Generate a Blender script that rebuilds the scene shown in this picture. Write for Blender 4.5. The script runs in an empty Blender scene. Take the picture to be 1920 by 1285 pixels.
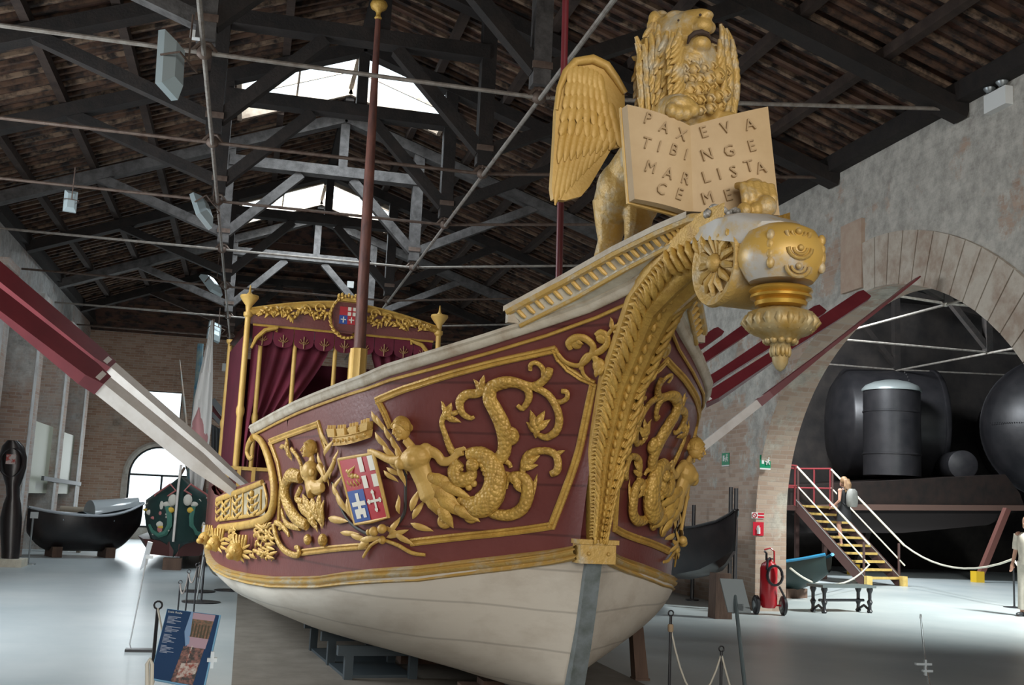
import bpy, math, random
import numpy as np
from mathutils import Vector, Matrix
C = bpy.context.scene.collection
PI = math.pi
random.seed(7)
# ---------------------------------------------------------------- camera
FPX = 2050.0; CX, CY = 960.0, 642.5; EYE = np.array([0, 0, 1.5])
def _cd(x, y): return np.array([x-CX, -(y-CY), -FPX])
_Y = _cd(458.0, 927.0); _Y /= np.linalg.norm(_Y)
_Z = np.cross(np.array([1, -0.046, 0.0]), _Y); _Z /= np.linalg.norm(_Z)
if _Z[1] < 0: _Z = -_Z
_X = np.cross(_Y, _Z)
RC = np.array([_X, _Y, _Z])
cam_d = bpy.data.cameras.new('camera'); cam = bpy.data.objects.new('camera', cam_d); C.objects.link(cam)
cam_d.sensor_width = 36.0; cam_d.sensor_fit = 'HORIZONTAL'; cam_d.lens = FPX/1920*36.0; cam_d.clip_end = 300
M = Matrix([list(RC[0])+[EYE[0]], list(RC[1])+[EYE[1]], list(RC[2])+[EYE[2]], [0, 0, 0, 1]])
cam.matrix_world = M
bpy.context.scene.camera = cam
# ---------------------------------------------------------------- light
sc = bpy.context.scene
sc.view_settings.view_transform = 'Standard'; sc.view_settings.look = 'None'
sc.view_settings.gamma = 1.0; sc.view_settings.use_curve_mapping = False
sc.view_settings.exposure = 0.0
w = bpy.data.worlds.new('sky'); sc.world = w; w.use_nodes = True
w.node_tree.nodes['Background'].inputs[0].default_value = (0.80, 0.93, 1.0, 1)
w.node_tree.nodes['Background'].inputs[1].default_value = 2.6
def area(name, loc, target, sx, sy, power, color=(1, 1, 1), spread=180):
    d = bpy.data.lights.new(name, 'AREA'); d.shape = 'RECTANGLE'; d.size = sx; d.size_y = sy
    d.energy = power; d.color = color
    o = bpy.data.objects.new(name, d); C.objects.link(o); o.location = loc
    o.rotation_euler = (Vector(target)-Vector(loc)).to_track_quat('-Z', 'Y').to_euler()
    d.spread = math.radians(spread)
    return o
area('fill_left_side', (-5.6, 12.6, 3.4), (1.5, 14.0, .6), 6.5, 3.6, 1050, (0.88, 0.95, 1.0))  # added area lamp, unseen, no door here; brightens floor and barge from the left
area('fill_behind_camera', (1.0, -6.0, 4.2), (2.5, 9.0, 2.4), 8.0, 5.0, 1050, (1.0, 0.97, 0.92))  # unseen fill lamp added behind the camera, aimed at the bow
area('daylight_skylight', (1.2, 18.6, 9.4), (1.2, 18.6, 0.0), 3.2, 2.2, 500, (0.85, 0.94, 1.0))
area('daylight_skylight_far', (1.2, 27.0, 9.3), (1.2, 27.0, 0.0), 3.2, 2.2, 900, (0.85, 0.94, 1.0))
area('fill_engine_hall', (14.5, 12.5, 7.5), (13.0, 19.0, 0.0), 1.6, 1.6, 1150, (0.95, 1.0, 0.97), 100)  # lamp added out of view to brighten the floor by the stairs
area('fill_engine_hall_rear', (12.5, 25.0, 8.6), (18.5, 30.5, 3.0), 2.5, 1.5, 2200, (0.9, 0.96, 1.0))  # added lamp hidden behind the wall, gives the boilers their sheen
area('daylight_back_window', (-2.8, 35.1, 2.4), (-2.2, 26.0, 0.0), 1.5, 2.4, 110, (0.9, 0.97, 1.0))
# ---------------------------------------------------------------- point helpers
def ray(x, y):
    d = RC @ _cd(x, y); return d/np.linalg.norm(d)
def at(x, y, ax, v):
    """the real point on the plane ax = v seen at a place of the photograph"""
    d = ray(x, y); k = 'XYZ'.index(ax); return EYE+d*((v-EYE[k])/d[k])
# ---------------------------------------------------------------- mesh builder
def npv(p): return np.array(p, float)
def unit(v):
    n = np.linalg.norm(v); return v/n if n > 1e-12 else v
class MB:
    def __init__(self): self.v = []; self.f = []; self.m = []; self.cm = 0
    def add(self, vs, fs):
        b = len(self.v); self.v += [tuple(map(float, p)) for p in vs]
        self.f += [tuple(b+i for i in f) for f in fs]; self.m += [self.cm]*len(fs)
    def box(self, c, s, R=None):
        c = npv(c); h = npv(s)/2; vs = []
        for i in (-1, 1):
            for j in (-1, 1):
                for k in (-1, 1):
                    p = npv((i, j, k))*h
                    if R is not None: p = R @ p
                    vs.append(c+p)
        self.add(vs, [(0, 1, 3, 2), (4, 6, 7, 5), (0, 4, 5, 1), (2, 3, 7, 6), (0, 2, 6, 4), (1, 5, 7, 3)])
    def bx(self, a, b): a = npv(a); b = npv(b); self.box((a+b)/2, abs(b-a))
    def beam(self, p0, p1, w, h, up=(0, 0, 1)):
        p0 = npv(p0); p1 = npv(p1); d = p1-p0; L = np.linalg.norm(d); d = d/L
        u = npv(up); x = np.cross(d, u)
        if np.linalg.norm(x) < 1e-6: x = np.cross(d, npv((1, 0, 0)))
        x = unit(x); z = np.cross(x, d)
        self.box((p0+p1)/2, (w, L, h), np.array([x, d, z]).T)
    def tube(self, pts, r, n=8, flat=1.0, nrm=None, cap=True):
        P = [npv(p) for p in pts]
        if not hasattr(r, '__len__'): r = [r]*len(P)
        vs = []; fs = []; x = None
        for i, p in enumerate(P):
            t = unit(P[min(i+1, len(P)-1)]-P[max(i-1, 0)])
            if nrm is not None:
                N = nrm[i] if isinstance(nrm, list) else npv(nrm)
                x = unit(np.cross(t, N)); y = unit(np.cross(x, t))
            else:
                if x is None:
                    a = npv((0, 0, 1)) if abs(t[2]) < .9 else npv((1, 0, 0))
                    x = unit(np.cross(t, a))
                x = unit(x-t*(x@t)); y = np.cross(x, t)
            for k in range(n):
                a = 2*PI*k/n; vs.append(p+x*math.cos(a)*r[i]+y*math.sin(a)*r[i]*flat)
        for i in range(len(P)-1):
            for k in range(n):
                fs.append((i*n+k, i*n+(k+1) % n, (i+1)*n+(k+1) % n, (i+1)*n+k))
        if cap:
            fs.append(tuple(range(n-1, -1, -1))); b = (len(P)-1)*n; fs.append(tuple(b+k for k in range(n)))
        self.add(vs, fs)
    def lathe(self, prof, c=(0, 0, 0), n=24, R=None, flute=0, amp=0.0):
        c = npv(c); vs = []; fs = []
        for (r, z) in prof:
            for k in range(n):
                a = 2*PI*k/n; rr = r*(1+amp*math.cos(flute*a)) if flute else r
                p = npv((rr*math.cos(a), rr*math.sin(a), z))
                if R is not None: p = R @ p
                vs.append(c+p)
        for i in range(len(prof)-1):
            for k in range(n): fs.append((i*n+k, i*n+(k+1) % n, (i+1)*n+(k+1) % n, (i+1)*n+k))
        fs.append(tuple(range(n-1, -1, -1))); b = (len(prof)-1)*n; fs.append(tuple(b+k for k in range(n)))
        self.add(vs, fs)
    def ball(self, c, r, R=None, n=12, m=8):
        c = npv(c); r = npv((r, r, r)) if not hasattr(r, '__len__') else npv(r); vs = []; fs = []
        for i in range(1, m):
            th = PI*i/m
            for k in range(n):
                a = 2*PI*k/n; p = npv((math.sin(th)*math.cos(a), math.sin(th)*math.sin(a), math.cos(th)))*r
                vs.append(c+(R @ p if R is not None else p))
        top = npv((0, 0, r[2])); bot = -top
        if R is not None: top = R @ top; bot = R @ bot
        vs += [c+top, c+bot]; T = (m-1)*n
        for i in range(m-2):
            for k in range(n): fs.append((i*n+k, (i+1)*n+k, (i+1)*n+(k+1) % n, i*n+(k+1) % n))
        for k in range(n):
            fs.append((T, k, (k+1) % n)); fs.append((T+1, (m-2)*n+(k+1) % n, (m-2)*n+k))
        self.add(vs, fs)
    def grid(self, rows, close=False):
        n = len(rows[0]); vs = [p for r in rows for p in r]; fs = []
        for i in range(len(rows)-1):
            for k in range(n-1+(1 if close else 0)):
                fs.append((i*n+k, i*n+(k+1) % n, (i+1)*n+(k+1) % n, (i+1)*n+k))
        self.add(vs, fs)
    def loft(self, rings, cap=True):
        n = len(rings[0]); self.grid(rings, True)
        b = len(self.v)-n*len(rings)
        if cap:
            self.f.append(tuple(b+k for k in range(n-1, -1, -1))); self.m.append(self.cm)
            b2 = len(self.v)-n; self.f.append(tuple(b2+k for k in range(n))); self.m.append(self.cm)
    def prism(self, poly, a, b):
        """poly: list of 3-D points; extruded from offset a to offset b (vectors)"""
        P = [npv(p) for p in poly]; n = len(P); a = npv(a); b = npv(b)
        vs = [p+a for p in P]+[p+b for p in P]
        fs = [tuple(range(n-1, -1, -1)), tuple(range(n, 2*n))]+[(i, (i+1) % n, n+(i+1) % n, n+i) for i in range(n)]
        self.add(vs, fs)
    def text(self, s, size, ext, Mx, spacing=1.0):
        cu = bpy.data.curves.new('t', 'FONT'); cu.body = s; cu.size = size; cu.extrude = ext; cu.align_x = 'CENTER'
        cu.resolution_u = 2; cu.space_character = spacing
        o = bpy.data.objects.new('t', cu); C.objects.link(o)
        dg = bpy.context.evaluated_depsgraph_get(); me = o.evaluated_get(dg).to_mesh()
        vs = [Mx @ v.co for v in me.vertices]; fs = [tuple(p.vertices) for p in me.polygons]
        self.add(vs, fs); bpy.data.objects.remove(o); bpy.data.curves.remove(cu)
    def mirror(self):
        m = MB(); m.v = [(-a, b, c) for a, b, c in self.v]; m.f = [tuple(reversed(f)) for f in self.f]; m.m = list(self.m); return m
    def join(self, o):
        b = len(self.v); self.v += o.v; self.f += [tuple(b+i for i in f) for f in o.f]; self.m += o.m
    def build(self, name, mats, parent=None, smooth=40, loc=None, rot=None, remesh=None):
        me = bpy.data.meshes.new(name); me.from_pydata(self.v, [], self.f)
        if not isinstance(mats, (list, tuple)): mats = [mats]
        for m in mats: me.materials.append(m)
        if len(mats) > 1: me.polygons.foreach_set('material_index', self.m)
        me.validate(); me.update()
        if smooth:
            me.polygons.foreach_set('use_smooth', [True]*len(me.polygons))
            try: me.set_sharp_from_angle(angle=math.radians(smooth))
            except Exception: pass
        o = bpy.data.objects.new(name, me); C.objects.link(o)
        if parent is not None: o.parent = parent
        if loc is not None: o.location = loc
        if rot is not None: o.rotation_euler = rot
        if remesh:
            md = o.modifiers.new('fuse', 'REMESH'); md.mode = 'VOXEL'; md.voxel_size = remesh; md.use_smooth_shade = True
            sm = o.modifiers.new('soften', 'SMOOTH'); sm.iterations = 2; sm.factor = 0.5
        return o
def tag(o, label=None, cat=None, group=None, kind=None):
    if label: o['label'] = label
    if cat: o['category'] = cat
    if group: o['group'] = group
    if kind: o['kind'] = kind
    return o
def struct(o): o['kind'] = 'structure'; return o
def thing(name, label, cat, loc=(0, 0, 0), rz=0.0, group=None):
    o = bpy.data.objects.new(name, None); C.objects.link(o); o.location = loc; o.rotation_euler = (0, 0, rz)
    o.empty_display_size = 0.1
    return tag(o, label, cat, group)
def dup(root, loc=None, rz=None, label=None):
    r = root.copy(); C.objects.link(r)
    if loc is not None: r.location = loc
    if rz is not None: r.rotation_euler[2] = rz
    if label: r['label'] = label
    for ch in list(root.children):
        c = ch.copy(); C.objects.link(c); c.parent = r
        for g in list(ch.children):
            d = g.copy(); C.objects.link(d); d.parent = c
    return r
# ---------------------------------------------------------------- materials
def mat(name, col, rough=.6, metal=0.0, col2=None, scale=3.0, bump=0.0, bscale=None, stretch=(1, 1, 1), mix=(.35, .65), detail=6.0, spec=None, emit=None, coat=0.0, trans=0.0, alpha=1.0):
    m = bpy.data.materials.new(name); m.use_nodes = True; nt = m.node_tree; N = nt.nodes; L = nt.links
    b = N['Principled BSDF']; b.inputs['Base Color'].default_value = (*col, 1)
    b.inputs['Roughness'].default_value = rough; b.inputs['Metallic'].default_value = metal
    if spec is not None: b.inputs['Specular IOR Level'].default_value = spec
    if coat: b.inputs['Coat Weight'].default_value = coat; b.inputs['Coat Roughness'].default_value = .15
    if trans: b.inputs['Transmission Weight'].default_value = trans
    if alpha < 1: b.inputs['Alpha'].default_value = alpha
    if emit: b.inputs['Emission Color'].default_value = (*emit[0], 1); b.inputs['Emission Strength'].default_value = emit[1]
    tc = N.new('ShaderNodeTexCoord'); mp = N.new('ShaderNodeMapping'); mp.inputs['Scale'].default_value = stretch
    L.new(tc.outputs['Object'], mp.inputs['Vector'])
    if col2 is not None:
        nz = N.new('ShaderNodeTexNoise'); nz.inputs['Scale'].default_value = scale; nz.inputs['Detail'].default_value = detail
        nz.inputs['Roughness'].default_value = .65
        rp = N.new('ShaderNodeValToRGB'); rp.color_ramp.elements[0].position = mix[0]; rp.color_ramp.elements[1].position = mix[1]
        rp.color_ramp.elements[0].color = (*col, 1); rp.color_ramp.elements[1].color = (*col2, 1)
        L.new(mp.outputs[0], nz.inputs['Vector']); L.new(nz.outputs['Fac'], rp.inputs['Fac']); L.new(rp.outputs['Color'], b.inputs['Base Color'])
    if bump:
        n2 = N.new('ShaderNodeTexNoise'); n2.inputs['Scale'].default_value = bscale or scale*4; n2.inputs['Detail'].default_value = 5
        bp = N.new('ShaderNodeBump'); bp.inputs['Strength'].default_value = bump; bp.inputs['Distance'].default_value = .02
        L.new(mp.outputs[0], n2.inputs['Vector']); L.new(n2.outputs['Fac'], bp.inputs['Height']); L.new(bp.outputs[0], b.inputs['Normal'])
    return m
def brick_mat(name, axes, c1, c2, mortar, plaster, pl_lo, pl_hi, grime=(.05, .035, .03), rough=.9, pscale=.55, zg=0.0, z0=3.5):
    """weathered brick: axes picks the two object axes of the wall face; plaster patches over the bricks"""
    m = bpy.data.materials.new(name); m.use_nodes = True; nt = m.node_tree; N = nt.nodes; L = nt.links
    b = N['Principled BSDF']; b.inputs['Roughness'].default_value = rough; b.inputs['Specular IOR Level'].default_value = .2
    tc = N.new('ShaderNodeTexCoord'); sp = N.new('ShaderNodeSeparateXYZ'); cb = N.new('ShaderNodeCombineXYZ')
    L.new(tc.outputs['Object'], sp.inputs[0]); L.new(sp.outputs[axes[0]], cb.inputs[0]); L.new(sp.outputs[axes[1]], cb.inputs[1])
    nw = N.new('ShaderNodeTexNoise'); nw.inputs['Scale'].default_value = 1.7; nw.inputs['Detail'].default_value = 4
    L.new(tc.outputs['Object'], nw.inputs['Vector'])
    ad = N.new('ShaderNodeMixRGB'); ad.blend_type = 'LINEAR_LIGHT'; ad.inputs[0].default_value = .02
    L.new(cb.outputs[0], ad.inputs[1]); L.new(nw.outputs['Color'], ad.inputs[2])
    br = N.new('ShaderNodeTexBrick'); br.inputs['Scale'].default_value = 1.0; br.inputs['Brick Width'].default_value = .27
    br.inputs['Row Height'].default_value = .075; br.inputs['Mortar Size'].default_value = .008; br.inputs['Bias'].default_value = 0.0
    br.inputs['Color1'].default_value = (*c1, 1); br.inputs['Color2'].default_value = (*c2, 1); br.inputs['Mortar'].default_value = (*mortar, 1)
    L.new(ad.outputs[0], br.inputs['Vector'])
    n1 = N.new('ShaderNodeTexNoise'); n1.inputs['Scale'].default_value = pscale; n1.inputs['Detail'].default_value = 9; n1.inputs['Roughness'].default_value = .72
    L.new(tc.outputs['Object'], n1.inputs['Vector'])
    r1 = N.new('ShaderNodeValToRGB'); r1.color_ramp.elements[0].position = pl_lo; r1.color_ramp.elements[1].position = pl_hi
    ma = N.new('ShaderNodeMath'); ma.operation = 'MULTIPLY_ADD'; ma.inputs[1].default_value = zg; ma.inputs[2].default_value = -zg*z0; L.new(sp.outputs[2], ma.inputs[0]); m5 = N.new('ShaderNodeMath'); m5.operation = 'ADD'; L.new(ma.outputs[0], m5.inputs[0]); L.new(n1.outputs['Fac'], m5.inputs[1]); L.new(m5.outputs[0], r1.inputs['Fac'])
    n3 = N.new('ShaderNodeTexNoise'); n3.inputs['Scale'].default_value = 4.5; n3.inputs['Detail'].default_value = 8; n3.inputs['Roughness'].default_value = .75
    L.new(tc.outputs['Object'], n3.inputs['Vector'])
    r3 = N.new('ShaderNodeValToRGB'); r3.color_ramp.elements[0].position = .38; r3.color_ramp.elements[1].position = .62
    r3.color_ramp.elements[0].color = (*[c*.62 for c in plaster], 1); r3.color_ramp.elements[1].color = (*plaster, 1)
    L.new(n3.outputs['Fac'], r3.inputs['Fac'])
    m1 = N.new('ShaderNodeMixRGB'); L.new(r1.outputs['Color'], m1.inputs[0]); L.new(br.outputs['Color'], m1.inputs[1]); L.new(r3.outputs['Color'], m1.inputs[2])
    n4 = N.new('ShaderNodeTexNoise'); n4.inputs['Scale'].default_value = 1.6; n4.inputs['Detail'].default_value = 10; n4.inputs['Roughness'].default_value = .8
    mo = N.new('ShaderNodeMapping'); mo.inputs['Location'].default_value = (7, 3, 5)
    L.new(tc.outputs['Object'], mo.inputs[0]); L.new(mo.outputs[0], n4.inputs['Vector'])
    r4 = N.new('ShaderNodeValToRGB'); r4.color_ramp.elements[0].position = .58; r4.color_ramp.elements[1].position = .74
    r4.color_ramp.elements[0].color = (0, 0, 0, 1); r4.color_ramp.elements[1].color = (.75, .75, .75, 1)
    L.new(n4.outputs['Fac'], r4.inputs['Fac'])
    m2 = N.new('ShaderNodeMixRGB'); m2.inputs[2].default_value = (*grime, 1); L.new(r4.outputs['Color'], m2.inputs[0]); L.new(m1.outputs[0], m2.inputs[1])
    L.new(m2.outputs[0], b.inputs['Base Color'])
    bp = N.new('ShaderNodeBump'); bp.inputs['Strength'].default_value = .6; bp.inputs['Distance'].default_value = .015
    mm = N.new('ShaderNodeMixRGB'); mm.blend_type = 'ADD'; mm.inputs[0].default_value = .6
    L.new(br.outputs['Fac'], mm.inputs[1]); L.new(n3.outputs['Fac'], mm.inputs[2]); bp.invert = True
    L.new(mm.outputs[0], bp.inputs['Height']); L.new(bp.outputs[0], b.inputs['Normal'])
    return m
def solid(name, col, rough=.6, metal=0.0, **k): return mat(name, col, rough, metal, **k)
GOLD = mat('gilded_wood', (.56, .345, .075), .48, .2, (.38, .21, .04), 9, .35, 60, mix=(.42, .72))
GOLDW = mat('worn_gilding', (.50, .32, .09), .5, .2, (.50, .44, .32), 7, .3, 50, mix=(.48, .68))
GOLDP = mat('plain_gold_paint', (.60, .385, .11), .5, .12, (.52, .31, .07), 4, .15, 50, mix=(.35, .7))
STONE = mat('stone_paint', (.60, .57, .47), .6, 0, (.42, .38, .30), 7, .2, 50, mix=(.4, .75))
MAROON = mat('maroon_paint', (.128, .029, .025), .4, 0, (.165, .046, .040), 2.5, .12, 30, mix=(.3, .7))
OARRED = mat('oar_red_paint', (.17, .022, .028), .4, 0, (.12, .015, .02), 3, mix=(.3, .7))
OARWHT = mat('oar_white_paint', (.68, .64, .60), .5, 0, (.55, .50, .45), 6, mix=(.4, .8))
HULLW = mat('hull_white_paint', (.58, .53, .45), .5, 0, (.40, .34, .27), 2.2, .1, 12, stretch=(1, .35, 1.5), mix=(.45, .80), detail=9)
def seams(m, sc_, amt, dist=1.2):
    nt = m.node_tree; b = nt.nodes['Principled BSDF']; tc = [n for n in nt.nodes if n.type == 'TEX_COORD'][0]
    wv_ = nt.nodes.new('ShaderNodeTexWave'); wv_.wave_type = 'BANDS'; wv_.bands_direction = 'Z'; wv_.inputs['Scale'].default_value = sc_; wv_.inputs['Distortion'].default_value = dist; wv_.inputs['Detail'].default_value = 2; wv_.inputs['Detail Scale'].default_value = .5
    rp = nt.nodes.new('ShaderNodeValToRGB'); rp.color_ramp.elements[0].position = 0; rp.color_ramp.elements[1].position = .012
    rp.color_ramp.elements[0].color = (amt, amt, amt, 1); rp.color_ramp.elements[1].color = (1, 1, 1, 1)
    mx = nt.nodes.new('ShaderNodeMixRGB'); mx.blend_type = 'MULTIPLY'; mx.inputs[0].default_value = 1
    src = b.inputs['Base Color'].links[0].from_socket; nt.links.new(tc.outputs['Object'], wv_.inputs['Vector']); nt.links.new(wv_.outputs['Fac'], rp.inputs['Fac'])
    nt.links.new(src, mx.inputs[1]); nt.links.new(rp.outputs['Color'], mx.inputs[2]); nt.links.new(mx.outputs[0], b.inputs['Base Color'])
seams(HULLW, 1.15, .72); seams(MAROON, .95, .6, .6)
CAPR = mat('worn_cap_rail', (.50, .45, .36), .6, 0, (.33, .26, .18), 6, .2, 40, mix=(.4, .7))
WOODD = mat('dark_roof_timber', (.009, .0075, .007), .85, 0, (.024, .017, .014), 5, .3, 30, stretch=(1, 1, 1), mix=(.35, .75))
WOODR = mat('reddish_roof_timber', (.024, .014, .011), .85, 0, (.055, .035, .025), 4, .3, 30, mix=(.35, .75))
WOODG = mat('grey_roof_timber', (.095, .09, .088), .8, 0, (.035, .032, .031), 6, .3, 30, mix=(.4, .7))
IRON = mat('rusty_iron_rod', (.13, .095, .075), .65, .3, (.07, .04, .03), 9, mix=(.4, .7))
IRONL = mat('pale_iron_rod', (.30, .28, .25), .6, .3, (.17, .14, .12), 9, mix=(.4, .7))
BLACK = mat('black_paint', (.012, .012, .014), .35, 0, (.022, .022, .026), 4)
STEEL = mat('grey_steel', (.32, .35, .36), .4, .7)
WHITEP = mat('white_plastic', (.75, .77, .76), .4)
BROWNW = mat('rough_brown_wood', (.115, .068, .045), .8, 0, (.07, .04, .028), 7, .3, 40, stretch=(1, 1, .2))
GOLDS = mat('scaled_gilding', (.56, .345, .075), .46, .2, (.36, .20, .04), 9, mix=(.42, .72))
_nt = GOLDS.node_tree; _v = _nt.nodes.new('ShaderNodeTexVoronoi'); _v.inputs['Scale'].default_value = 38; _b = _nt.nodes.new('ShaderNodeBump'); _b.inputs['Strength'].default_value = .8; _b.inputs['Distance'].default_value = .012; _b.invert = True
_tc = [n for n in _nt.nodes if n.type == 'TEX_COORD'][0]; _nt.links.new(_tc.outputs['Object'], _v.inputs['Vector']); _nt.links.new(_v.outputs['Distance'], _b.inputs['Height']); _nt.links.new(_b.outputs[0], _nt.nodes['Principled BSDF'].inputs['Normal'])
ROPE = mat('pale_rope', (.55, .52, .44), .9)
GLASS = mat('clear_acrylic', (.9, .95, .97), .05, 0, trans=1.0)
# ================================================================ THE HALL
LW, RW, BACK = -5.0, 8.2, 35.5
RX, RZ, LZ, REZ = 1.35, 9.15, 6.75, 6.85          # ridge x, z; left eave z; right eave z
TRUSS_Y = [5.2, 8.25, 11.25, 14.25, 17.2, 20.7, 24.5, 28.7, 32.4]
FLOORM = mat('worn_grey_floor', (.33, .38, .395), .36, 0, (.45, .485, .49), .5, .05, 3, mix=(.35, .7), detail=10, spec=.5)
m = MB(); m.bx((-12, -9, -.3), (34, 36.5, 0))
struct(m.build('floor', FLOORM, smooth=0))
# walls
BRK_R = brick_mat('right_wall_masonry', (1, 2), (.35, .245, .185), (.45, .35, .28), (.415, .335, .275), (.52, .50, .455), .46, .52, pscale=1.0, grime=(.16, .13, .115), zg=.05, z0=4.0)
BRK_B = brick_mat('back_wall_brick', (0, 2), (.34, .20, .14), (.48, .34, .26), (.48, .41, .34), (.50, .45, .39), .52, .70)
BRK_L = brick_mat('left_wall_masonry', (1, 2), (.36, .24, .19), (.48, .37, .31), (.46, .42, .38), (.62, .63, .62), .36, .52)
BRK_P = brick_mat('pilaster_masonry', (0, 2), (.40, .27, .21), (.52, .40, .33), (.50, .44, .40), (.64, .64, .62), .45, .6)
PLAST = mat('white_pilaster_plaster', (.55, .56, .56), .9, 0, (.38, .35, .33), 2.5, .2, 20, mix=(.45, .7))
AC, AH, AZ, AS, AP = 13.15, 3.6, 4.68, 1.5, 1.84                     # right arch: centre y, half span, crown z
def arch_z(y, k=0.0):
    u = abs(y-AC)/(AH+k)
    return 0.0 if u >= 1 else (AS+(AZ+k-AS)*math.sqrt(1-u**AP))
wt = MB()
ys = [3.0+i*.25 for i in range(0, 20)]+[AC-AH]+[AC-AH*math.cos(PI*i/48) for i in range(1, 48)]+[AC+AH]+[17.0, 18, 20, 24, 28, 32, BACK]
ys = sorted(y for y in ys)
rows = []
for X in (RW, RW+.55):
    for y0, y1 in zip(ys[:-1], ys[1:]):
        def bz(y): return arch_z(y) if AC-AH < y < AC+AH else (AS if abs(abs(y-AC)-AH) < 1e-6 else 0)
        inside = AC-AH-1e-6 <= y0 and y1 <= AC+AH+1e-6
        a = bz(y0) if inside else 0; b_ = bz(y1) if inside else 0
        q = [(X, y0, a), (X, y1, b_), (X, y1, REZ+.25), (X, y0, REZ+.25)]
        wt.add(q, [(0, 1, 2, 3)] if X > RW else [(3, 2, 1, 0)])
# soffit and jambs
pr = [(AC-AH, 0), (AC-AH, AS)]+[(AC-AH*math.cos(PI*i/48), arch_z(AC-AH*math.cos(PI*i/48))) for i in range(1, 48)]+[(AC+AH, AS), (AC+AH, 0)]
wt.bx((RW, 3.0, REZ+.2), (RW+.55, BACK, REZ+.26))
BRK_J = brick_mat('pier_brick', (0, 2), (.36, .25, .19), (.45, .355, .28), (.415, .335, .275), (.52, .47, .40), .52, .60, pscale=1.2, grime=(.2, .16, .14))
# jamb faces get their own axes
struct(wt.build('wall_right', BRK_R, smooth=0))
for nm_, a_, b2_ in (('wall_front', (-6.3, -8.4, 0), (8.6, -8.0, 10)), ('wall_left_near', (-6.3, -8.4, 0), (-5.9, 17.0, 7.2)), ('wall_left_return', (-6.3, 16.8, 0), (-5.0, 17.0, 7.2)), ('wall_right_near', (8.2, -8.4, 0), (8.6, 3.0, 7.2))):
    b = MB(); b.bx(a_, b2_); struct(b.build(nm_, BRK_R, smooth=0))
jb = MB(); jb.grid([[(RW, y, z) for y, z in pr], [(RW+.55, y, z) for y, z in pr]]); struct(jb.build('trim_1', BRK_J, smooth=0))
# voussoir ring and the brick strip beside it
VS = mat('arch_stone', (.52, .47, .40), .9, 0, (.36, .28, .22), 3.5, .4, 14, mix=(.4, .65))
vr = MB(); n = 40
def ringpt(i, k):
    a = PI*i/n; y = AC-(AH+k)*math.cos(a); u = abs(y-AC)/(AH+k)
    z = AS+(AZ+k-AS)*math.sqrt(max(0, 1-min(1, u)**AP)); return y, z
for i in range(n):
    if ringpt(i+1, .3)[0] > 13.6: continue
    (y0, z0), (y1, z1) = ringpt(i, .01), ringpt(i+.93, .01); (y2, z2), (y3, z3) = ringpt(i+.93, .72), ringpt(i, .72)
    vr.prism([(RW, y0, z0), (RW, y1, z1), (RW, y2, z2), (RW, y3, z3)], (-.045, 0, 0), (.02, 0, 0))
struct(vr.build('trim_2', VS, smooth=0))
VB = mat('pinkish_plaster', (.40, .28, .21), .9, 0, (.48, .38, .30), 3, .2, 20)
sb = MB(); sb.bx((RW-.06, 13.45, 4.75), (RW+.02, 14.0, 5.75)); struct(sb.build('trim_3', VB, smooth=0))
# thicker upper wall band near the camera side
ub = MB(); ub.bx((RW-.0, 3.0, 5.6), (RW+.5, 12.66, REZ+.22)); 
MBX = MB(); MBX.bx((RW-.12, 3.0, 5.75), (RW+.01, 12.62, REZ-.02))
# left wall with pilasters
lw = MB(); lw.bx((LW-.4, 17.0, 0), (LW, BACK+.4, LZ+.05)); struct(lw.build('wall_left', BRK_L, smooth=0))
k = 4
for y in [17.6, 21.0, 24.6, 28.4, 31.9]:
    pl = MB(); pl.bx((LW, y-.42, 0), (-4.42, y+.42, 5.45)); pl.bx((LW, y-.5, 5.3), (-4.36, y+.5, 5.45))
    o = pl.build('trim_%d' % k, BRK_P, smooth=0); struct(o)
    fc = MB(); fc.bx((-4.42, y-.43, 0), (-4.405, y-.12, 5.3)); fc.build('plaster_strip', PLAST, o, smooth=0)
    k += 1
# back wall with openings
bwm = MB()
def wall_xz(mb, x0, x1, z0, z1, y, t): mb.bx((x0, y, z0), (x1, y+t, z1))
wx0, wx1, wz0, wz1 = -3.48, -2.12, 3.68, 4.55
ax0, ax1, az0, azs = -3.5, -1.72, .35, 1.95
wall_xz(bwm, LW-.4, wx0, 0, LZ+3.6, BACK, .4) if False else None
def backtop(x): return 6.45 if True else (LZ+(RZ-LZ)*(x-LW)/(RX-LW)) if x < RX else (REZ+(RZ-REZ)*(RW-x)/(RW-RX))
xs = sorted(set([LW-.0, wx0, wx1, ax0, ax1, RX, RW]+[ax0+(ax1-ax0)*i/16 for i in range(17)]))
ar = (ax1-ax0)/2; acx = (ax0+ax1)/2
for x0, x1 in zip(xs[:-1], xs[1:]):
    xm = (x0+x1)/2; segs = []
    def az(x): return azs+math.sqrt(max(0, ar*ar-(x-acx)**2))
    cuts = []
    if ax0 < xm < ax1: cuts.append((az0, az0, az(x0), az(x1)))
    if wx0 < xm < wx1: cuts.append((wz0, wz0, wz1, wz1))
    lo = (0, 0)
    for c in cuts:
        segs.append((lo[0], lo[1], c[0], c[1])); lo = (c[2], c[3])
    segs.append((lo[0], lo[1], backtop(x0), backtop(x1)))
    for a, b_, c, d in segs:
        bwm.prism([(x0, BACK, a), (x1, BACK, b_), (x1, BACK, d), (x0, BACK, c)], (0, 0, 0), (0, .4, 0))
struct(bwm.build('wall_back', BRK_B, smooth=0))
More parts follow.
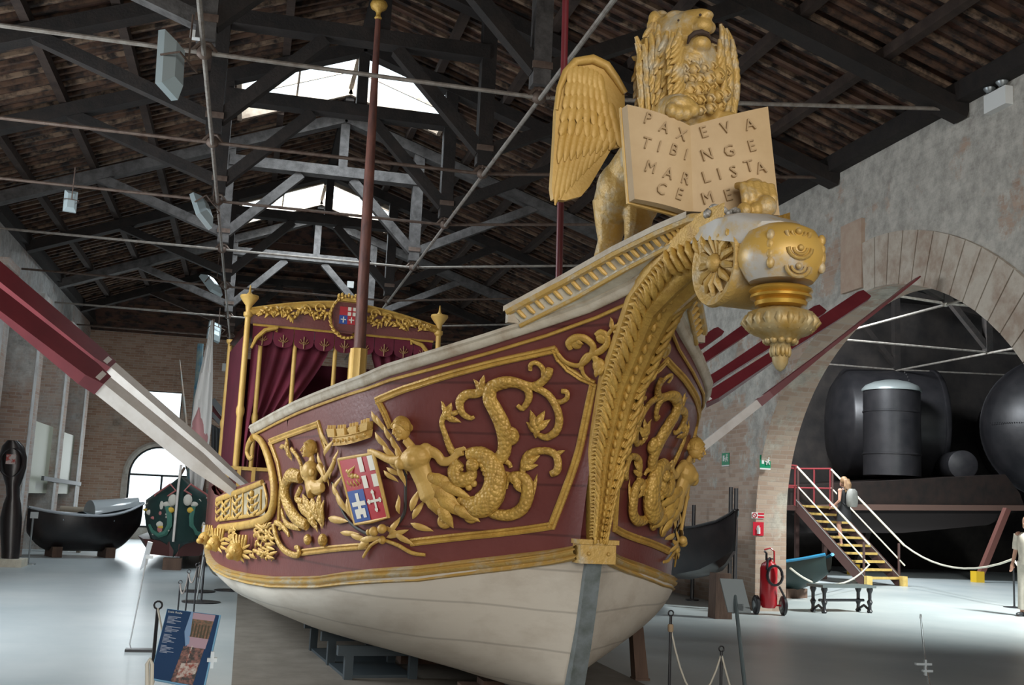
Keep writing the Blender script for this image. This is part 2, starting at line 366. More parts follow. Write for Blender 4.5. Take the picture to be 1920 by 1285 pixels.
# windows of the back wall
FRM = mat('dark_window_frame', (.03, .04, .045), .5)
PANE = mat('milky_pane', (.9, .95, 1.0), .3, 0, alpha=.12)
wf_ = MB()
for a, b_ in (((wx0, wz0), (wx1, wz0)), ((wx1, wz0), (wx1, wz1)), ((wx1, wz1), (wx0, wz1)), ((wx0, wz1), (wx0, wz0))):
    wf_.beam((a[0], BACK+.1, a[1]), (b_[0], BACK+.1, b_[1]), .06, .06, up=(0, 1, 0))
o = struct(wf_.build('window_1', FRM, smooth=0))
p = MB(); p.bx((wx0, BACK+.12, wz0), (wx1, BACK+.14, wz1)); p.build('pane', PANE, o, smooth=0)
wf_ = MB(); zb = 1.95
arcp = [(acx-ar*math.cos(PI*i/18)*.97, BACK+.1, azs+ar*.97*math.sin(PI*i/18)) for i in range(19)]
wf_.tube([(ax0+.03, BACK+.1, az0)]+arcp+[(ax1-.03, BACK+.1, az0)], .035, 6)
wf_.beam((ax0, BACK+.1, zb), (ax1, BACK+.1, zb), .05, .06)
wf_.beam((acx+.1, BACK+.1, az0), (acx+.1, BACK+.1, zb), .05, .06)
wf_.beam((ax0, BACK+.1, az0+.03), (ax1, BACK+.1, az0+.03), .06, .06)
o = struct(wf_.build('window_2', FRM, smooth=0))
p = MB(); p.prism([(ax0+.02, BACK+.13, az0)]+[(a, BACK+.13, c) for a, b_, c in arcp]+[(ax1-.02, BACK+.13, az0)], (0, 0, 0), (0, .02, 0))
p.build('pane', PANE, o, smooth=0)
st = MB(); st.tube([(acx-(ar+.08)*math.cos(PI*i/18), BACK-.02, azs+(ar+.08)*math.sin(PI*i/18)) for i in range(19)], .09, 6)
st.bx((ax0-.17, BACK-.05, .1), (ax0, BACK+.02, azs)); st.bx((ax0-.2, BACK-.12, 0), (ax1+.2, BACK+.02, az0))
struct(st.build('trim_10', mat('window_stone', (.55, .53, .48), .9, 0, (.40, .35, .30), 4), smooth=0))
# ---------------------------------------------------------------- roof
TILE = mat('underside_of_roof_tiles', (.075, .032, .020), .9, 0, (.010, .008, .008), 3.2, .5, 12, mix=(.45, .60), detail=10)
BATT = mat('roof_batten', (.115, .062, .038), .85, 0, (.014, .010, .009), 4, mix=(.42, .62))
BATP = mat('pale_roof_batten', (.22, .145, .095), .85, 0, (.022, .015, .012), 5, mix=(.42, .60))
roof = MB()
def lroof(x): return RZ-(RX-x)*(RZ-LZ)/(RX-LW)
def rroof(x): return RZ-(x-RX)*(RZ-REZ)/(RW-RX)
holes = [(17.55, 19.9), (25.9, 28.0)]
HL, HR = -.62, 3.05
def slab(x0, x1, f, y0, y1, o=.0, t=.05):
    roof.prism([(x0, y0, f(x0)+o), (x1, y0, f(x1)+o), (x1, y1, f(x1)+o), (x0, y1, f(x0)+o)], (0, 0, 0), (0, 0, t))
yy = -8.4
for (h0, h1) in holes+[(BACK+.4, BACK+.4)]:
    slab(LW-.5, RX, lroof, yy, h0); slab(RX, RW+.7, rroof, yy, h0)
    if h1 > h0:
        slab(LW-.5, HL, lroof, h0, h1); slab(HR, RW+.7, rroof, h0, h1)
    yy = h1
# hipped end over the back wall
HY = 30.3
roof.prism([(LW-.5, BACK+.4, 6.1), (RW+.7, BACK+.4, 6.1), (RW+.7, HY, RZ-.15), (LW-.5, HY, RZ-.15)], (0, 0, 0), (0, .02, .05))
roof.m = [0]*len(roof.f)
roof.cm = 1
for i in range(14):
    u = i/14; z = 6.25+(RZ-.4-6.25)*u; yv = BACK+.3+(HY-BACK-.3)*u; xa = (LW-.4)*(1-u)+(RX-.6)*u; xb = (RW+.5)*(1-u)+(RX+.6)*u
    roof.beam((xa, yv-.04, z-.02), (xb, yv-.04, z-.02), .07, .09)
def inhole(y): return any(a < y < b_ for a, b_ in holes)
y = 3.0; i = 0
while y < BACK:
    roof.cm = 1 if i % 3 else 2
    j = random.uniform(-.02, .02)
    xL = HL if inhole(y) else RX; xR = HR if inhole(y) else RX
    roof.beam((LW-.3, y+j, lroof(LW-.3)-.03), (xL, y+j, lroof(xL)-.03), .07, .06)
    roof.beam((xR, y+j, rroof(xR)-.03), (RW+.4, y+j, rroof(RW+.4)-.03), .07, .06)
    y += .23 if y < 22 else .30; i += 1
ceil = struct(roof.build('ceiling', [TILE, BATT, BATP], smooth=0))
for x, f in [(-4.2, lroof), (-3.15, lroof), (-2.1, lroof), (-1.05, lroof), (0.1, lroof), (2.6, rroof), (3.75, rroof), (4.9, rroof), (6.0, rroof), (7.1, rroof)]:
    segs = [(2.0, BACK)]
    if HL < x < HR: segs = [(2.0, 17.5), (19.95, 25.85), (28.05, BACK)]
    pm = MB()
    for a, b_ in segs: pm.beam((x, a, f(x)-.12), (x, b_, f(x)-.12), .12, .14)
    pm.build('purlin', WOODR, ceil, smooth=0)
pm = MB(); pm.beam((RX, 2, RZ-.12), (RX, 17.5, RZ-.12), .16, .22); pm.beam((RX, 19.95, RZ-.12), (RX, 25.8, RZ-.12), .16, .22); pm.beam((RX, 28.05, RZ-.12), (RX, BACK, RZ-.12), .16, .22)
pm.build('ridge_beam', WOODD, ceil, smooth=0)
for x_, zz0 in ((RW-.08, REZ-.12), (LW+.08, LZ-.14)):
    pm = MB(); pm.beam((x_, 2.0, zz0), (x_, BACK, zz0), .22, .24); pm.build('wall_plate', WOODD, ceil, smooth=0)
# skylights: panes sit on the roof plane with glazing bars
SKY = mat('skylight_pane', (.9, .96, 1.0), .3, 0, alpha=.12)
FRL = mat('pale_skylight_lining', (.42, .36, .28), .8, 0, (.22, .16, .12), 4)
for q, (h0, h1) in enumerate(holes):
    fr = MB()
    fr.beam((HL, h0, lroof(HL)), (HL, h1, lroof(HL)), .08, .3); fr.beam((HR, h0, rroof(HR)), (HR, h1, rroof(HR)), .08, .3)
    for yv in (h0, h1):
        fr.beam((HL, yv, lroof(HL)), (RX, yv, RZ), .08, .26); fr.beam((RX, yv, RZ), (HR, yv, rroof(HR)), .08, .26)
    fr.beam((RX, h0, RZ+.03), (RX, h1, RZ+.03), .08, .10)
    for t in (1/3, 2/3):
        yv = h0+(h1-h0)*t
        fr.beam((HL, yv, lroof(HL)+.06), (RX, yv, RZ+.06), .035, .05); fr.beam((RX, yv, RZ+.06), (HR, yv, rroof(HR)+.06), .035, .05)
    xm = (HL+RX)/2; fr.beam((xm, h0, lroof(xm)+.06), (xm, h1, lroof(xm)+.06), .035, .05)
    o = struct(fr.build('window_%d' % (3+q), FRL, smooth=0))
    pn = MB()
    pn.prism([(HL, h0, lroof(HL)+.1), (RX, h0, RZ+.1), (RX, h1, RZ+.1), (HL, h1, lroof(HL)+.1)], (0, 0, 0), (0, 0, .01))
    pn.prism([(RX, h0, RZ+.1), (HR, h0, rroof(HR)+.1), (HR, h1, rroof(HR)+.1), (RX, h1, RZ+.1)], (0, 0, 0), (0, 0, .01))
    pn.build('pane', SKY, o, smooth=0)
# ---------------------------------------------------------------- roof trusses
NL, NR, NZ = -.76, 2.83, 6.0
place = ['nearest the camera', 'second nearest the camera', 'crossing above the mast head', 'just in front of the bright skylight', 'against the front edge of the bright skylight', 'just behind the bright skylight', 'in front of the far skylight', 'behind the far skylight', 'closest to the back brick wall']
def truss(y, mw, ms, label):
    t = thing('roof_truss', label, 'roof truss', (0, y, NZ), 0, 'roof trusses of the hall')
    def P(x, z): return (x, 0, z-NZ)
    lf = lambda x: lroof(x)-.33; rf = lambda x: rroof(x)-.33
    for a, b_, nm, w_, h_, mm in [
        (P(LW+.1, lf(LW+.1)), P(RX, RZ-.33), 'rafter', .20, .26, mw), (P(RX, RZ-.33), P(RW+.0, rf(RW)), 'rafter', .20, .26, mw),
        (P(NL, NZ+.12), P(NL, lf(NL)), 'queen_post', .20, .20, ms), (P(NR, NZ+.12), P(NR, rf(NR)), 'queen_post', .20, .20, ms),
        (P(NL, 7.72), P(NR, 7.72), 'collar_beam', .20, .26, mw),
        (P(NL+.05, NZ+.32), P(.58, 7.6), 'inner_strut', .17, .17, mw), (P(NR-.05, NZ+.32), P(1.55, 7.6), 'inner_strut', .17, .17, mw),
        (P(NL-.05, NZ+.32), P(-3.1, lf(-3.1)), 'outer_strut', .16, .18, ms), (P(NR+.05, NZ+.32), P(5.3, rf(5.3)), 'outer_strut', .16, .18, mw),
        (P(RX, 7.72), P(RX, RZ-.35), 'king_post', .17, .17, mw)]:
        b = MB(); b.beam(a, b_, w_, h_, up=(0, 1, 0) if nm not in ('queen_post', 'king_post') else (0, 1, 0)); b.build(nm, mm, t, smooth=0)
    r = MB(); r.tube([P(-4.95, NZ), P(NL, NZ), P(NR, NZ), P(7.95, NZ+.55)], .024, 7); r.build('tie_rod', IRONL if ms is WOODG else IRON, t)
    for x in (NL, NR):
        c = MB(); c.ball(P(x, NZ), (.085, .07, .075), n=10, m=6); c.tube([P(x-.13, NZ), P(x-.05, NZ+.1), P(x+.05, NZ+.1), P(x+.13, NZ)], .022, 6)
        c.tube([P(x, NZ), P(x, NZ+.5)], .022, 6); c.bx((x-.115, -.115, .3), (x+.115, .115, .38)); c.build('iron_shoe', IRON, t)
    return t
for i, y in enumerate(TRUSS_Y):
    truss(y, [WOODR, WOODR, WOODD, WOODD, WOODD, WOODG, WOODD, WOODG, WOODD][i], [WOODG, WOODG, WOODG, WOODD, WOODD, WOODG, WOODD, WOODG, WOODR][i],
          'dark timber and iron roof truss %s' % place[i])
for x, lab in ((NL, 'long iron rod running the hall left of the mast'), (NR, 'long iron rod running the hall right of the mast')):
    r = MB(); r.tube([(x, 3.0, NZ-.03), (x, BACK, NZ-.03)], .026, 8); tag(r.build('longitudinal_rod', IRONL), lab, 'rod', 'long iron rods of the roof')
# floodlights hanging in the roof
LAMPM = mat('floodlight_housing', (.42, .50, .52), .4, .3)
def flood(p, rot, label, s=1.0, hang=.5):
    t = thing('floodlight', label, 'lamp', tuple(p), 0, 'floodlights under the roof'); t.rotation_euler = rot
    b = MB(); b.loft([[(a*.17*s, c*.30*s, -.05*s) for a, c in ((-1, -1), (1, -1), (1, 1), (-1, 1))], [(a*.17*s, c*.30*s, .02*s) for a, c in ((-1, -1), (1, -1), (1, 1), (-1, 1))], [(a*.09*s, c*.2*s, .11*s) for a, c in ((-1, -1), (1, -1), (1, 1), (-1, 1))]]); b.build('housing', LAMPM, t, smooth=0)
    g = MB(); g.bx((-.15*s, -.27*s, -.058*s), (.15*s, .27*s, -.05*s)); g.build('lamp_glass', WHITEP, t, smooth=0)
    k_ = MB(); k_.tube([(-.19*s, 0, 0), (-.19*s, 0, .2*s), (.19*s, 0, .2*s), (.19*s, 0, 0)], .012*s, 5); k_.build('bracket', IRON, t); k_ = MB(); k_.tube([(0, 0, .2*s), npv(Matrix.Rotation(0, 3, 'Z') @ (t.rotation_euler.to_matrix().transposed() @ Vector((0, 0, hang))))+npv((0, 0, .2*s))], .010, 5); k_.build('hanger', IRON, t)
flood(at(318, 122, 'Y', 10.9), (1.45, .15, 1.15), 'largest pale floodlight, high left beside the nearest rod')
flood(at(378, 395, 'Y', 17.0), (.9, .5, .9), 'grey floodlight hanging at the third rod joint')
flood(at(396, 535, 'Y', 24.5), (.7, .2, .8), 'small pale floodlight far down the roof above the sail')
flood(at(132, 378, 'Y', 17.2), (1.5, .0, .3), 'dark floodlight hanging on the far left rod', .55)
flood(at(402, 622, 'Y', 28.7), (1.0, .3, .4), 'smallest floodlight, just above the tip of the furled sail')
bx_ = MB(); p = at(366, 66, 'Y', 11.2); bx_.box(p, (.10, .08, .08)); tag(bx_.build('junction_box', WHITEP, smooth=0), 'small white junction box beside the nearest rod joint', 'junction box')
# emergency lamp on the right wall
p = at(1870, 180, 'X', RW-.06)
t = thing('emergency_lamp', 'white emergency lamp box high on the right masonry wall', 'lamp', tuple(p))
b = MB(); b.bx((-.04, -.19, -.16), (.06, .19, .06)); b.build('housing', WHITEP, t, smooth=0)
b = MB(); b.lathe([(.03, 0), (.07, .05), (.07, .06)], (-.02, -.11, .07), 12); b.lathe([(.03, 0), (.07, .05), (.07, .06)], (-.02, .11, .07), 12); b.build('spotlight', STEEL, t)
# small speakers of white on the back wall
p = at(430, 690, 'Y', BACK-.1); b = MB(); b.bx(p-npv((.22, .1, .12)), p+npv((.22, .1, .12))); tag(b.build('wall_box', WHITEP, smooth=0), 'white box high on the back brick wall', 'box')
p = at(657, 534, 'Y', 30.0); t_ = MB(); t_.bx(p-npv((.09, .05, .09)), p+npv((.09, .05, .09))); tag(t_.build('square_lamp', WHITEP, smooth=0), 'small square white lamp above the canopy crest', 'lamp')
# ================================================================ THE BARGE
PSI = math.radians(6.0)
_r = ray(1112, 1028); STEM = EYE+_r*(7.0/_r[1])
AX = np.array([-math.sin(PSI), math.cos(PSI), 0]); PX = np.array([math.cos(PSI), math.sin(PSI), 0]); OX = np.array([STEM[0], STEM[1], 0])
def loc(P): d = npv(P)-OX; return np.array([d @ PX, d @ AX, P[2]])       # ship frame: x port, y aft, z up
def wld(p): return OX+PX*p[0]+AX*p[1]+np.array([0, 0, p[2]])
def sx(px, py, x=0.0):
    """point of the ship's lengthwise plane at x"""
    d = ray(px, py); t = ((OX-EYE) @ PX+x)/(d @ PX); return loc(EYE+d*t)
def sy(px, py, y):
    """point of the ship's cross plane at y"""
    d = ray(px, py); t = ((OX-EYE) @ AX+y)/(d @ AX); return loc(EYE+d*t)
def mpp(p):                                             # metres per photo pixel at a ship point
    return float(np.linalg.norm(wld(p)-EYE))/FPX
YSZ = [.2, .7, 1.25, 1.87, 2.31, 2.80, 2.98, 3.01, 3.3]; YSY = [.28, .12, 0, -.15, -.36, -.82, -1.27, -1.6, -1.9]
def yst(z): return float(np.interp(z, YSZ, YSY))
WFD = [-.5, 0, .15, .27, .6, .9, 1.14, 1.4, 2, 2.6, 3.5, 5, 7, 9, 11, 13, 14.5]
WFW = [.05, .10, .18, .29, .72, 1.04, 1.21, 1.33, 1.48, 1.60, 1.75, 1.90, 1.88, 1.74, 1.62, 1.2, .7]
from_spline = None
def _smooth_tab(D, W, n=400):
    D = np.array(D); W = np.array(W); m = np.gradient(W, D); xs_ = np.linspace(D[0], D[-1], n); out = []
    for x in xs_:
        i = min(max(np.searchsorted(D, x)-1, 0), len(D)-2); h = D[i+1]-D[i]; t = (x-D[i])/h
        out.append((2*t**3-3*t*t+1)*W[i]+(t**3-2*t*t+t)*h*m[i]+(-2*t**3+3*t*t)*W[i+1]+(t**3-t*t)*h*m[i+1])
    return xs_, np.array(out)
_WX, _WY = _smooth_tab(WFD, WFW)
def wf(d): return float(np.interp(d, _WX, _WY))
def S(y, z, off=0.0):
    """point on the starboard topside, pushed out by off"""
    x = -wf(y-yst(z)); e = .02
    a = np.array([-wf(y+e-yst(z))-x, e, 0]); b = np.array([-wf(y-yst(z+e))-x, 0, e])
    n_ = np.cross(b, a); n_ = unit(n_)
    if n_[0] > 0: n_ = -n_
    return np.array([x, y, z])+n_*off
def SN(p):
    q0 = S(p[1], p[2]); return unit(S(p[1], p[2], .1)-q0)
def hit(px, py):
    d = ray(px, py)
    f = lambda T: (lambda P: -P[0]-wf(P[1]-yst(P[2])))(loc(EYE+d*T))
    T = 4.0
    while T < 20:
        P = loc(EYE+d*T)
        if P[1]-yst(P[2]) > -.03 and f(T) <= 0: break
        T += .04
    lo, hi = T-.04, T
    for _ in range(12):
        mi = (lo+hi)/2
        if f(mi) <= 0: hi = mi
        else: lo = mi
    return loc(EYE+d*hi)
def H(px, py, off=0.0):
    p = hit(px, py); return p+SN(p)*off
WALT = [(-.05, 1.285), (0, 1.27), (.3, 1.20), (.83, 1.06), (1.96, .89), (3.23, .79), (4.75, .75), (6, .76), (9, .85), (14.5, 1.1)]
WALB = [(-.05, 1.20), (0, 1.18), (.3, 1.11), (.84, .96), (1.96, .80), (3.22, .70), (4.86, .67), (6, .68), (9, .77), (14.5, 1.0)]
GUN = [(-1.9, 3.05), (-1.6, 3.01), (-1.35, 2.98), (-.74, 2.83), (-.49, 2.755), (-.22, 2.66), (.08, 2.56), (.46, 2.46), (1.1, 2.35), (2.45, 2.24), (3.83, 2.10)]
GAFT = [(2.9, 1.60), (3.5, 1.64), (6, 1.47), (9, 1.5), (14.5, 1.8)]
def ti(tab, y): return float(np.interp(y, [a for a, b_ in tab], [b_ for a, b_ in tab]))
def gun(y): return ti(GUN, y)
barge = thing('ceremonial_barge', 'huge maroon and gold ceremonial barge with a gilded lion on its bow', 'barge', tuple(OX), PSI)
def both(mb, name, m_, smooth=40, parent=None):
    a = mb.build(name, m_, parent or barge, smooth); b = mb.mirror().build(name, m_, parent or barge, smooth); return a, b
# --- lower hull
def zkeel(y): return float(np.interp(y, [0, .12, .28, .5, 1.0, 3, 10, 14.5], [1.25, .72, .32, .22, .17, .15, .18, .5]))
hullm = MB(); rings = []
ysn = [0.0, .04, .08, .13, .2, .28, .4, .55, .7, .85, 1.0, 1.2, 1.45, 1.8, 2.2, 2.7, 3.3, 4, 5, 6.2, 7.6, 9, 10.5, 12, 13.4, 14.5]
for y in ysn:
    zt = ti(WALB, y)+.03; W = wf(y); zk = min(zkeel(y), zt-.02); row = []
    for i in range(15):
        q = i/14; fin = .045
        # fullness grows aft
        p_ = float(np.interp(y, [0, .6, 1.5, 3, 14.5], [1.0, 1.25, 1.7, 2.1, 2.2]))
        e_ = float(np.interp(y, [0, .6, 1.5, 3, 14.5], [1.0, .9, .78, .66, .66]))
        wq = fin+(W-fin)*max(0, 1-q**p_)**e_ if W > fin else W
        row.append((-wq, y, zt+(zk-zt)*q))
    rings.append(row+[(-a, b_, c) for a, b_, c in reversed(row)])
hullm.grid(rings)
hull = hullm.build('lower_hull', HULLW, barge, 60)
kp = [sx(1112, 1050), sx(1097, 1110), sx(1077, 1190), sx(1052, 1285)]
kz = MB(); kz.loft([[(-.055, yst(z)-.05, z), (.055, yst(z)-.05, z), (.05, yst(z)+.06, z), (-.05, yst(z)+.06, z)] for z in (1.2, 1.0, .8, .6, .4, .25)])
kz.beam((0, .3, .2), (0, 13.5, .16), .10, .12)
kz.build('metal_stem_strip', mat('weathered_zinc', (.20, .23, .24), .5, .3, (.11, .13, .12), 8, mix=(.4, .7)), barge, 40)
# --- topsides
def topgrid(d0, d1, n, zb, zt, rowsn=10):
    rows = []
    for i in range(n+1):
        d = d0+(d1-d0)*(i/n)**1.6; row = []
        for k_ in range(rowsn+1):
            q = k_/rowsn; lo, hi = .3, 3.25
            for _ in range(26):
                mi = (lo+hi)/2; y = yst(mi)+d
                v = mi-((1-q)*zb(y)+q*zt(y))
                if v > 0: hi = mi
                else: lo = mi
            z = (lo+hi)/2; y = yst(z)+d; row.append((-wf(d), y, z))
        rows.append(row)
    return rows
tm = MB(); r_ = topgrid(0.0, 3.0, 34, lambda y: ti(WALT, y)-.04, gun, 16)
# after the curved end the side is low
r2 = []
for y in [2.7+i*.3 for i in range(41)]:
    row = []
    for k_ in range(9):
        q = k_/8; z = (ti(WALT, y)-.04)*(1-q)+ti(GAFT, max(2.9, y))*q; row.append((-wf(y-yst(z)), y, z))
    r2.append(row)
def endz(y): return float(np.interp(y, [2.9, 2.96, 3.1, 3.3, 3.55, 3.83], [1.55, 1.64, 1.76, 1.88, 2.0, 2.09]))
r3 = []
for y in [2.75, 2.85, 2.93, 3.0, 3.1, 3.25, 3.4, 3.55, 3.7, 3.83]:
    zl = endz(y)-.03; r3.append([(-wf(y-yst(z)), y, z) for z in [zl+(gun(y)-zl)*k_/6 for k_ in range(7)]])
for rr_ in (r_, r2, r3):
    tm.grid(rr_); tm.grid([[(a+.07, b_, c) for a, b_, c in row] for row in rr_])
both(tm, 'topside_planking', MAROON, 35)
# deck and inner floor
dk = MB(); dk.grid([[(-wf(y-yst(1.35))+.05, y, 1.35), (wf(y-yst(1.35))-.05, y, 1.35)] for y in [.3, .6, 1, 1.5, 2, 3, 4, 6, 8, 10, 12, 13.5]])
dk.build('deck', BROWNW, barge, 0)
# --- wale: two gilded mouldings
wm = MB(); prof = [(.0, -.05), (.035, -.03), (.05, .08), (.03, .22), (.028, .3), (.055, .42), (.06, .62), (.04, .72), (.04, .78), (.06, .9), (.03, 1.02), (-.01, 1.05)]
wys = [0, .05, .12, .2, .3, .42, .55, .7, .85, 1.0, 1.2, 1.5, 1.9, 2.4, 3, 3.7, 4.5, 5.4, 6.5, 8, 10, 12, 14]
rows = []
for y in wys:
    zb_, zt_ = ti(WALB, y), ti(WALT, y); row = []
    for o_, q in prof: row.append(S(y+(.0), zb_+(zt_-zb_)*q, o_))
    rows.append(row)
wm.grid(rows); both(wm, 'wale_moulding', GOLDW, 60)
sp_ = MB(); sp_.box((0, -.02, 1.225), (.25, .14, .14)); sp_.box((0, -.03, 1.295), (.28, .15, .03)); sp_.ball((-.07, -.095, 1.22), .014, n=8, m=5); sp_.ball((.07, -.095, 1.22), .014, n=8, m=5); sp_.build('wale_bracket', GOLDW, barge, 0)
# --- cap rail
cm_ = MB(); rows = []
ycs = [-1.35, -1.1, -.8, -.5, -.22, .08, .46, .8, 1.1, 1.5, 2.0, 2.45, 3.0, 3.5, 3.9]
for y in ycs:
    c0 = S(y, gun(y)); nn = npv((SN(c0)[0], SN(c0)[1], 0)); nn = unit(nn); u = npv((0, 0, 1))
    rows.append([c0+nn*a+u*b_ for a, b_ in [(-.08, -.01), (-.08, .045), (.0, .06), (.035, .05), (.045, .025), (.03, .012), (.03, -.005), (.012, -.03), (0, -.035)]])
cm_.loft(rows); both(cm_, 'cap_rail', CAPR, 50)
gl = MB(); gl.tube([S(y, gun(y)-.055, .012) for y in ycs], .012, 6); both(gl, 'rail_beading', GOLD)
# --- framing mouldings of the carved panels (starboard measured, port mirrored)
def ribbon(mb, pts, wpx, off=.012, rise=.022, close=False):
    """double ridge moulding along photo points laid on the topside"""
    P = [hit(*p) for p in pts]
    if close: P.append(P[0])
    for a, b_ in zip(P[:-1], P[1:]):
        n_ = max(2, int(np.linalg.norm(b_-a)/.12)+1); prev = []
        rows = []
        t = unit(b_-a)
        for i in range(n_+1):
            q = a+(b_-a)*i/n_; q = S(q[1], q[2]); N_ = SN(q); s_ = unit(np.cross(t, N_)); hw = wpx*.5*mpp(q)
            ex = hw*.6 if i == 0 else (hw*.6 if i == n_ else 0)
            q = q+t*(-ex if i == 0 else ex)
            rows.append([q+s_*hw*c_+N_*(off*0+h_) for c_, h_ in [(-1.05, -.01), (-1, rise*.7), (-.55, rise), (-.1, rise*.45), (.1, rise*.45), (.55, rise), (1, rise*.7), (1.05, -.01)]])
        mb.loft(rows)
fm = MB()
ribbon(fm, [(1035, 986), (1113, 722)], 15); ribbon(fm, [(1040, 655), (710, 751)], 14)
crv = [(1113, 718), (1090, 708), (1066, 692), (1048, 672), (1040, 656)]
ribbon(fm, crv, 12)
ribbon(fm, [(710, 751), (722, 775), (732, 800)], 12)
ribbon(fm, [(1035, 986), (920, 1001), (775, 1017)], 14)
ribbon(fm, [(508, 829), (597, 796)], 12); ribbon(fm, [(598, 794), (606, 822), (612, 840)], 11)
ribbon(fm, [(508, 829), (523, 870), (529, 905), (524, 978)], 10)
ribbon(fm, [(690, 1024), (562, 1037)], 12)
both(fm, 'panel_moulding', GOLD, 45)
# --- relief helpers
def rt(mb, pts, radii, off=None, n=10, flat=.62, sub=4):
    """tapering carved stem through photo points, smoothed, lying on the topside"""
    pts = [npv(p) for p in pts]; R = list(radii) if hasattr(radii, '__len__') else [radii]*len(pts)
    if len(R) != len(pts): R = list(np.interp(np.linspace(0, 1, len(pts)), np.linspace(0, 1, len(R)), R))
    out = []; ro = []
    for i in range(len(pts)-1):
        p0 = pts[max(i-1, 0)]; p1 = pts[i]; p2 = pts[i+1]; p3 = pts[min(i+2, len(pts)-1)]
        for k_ in range(sub):
            t = k_/sub; out.append(.5*((2*p1)+(-p0+p2)*t+(2*p0-5*p1+4*p2-p3)*t*t+(-p0+3*p1-3*p2+p3)*t**3)); ro.append(R[i]*(1-t)+R[i+1]*t)
    out.append(pts[-1]); ro.append(R[-1]); V = []; NN = []; rr_ = []
    for p, r in zip(out, ro):
        q = hit(*p); N_ = SN(q); m_ = mpp(q); V.append(q+N_*(r*m_*flat*.75+(off or 0))); NN.append(N_); rr_.append(max(r*m_, .002))
    mb.tube(V, rr_, n, flat, NN)
def leaf(mb, c, ang, L, W, off=.02, thick=.35):
    """pointed leaf, photo centre, angle in degrees (0 = right, 90 = up)"""
    a = math.radians(ang); dx, dy = math.cos(a), -math.sin(a); rows_ = []; q0 = None
    pts = [(c[0]+dx*L*t, c[1]+dy*L*t) for t in (-.5, -.3, -.1, .12, .32, .5)]; ws = [.12, .75, 1, .85, .45, .03]
    V = []; NN = []; R = []
    for i, (p, w_) in enumerate(zip(pts, ws)):
        q = hit(*p); N_ = SN(q); V.append(q+N_*(off+.012*math.sin(i*1.1))); NN.append(N_); R.append(W*.5*w_*mpp(q))
    mb.tube(V, R, 8, thick, NN)
def rball(mb, c, r, off=0.0, sq=(1, 1, .7), rot=0):
    q = hit(*c); N_ = SN(q); m_ = mpp(q); t = unit(np.cross(npv((0, 0, 1)), N_)); b_ = np.cross(N_, t)
    ca, sa = math.cos(math.radians(rot)), math.sin(math.radians(rot))
    t2 = t*ca+b_*sa; b2 = -t*sa+b_*ca
    mb.ball(q+N_*(off+r*m_*sq[2]*.4), npv(sq)*r*m_, np.array([t2, b2, N_]).T, 14, 9)
def spiral(c, r0, r1, a0, turns, n=14):
    return [(c[0]+(r0+(r1-r0)*i/(n-1))*math.cos(math.radians(a0+360*turns*i/(n-1))), c[1]-(r0+(r1-r0)*i/(n-1))*math.sin(math.radians(a0+360*turns*i/(n-1)))) for i in range(n)]
def carved(mb, name='carving', m_=None, fuse=None, label=None):
    a = mb.build(name, m_ or GOLD, barge, 60, remesh=fuse); b = mb.mirror().build(name, m_ or GOLD, barge, 60, remesh=fuse)
    if label: a['label'] = label; b['label'] = label
    return a, b
def head(c, r, rot, look, off):
    """a carved head: face, brows, nose, lips, chin and waved hair"""
    q = hit(*c); N_ = SN(q); r *= mpp(q); t = unit(np.cross(N_, npv((0, 0, 1)))); t = t if wld(q+t)[0]*1 > wld(q)[0] else -t
    b_ = unit(np.cross(t, N_)); b_ = b_ if b_[2] > 0 else -b_
    ca, sa = math.cos(math.radians(rot)), math.sin(math.radians(rot)); X_ = t*ca+b_*sa; Z_ = -t*sa+b_*ca
    cl, sl = math.cos(math.radians(look)), math.sin(math.radians(look)); F_ = N_*cl+X_*sl; X_ = X_*cl-N_*sl; c0 = q+N_*(off+r*.5); Rm = np.array([X_, F_, Z_]).T
    P = lambda a, f, z: c0+(X_*a+F_*f+Z_*z)*r
    f = MB(); f.ball(c0, (r*.74, r*.80, r*1.0), Rm, 20, 14); f.ball(P(0, .30, -.42), (r*.50, r*.50, r*.50), Rm, 14, 9); f.ball(P(0, .62, -.80), (r*.2, r*.2, r*.16), Rm)
    f.tube([P(0, .74, .22), P(0, .90, .0), P(0, 1.02, -.18), P(0, .84, -.26)], [r*.07, r*.09, r*.13, r*.07], 8)
    for sg in (-1, 1):
        f.tube([P(sg*.10, .78, .24), P(sg*.30, .76, .30), P(sg*.50, .58, .20)], [r*.05, r*.07, r*.04], 6); f.ball(P(sg*.28, .70, .08), (r*.13, r*.08, r*.07), Rm, 8, 6); f.ball(P(sg*.38, .50, -.22), (r*.24, r*.22, r*.24), Rm)
    f.tube([P(-.20, .74, -.46), P(0, .86, -.43), P(.20, .74, -.46)], [r*.03, r*.075, r*.03], 6); f.tube([P(-.16, .74, -.54), P(0, .84, -.56), P(.16, .74, -.54)], [r*.03, r*.07, r*.03], 6)
    carved(f, 'carved_face', GOLDP)
    h = MB(); h.ball(P(0, -.12, .18), (r*.84, r*.84, r*.96), Rm, 18, 12)
    for i in range(9):
        for sg in (-1, 1):
            u = i/8; h.tube([P(sg*.05, .62-u*.9, .72+.34*math.sin(u*1.8)), P(sg*(.45+.1*math.sin(i)), .56-u*.8, .55+.2*math.sin(u*2)), P(sg*.78, .30-u*.6, .15), P(sg*.74, .10-u*.3, -.30)], [r*.07, r*.10, r*.10, r*.05], 6)
    h.ball(P(.1, -.7, -.1), r*.42); carved(h, 'carved_hair', GOLD)
